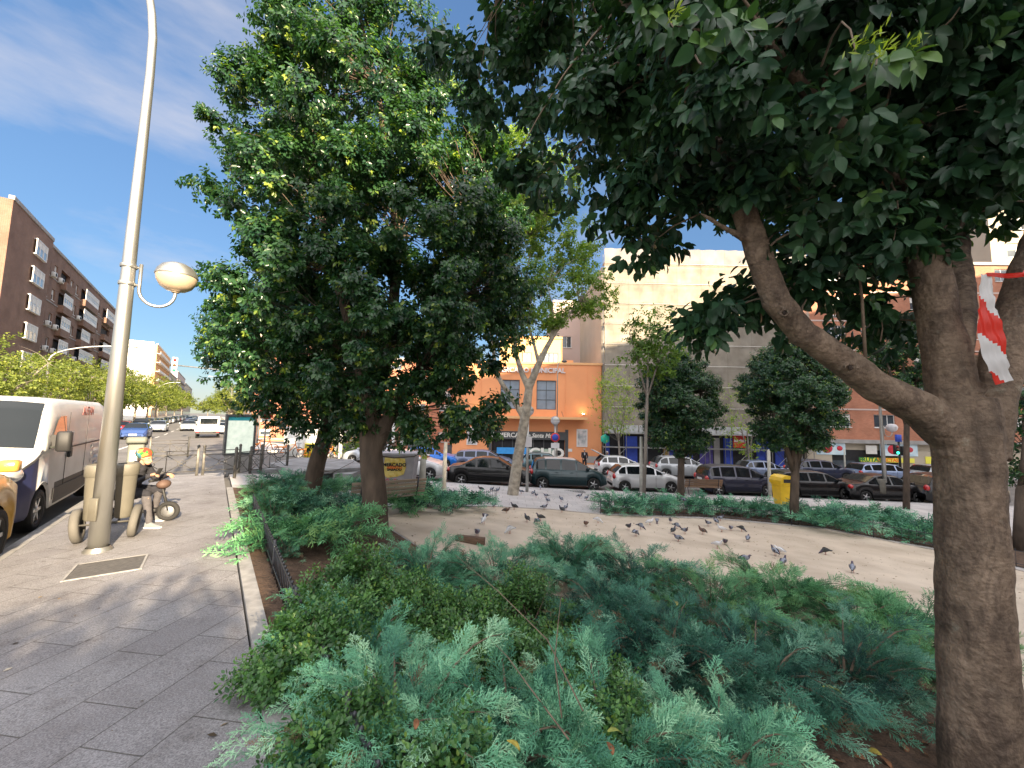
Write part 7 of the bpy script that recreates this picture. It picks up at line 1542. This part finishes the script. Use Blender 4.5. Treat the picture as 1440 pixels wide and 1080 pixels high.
PG = [(676,688,'d'),(692,688,'g'),(700,690,'g'),(733,692,'g'),(750,694,'g'),(754,697,'g'),(760,686,'g'),(768,697,'g'),(815,698,'g'),(825,701,'g'),(770,704,'g'),(789,703,'g'),(690,706,'g'),(695,712,'g'),(723,714,'d'),(765,715,'g'),(790,718,'d'),(796,715,'g'),(712,719,'b'),(682,728,'g'),(680,735,'w'),(671,752,'g'),(741,732,'d'),(760,730,'d'),(755,735,'g'),(717,748,'w'),(824,738,'b'),(841,733,'w'),
      (884,743,'d'),(901,742,'g'),(894,752,'g'),(914,736,'w'),(924,734,'g'),(943,734,'g'),(952,741,'g'),(947,749,'d'),(963,749,'g'),(954,759,'g'),(996,738,'g'),(1007,735,'g'),(1013,730,'g'),(988,749,'b'),(1015,746,'w'),(1028,744,'g'),(1043,745,'d'),(1020,764,'d'),(1009,769,'w'),(1052,759,'g'),(1048,789,'g'),(1090,779,'g'),(1096,776,'w'),(1102,795,'g'),(1161,778,'d'),(1199,803,'g'),(903,743,'g')]
g = random.Random(31)
KN = {'g': 'grey', 'd': 'dark', 'w': 'white', 'b': 'brown'}
for i, (px, py, k) in enumerate(PG[:-1]):
    v = gp(px, py+3); pose = g.choice(['stand', 'stand', 'feed', 'rest']); kn = KN[k]
    if py < 708: lab = {'g': 'grey pigeon on the pale paving near the foot of the mottled tree', 'd': 'dark pigeon on the paving left of the mottled trunk'}[k]; gr = 'pigeons on the paving'
    elif px < 860: gr = 'pigeons on the left part of the sand'; lab = kn+' pigeon on the left half of the sand, behind the tall junipers'
    elif px < 1070: gr = 'pigeons on the middle of the sand'; lab = kn+' pigeon in the dense part of the flock, below the long hedge'
    else: gr = 'pigeons on the right of the sand'; lab = kn+' pigeon on the right part of the sand, apart from the flock'
    uq = {(671, 752): 'grey pigeon nearest the short wooden board, standing upright', (717, 748): 'white pigeon walking on the bare sand between the board and the junipers', (1161, 778): 'dark upright pigeon standing alone on the right part of the sand', (1199, 803): 'grey pigeon farthest right, close to the green junipers', (824, 738): 'brown pigeon on the sand, below the gap between the hedges', (988, 749): 'reddish brown pigeon with its head down inside the flock'}
    if (px, py) in uq: lab = uq[(px, py)]; gr = 'pigeons on the sand'
    pigeon(v.x, v.y, g.uniform(0, 6.28), kn, pose, lab, gr+', '+kn)
hp = at(961, 704, 14.9); pigeon(hp.x, hp.y, 2, 'grey', 'rest', 'grey pigeon perched on top of the long hedge', None, z=hp.z-.05)
# ---------------------------------------------------------------- people
M_skin = mat('skin', (.42, .24, .16), .6, var=.08, vs=12); M_hair = mat('dark_hair', (.02, .014, .01), .7, var=.3, vs=60)
def cap_(b, p, q, r0, r1, n=12):
    """tapered limb segment with rounded ends"""
    p = Vector(p); q = Vector(q); d = q-p; L_ = d.length; M = Matrix.Translation(p) @ d.to_track_quat('Z', 'Y').to_matrix().to_4x4(); pr = []
    for k in range(0, 5): a = -math.pi/2+k*math.pi/8; pr.append((max(r0*math.cos(a), .0005), r0*math.sin(a)))
    for k in range(0, 5): a = k*math.pi/8; pr.append((max(r1*math.cos(a), .0005), L_+r1*math.sin(a)))
    b.lathe(pr, n, 0, M=M)
def head(b, c, fw, s=1.0):
    """skull, jaw, nose, ears, neck; fw = facing direction"""
    f = Vector(fw).normalized(); c = Vector(c); side = Vector((0, 0, 1)).cross(f).normalized(); M = Matrix((f, side, Vector((0, 0, 1)))).transposed()
    b.ell(tuple(c+Vector((0, 0, .02))*s), (.098*s, .076*s, .105*s), n=18, h=12, M=M); b.ell(tuple(c+f*.028*s-Vector((0, 0, .055))*s), (.062*s, .055*s, .06*s), n=14, h=9, M=M)
    cap_(b, c+f*.090*s+Vector((0, 0, .012))*s, c+f*.112*s-Vector((0, 0, .022))*s, .010*s, .014*s); cap_(b, c+f*.088*s-Vector((0, 0, .055))*s+side*.012, c+f*.088*s-Vector((0, 0, .055))*s-side*.012, .010*s, .010*s)
    for k in (1, -1): b.ell(tuple(c+side*k*.078*s-f*.005), (.018*s, .010*s, .030*s), n=8, h=6, M=M)
    return f, side
def eyes(parent, c, f, side, s=1.0):
    b = MB()
    for k in (1, -1): b.ell(tuple(Vector(c)+Vector(f)*.086*s+Vector(side)*k*.030*s+Vector((0, 0, .018*s))), (.010*s, .012*s, .007*s), n=8, h=6)
    b.build('eyes', M_hair, parent)
def hand(b, wr, fdir, up, s=1.0, curl=.5):
    """palm, five fingers, thumb"""
    f = Vector(fdir).normalized(); u = Vector(up); u = (u-f*u.dot(f)).normalized(); sd = f.cross(u); wr = Vector(wr)
    cap_(b, wr, wr+f*.05*s, .024*s, .028*s, 10); cap_(b, wr+f*.05*s+sd*.02*s, wr+f*.05*s-sd*.02*s, .022*s, .022*s, 10)
    for k, (o, l) in enumerate(((-.030, .062), (-.010, .075), (.010, .072), (.029, .058))):
        p = wr+f*.072*s+sd*o*s; a = curl*.8; q = p+(f*math.cos(a)-u*math.sin(a))*l*.5*s; a2 = curl*1.9; e = q+(f*math.cos(a2)-u*math.sin(a2))*l*.5*s; cap_(b, p, q, .0095*s, .0088*s, 8); cap_(b, q, e, .0088*s, .0075*s, 8)
    p = wr+f*.03*s-sd*.024*s; q = p-sd*.028*s+f*.02*s-u*.008*s; e = q+f*.03*s-u*.012*s; cap_(b, p, q, .013*s, .011*s, 8); cap_(b, q, e, .011*s, .009*s, 8)
M_shoe = mat('shoe_grey', (.16, .17, .18), .8)
# person sitting on the scooter
ps = empty('person', (sx, sy, T(sx, sy)), R(6), 'person in dark clothes and a colourful cap sitting on the low scooter', 'person')
HIP = Vector((-.10, 0, .56)); CH = Vector((-.02, 0, .86)); NK = Vector((.05, 0, 1.0)); HD = Vector((.13, 0, 1.12)); FW = Vector((.93, -.1, -.42))
body = MB(); f_, s_ = head(body, HD, FW); cap_(body, NK-Vector((0, 0, .03)), HD-Vector((.02, 0, .04)), .055, .052)
el = {1: Vector((.16, .24, .72)), -1: Vector((.14, -.25, .70))}; wrp = {1: Vector((.36, .20, .80)), -1: Vector((.36, -.17, .84))}; sh_ = {k: Vector((.03, k*.17, .93)) for k in (1, -1)}
cap_(body, NK-Vector((.0, 0, .05)), CH, .07, .11); cap_(body, CH, HIP, .11, .12)
for k in (1, -1): cap_(body, sh_[k], el[k], .045, .036); cap_(body, el[k], wrp[k], .034, .024); hand(body, wrp[k], (1, 0, .25) if k < 0 else (1, -.3, 0), (0, 0, 1), curl=.75)
kn_ = {-1: Vector((.32, -.16, .52)), 1: Vector((.30, .16, .54))}; an_ = {-1: Vector((.50, -.30, .10)), 1: Vector((.22, .16, .12))}
for k in (1, -1): hp_ = HIP+Vector((0, k*.09, 0)); cap_(body, hp_, kn_[k], .075, .052); cap_(body, kn_[k], an_[k], .046, .033)
bo = body.build('body', M_skin, ps); remesh(bo, .007, 2)
b = MB(); cap_(b, NK-Vector((.01, 0, .07)), CH, .10, .145, 18); cap_(b, CH, HIP+Vector((0, 0, .02)), .145, .145, 18); cap_(b, sh_[1], sh_[-1], .075, .075, 14)
for k in (1, -1): cap_(b, sh_[k], el[k], .068, .055, 14); cap_(b, el[k], wrp[k]-(wrp[k]-el[k])*.08, .054, .040, 14)
cap_(b, NK-Vector((.05, 0, .02)), NK+Vector((.0, 0, .0)), .085, .07, 14); jk = b.build('jacket', M_jean, ps); remesh(jk, .010, 3, (.10, .02))
b = MB()
for k in (1, -1): hp_ = HIP+Vector((0, k*.09, 0)); cap_(b, hp_, kn_[k], .098, .070, 16)
cap_(b, HIP+Vector((0, .1, 0)), HIP-Vector((0, .1, 0)), .11, .11, 16); sh0 = b.build('shorts', M_jean, ps); remesh(sh0, .010, 3)
b = MB()
for k in (1, -1): cap_(b, kn_[k]-(kn_[k]-HIP)*.05, an_[k]+Vector((0, 0, .0)), .066, .044, 14)
tr_ = b.build('leggings', mat('grey_cloth', (.075, .07, .075), .9, var=.15, vs=30), ps); remesh(tr_, .009, 3, (.08, .015))
for k in (1, -1):
    b = MB(); a = an_[k]; fd = Vector((1, -.1 if k < 0 else .1, 0)).normalized(); z0_ = -a.z
    b2m = Matrix.Translation(Vector((a.x, a.y, 0))) @ Matrix.Rotation(math.atan2(fd.y, fd.x), 4, 'Z'); b.ell((0, 0, 0), (.001, .001, .001)); b.v = []; b.f = []; b.m = []; b.smooth = []
    pr = [(-.08, .032, .085), (-.05, .040, .105), (.0, .042, .115), (.06, .044, .085), (.12, .046, .065), (.17, .036, .05), (.195, .015, .035)]
    for x, hw_, h in pr:
        for t in range(10): an = math.pi*t/9; b.v.append(tuple(b2m @ Vector((x, hw_*math.cos(an), .022+(h-.022)*math.sin(an)))))
    for i in range(6):
        for t in range(9): q = i*10+t; b.face([q, q+1, q+11, q+10], 0, True)
    b.face([60+t for t in range(10)]); b.face([t for t in range(10)][::-1]); so_ = b.build('shoe', M_shoe, ps); so_.location.z = .0
    b = MB(); b.v = []
    for z in (.0, .026):
        for x, hw_, h in pr: b.v.append(tuple(b2m @ Vector((x*1.03, hw_*1.12, z))))
        for x, hw_, h in pr[::-1]: b.v.append(tuple(b2m @ Vector((x*1.03, -hw_*1.12, z))))
    m = len(pr)*2; b.face(list(range(m))[::-1]); b.face(list(range(m, 2*m)))
    for t in range(m): b.face([t, (t+1) % m, m+(t+1) % m, m+t])
    b.build('shoe_sole', M_gw, so_)
def knit():
    m = bpy.data.materials.new('colourful_knit'); m.use_nodes = True; n = m.node_tree; p = n.nodes['Principled BSDF']; p.inputs['Roughness'].default_value = .95
    t = n.nodes.new('ShaderNodeTexCoord'); v = n.nodes.new('ShaderNodeTexVoronoi'); v.inputs['Scale'].default_value = 17; n.links.new(t.outputs['Object'], v.inputs['Vector']); s = n.nodes.new('ShaderNodeSeparateColor'); n.links.new(v.outputs['Color'], s.inputs[0])
    r = n.nodes.new('ShaderNodeValToRGB'); r.color_ramp.interpolation = 'CONSTANT'; e = r.color_ramp.elements; e[0].color = (.30, .05, .02, 1); e[1].position = .25; e[1].color = (.03, .18, .03, 1)
    for q, c in ((.45, (.30, .24, .05)), (.62, (.05, .16, .20)), (.8, (.34, .32, .26)), (.9, (.28, .03, .025))): k = e.new(q); k.color = (*c, 1)
    n.links.new(s.outputs[0], r.inputs[0]); n.links.new(r.outputs[0], p.inputs['Base Color']); return m
b = MB(); c = HD+Vector((-.012, 0, .045)); M = Matrix.Rotation(R(20), 3, 'Y'); b.ell(tuple(c+Vector((-.02, 0, .02))), (.128, .112, .098), n=22, h=12, M=M); cp = b.build('knitted_cap', knit(), ps); remesh(cp, .008, 2, (.05, .012))
eyes(ps, HD, f_, s_); b = MB(); b.ell(tuple(HD+Vector((-.075, 0, -.02))), (.045, .07, .08), n=12, h=8); b.build('hair', M_hair, ps)
ph = MB(); q = ps.matrix_world
phl = Matrix.Translation((sx, sy, T(sx, sy))) @ Matrix.Rotation(R(6), 4, 'Z') @ Vector((.475, -.17, .885)); phone = MB(); phone.rbox(-.038, .038, -.005, .005, -.08, .08, .004, M=Matrix.Rotation(R(25), 4, 'Y') @ Matrix.Rotation(R(80), 4, 'Z')); o = phone.build('mobile_phone', M_plastic); o.location = phl; tag(o, 'dark mobile phone held out by the seated person', 'phone')
# standing figures by the shops
def stander(x, y, rz, label, bend=0.0, top=M_jean, leg=M_jean, h=1.72, arm=.4, hair=M_hair, shirt=None):
    r = empty('person', (x, y, T(x, y)), rz, label, 'person', 'people before the shops'); k_ = h/1.72; hip = Vector((0, 0, .92))*k_; a = bend; up = Vector((math.sin(a), 0, math.cos(a)))
    ch = hip+up*.34*k_; nk = hip+up*.52*k_; hd = nk+Vector((math.sin(a*1.1), 0, math.cos(a*1.1)))*.15*k_; f = Vector((math.cos(a*.6), 0, -math.sin(a*.6))); b = MB(); f2, s2 = head(b, hd, f); cap_(b, nk-up*.05, hd, .055, .05)
    cap_(b, nk, ch, .07, .12); cap_(b, ch, hip, .12, .12); sh = {s: nk-up*.05+Vector((0, s*.19, 0)) for s in (1, -1)}; elb = {s: sh[s]+Vector((arm*.35, s*.05, -.27)) for s in (1, -1)}; wr = {s: elb[s]+Vector((.12+arm*.3, -s*.08, -.16)) for s in (1, -1)}
    kn = {s: Vector((.05, s*.10, .49))*k_ for s in (1, -1)}; an = {s: Vector((-.02+s*.05, s*.11, .08)) for s in (1, -1)}
    for s in (1, -1): cap_(b, sh[s], elb[s], .045, .036); cap_(b, elb[s], wr[s], .034, .025); hand(b, wr[s], wr[s]-elb[s], (1, 0, 0), curl=.4); cap_(b, hip+Vector((0, s*.09, 0)), kn[s], .08, .055); cap_(b, kn[s], an[s], .05, .035)
    remesh(b.build('body', M_skin, r), .009, 2); b = MB(); cap_(b, nk-up*.05, ch, .11, .155, 14); cap_(b, ch, hip, .155, .15, 14); cap_(b, sh[1], sh[-1], .075, .075)
    for s in (1, -1): cap_(b, sh[s], elb[s], .068, .056); cap_(b, elb[s], wr[s]-(wr[s]-elb[s])*.15, .055, .042)
    remesh(b.build('jacket', top, r), .014, 2, (.12, .02)); b = MB()
    for s in (1, -1): cap_(b, hip+Vector((0, s*.09, 0)), kn[s], .10, .072); cap_(b, kn[s], an[s], .07, .055)
    remesh(b.build('trousers', leg, r), .014, 2)
    for s in (1, -1): b = MB(); b.ell((an[s].x+.06, an[s].y, .045), (.135, .05, .05), n=12, h=8); b.build('shoe', M_plastic, r)
    b = MB(); b.ell(tuple(hd+Vector((-.015, 0, .045))), (.105, .086, .095), n=14, h=9); b.build('hair', hair, r); eyes(r, hd, f2, s2)
    if shirt: b = MB(); b.ell(tuple(ch+Vector((.13, 0, .05))), (.035, .05, .12), n=10, h=7); b.build('shirt_front', shirt, r)
p = at(822, 640, 32.6); stander(p.x, 32.6, R(-95), 'standing person in a black jacket before the grey plinth of the orange market', shirt=M_gw, hair=mat('grey_hair', (.35, .33, .32), .8))
p = at(840, 640, 31.7); stander(p.x, 31.7, R(10), 'person in black leaning into the open boot of the white hatchback', bend=.75, arm=.8)
p = at(848, 640, 32.5); stander(p.x, 32.5, R(-20), 'second person bending behind the one at the open boot', bend=.55, arm=.8, hair=bpy.data.materials['grey_hair'])
g = random.Random(3)
for i, (u, v, l) in enumerate(((54, -10.6, 'walker on the avenue pavement under the nearest street trees'), (70, -10.6, 'walker farther along the left pavement of the avenue'))):
    x, y = UV(u, v); stander(x, y, g.uniform(0, 6), l, top=[M_jean, bpy.data.materials['grey_cloth']][i])
# raised boot lid of that hatchback
x, y = at(846.5, 640, 31.2).x, 31.2; b = MB(); M = Matrix.Translation((x+.12, y, T(x, y)+RZ+1.42)) @ Matrix.Rotation(R(28), 4, 'Y'); b.rbox(-1.0, .05, -.62, .62, -.04, .04, .03, M=M); bl_ = b.build('boot_lid', paint(WHT)); 
for o in list(COL.objects):
    if o.get('label', '').startswith('white hatchback beside the two people'): bl_.parent = o; bl_.matrix_parent_inverse = (Matrix.Translation(o.location) @ Matrix.Rotation(o.rotation_euler.z, 4, 'Z')).inverted(); break
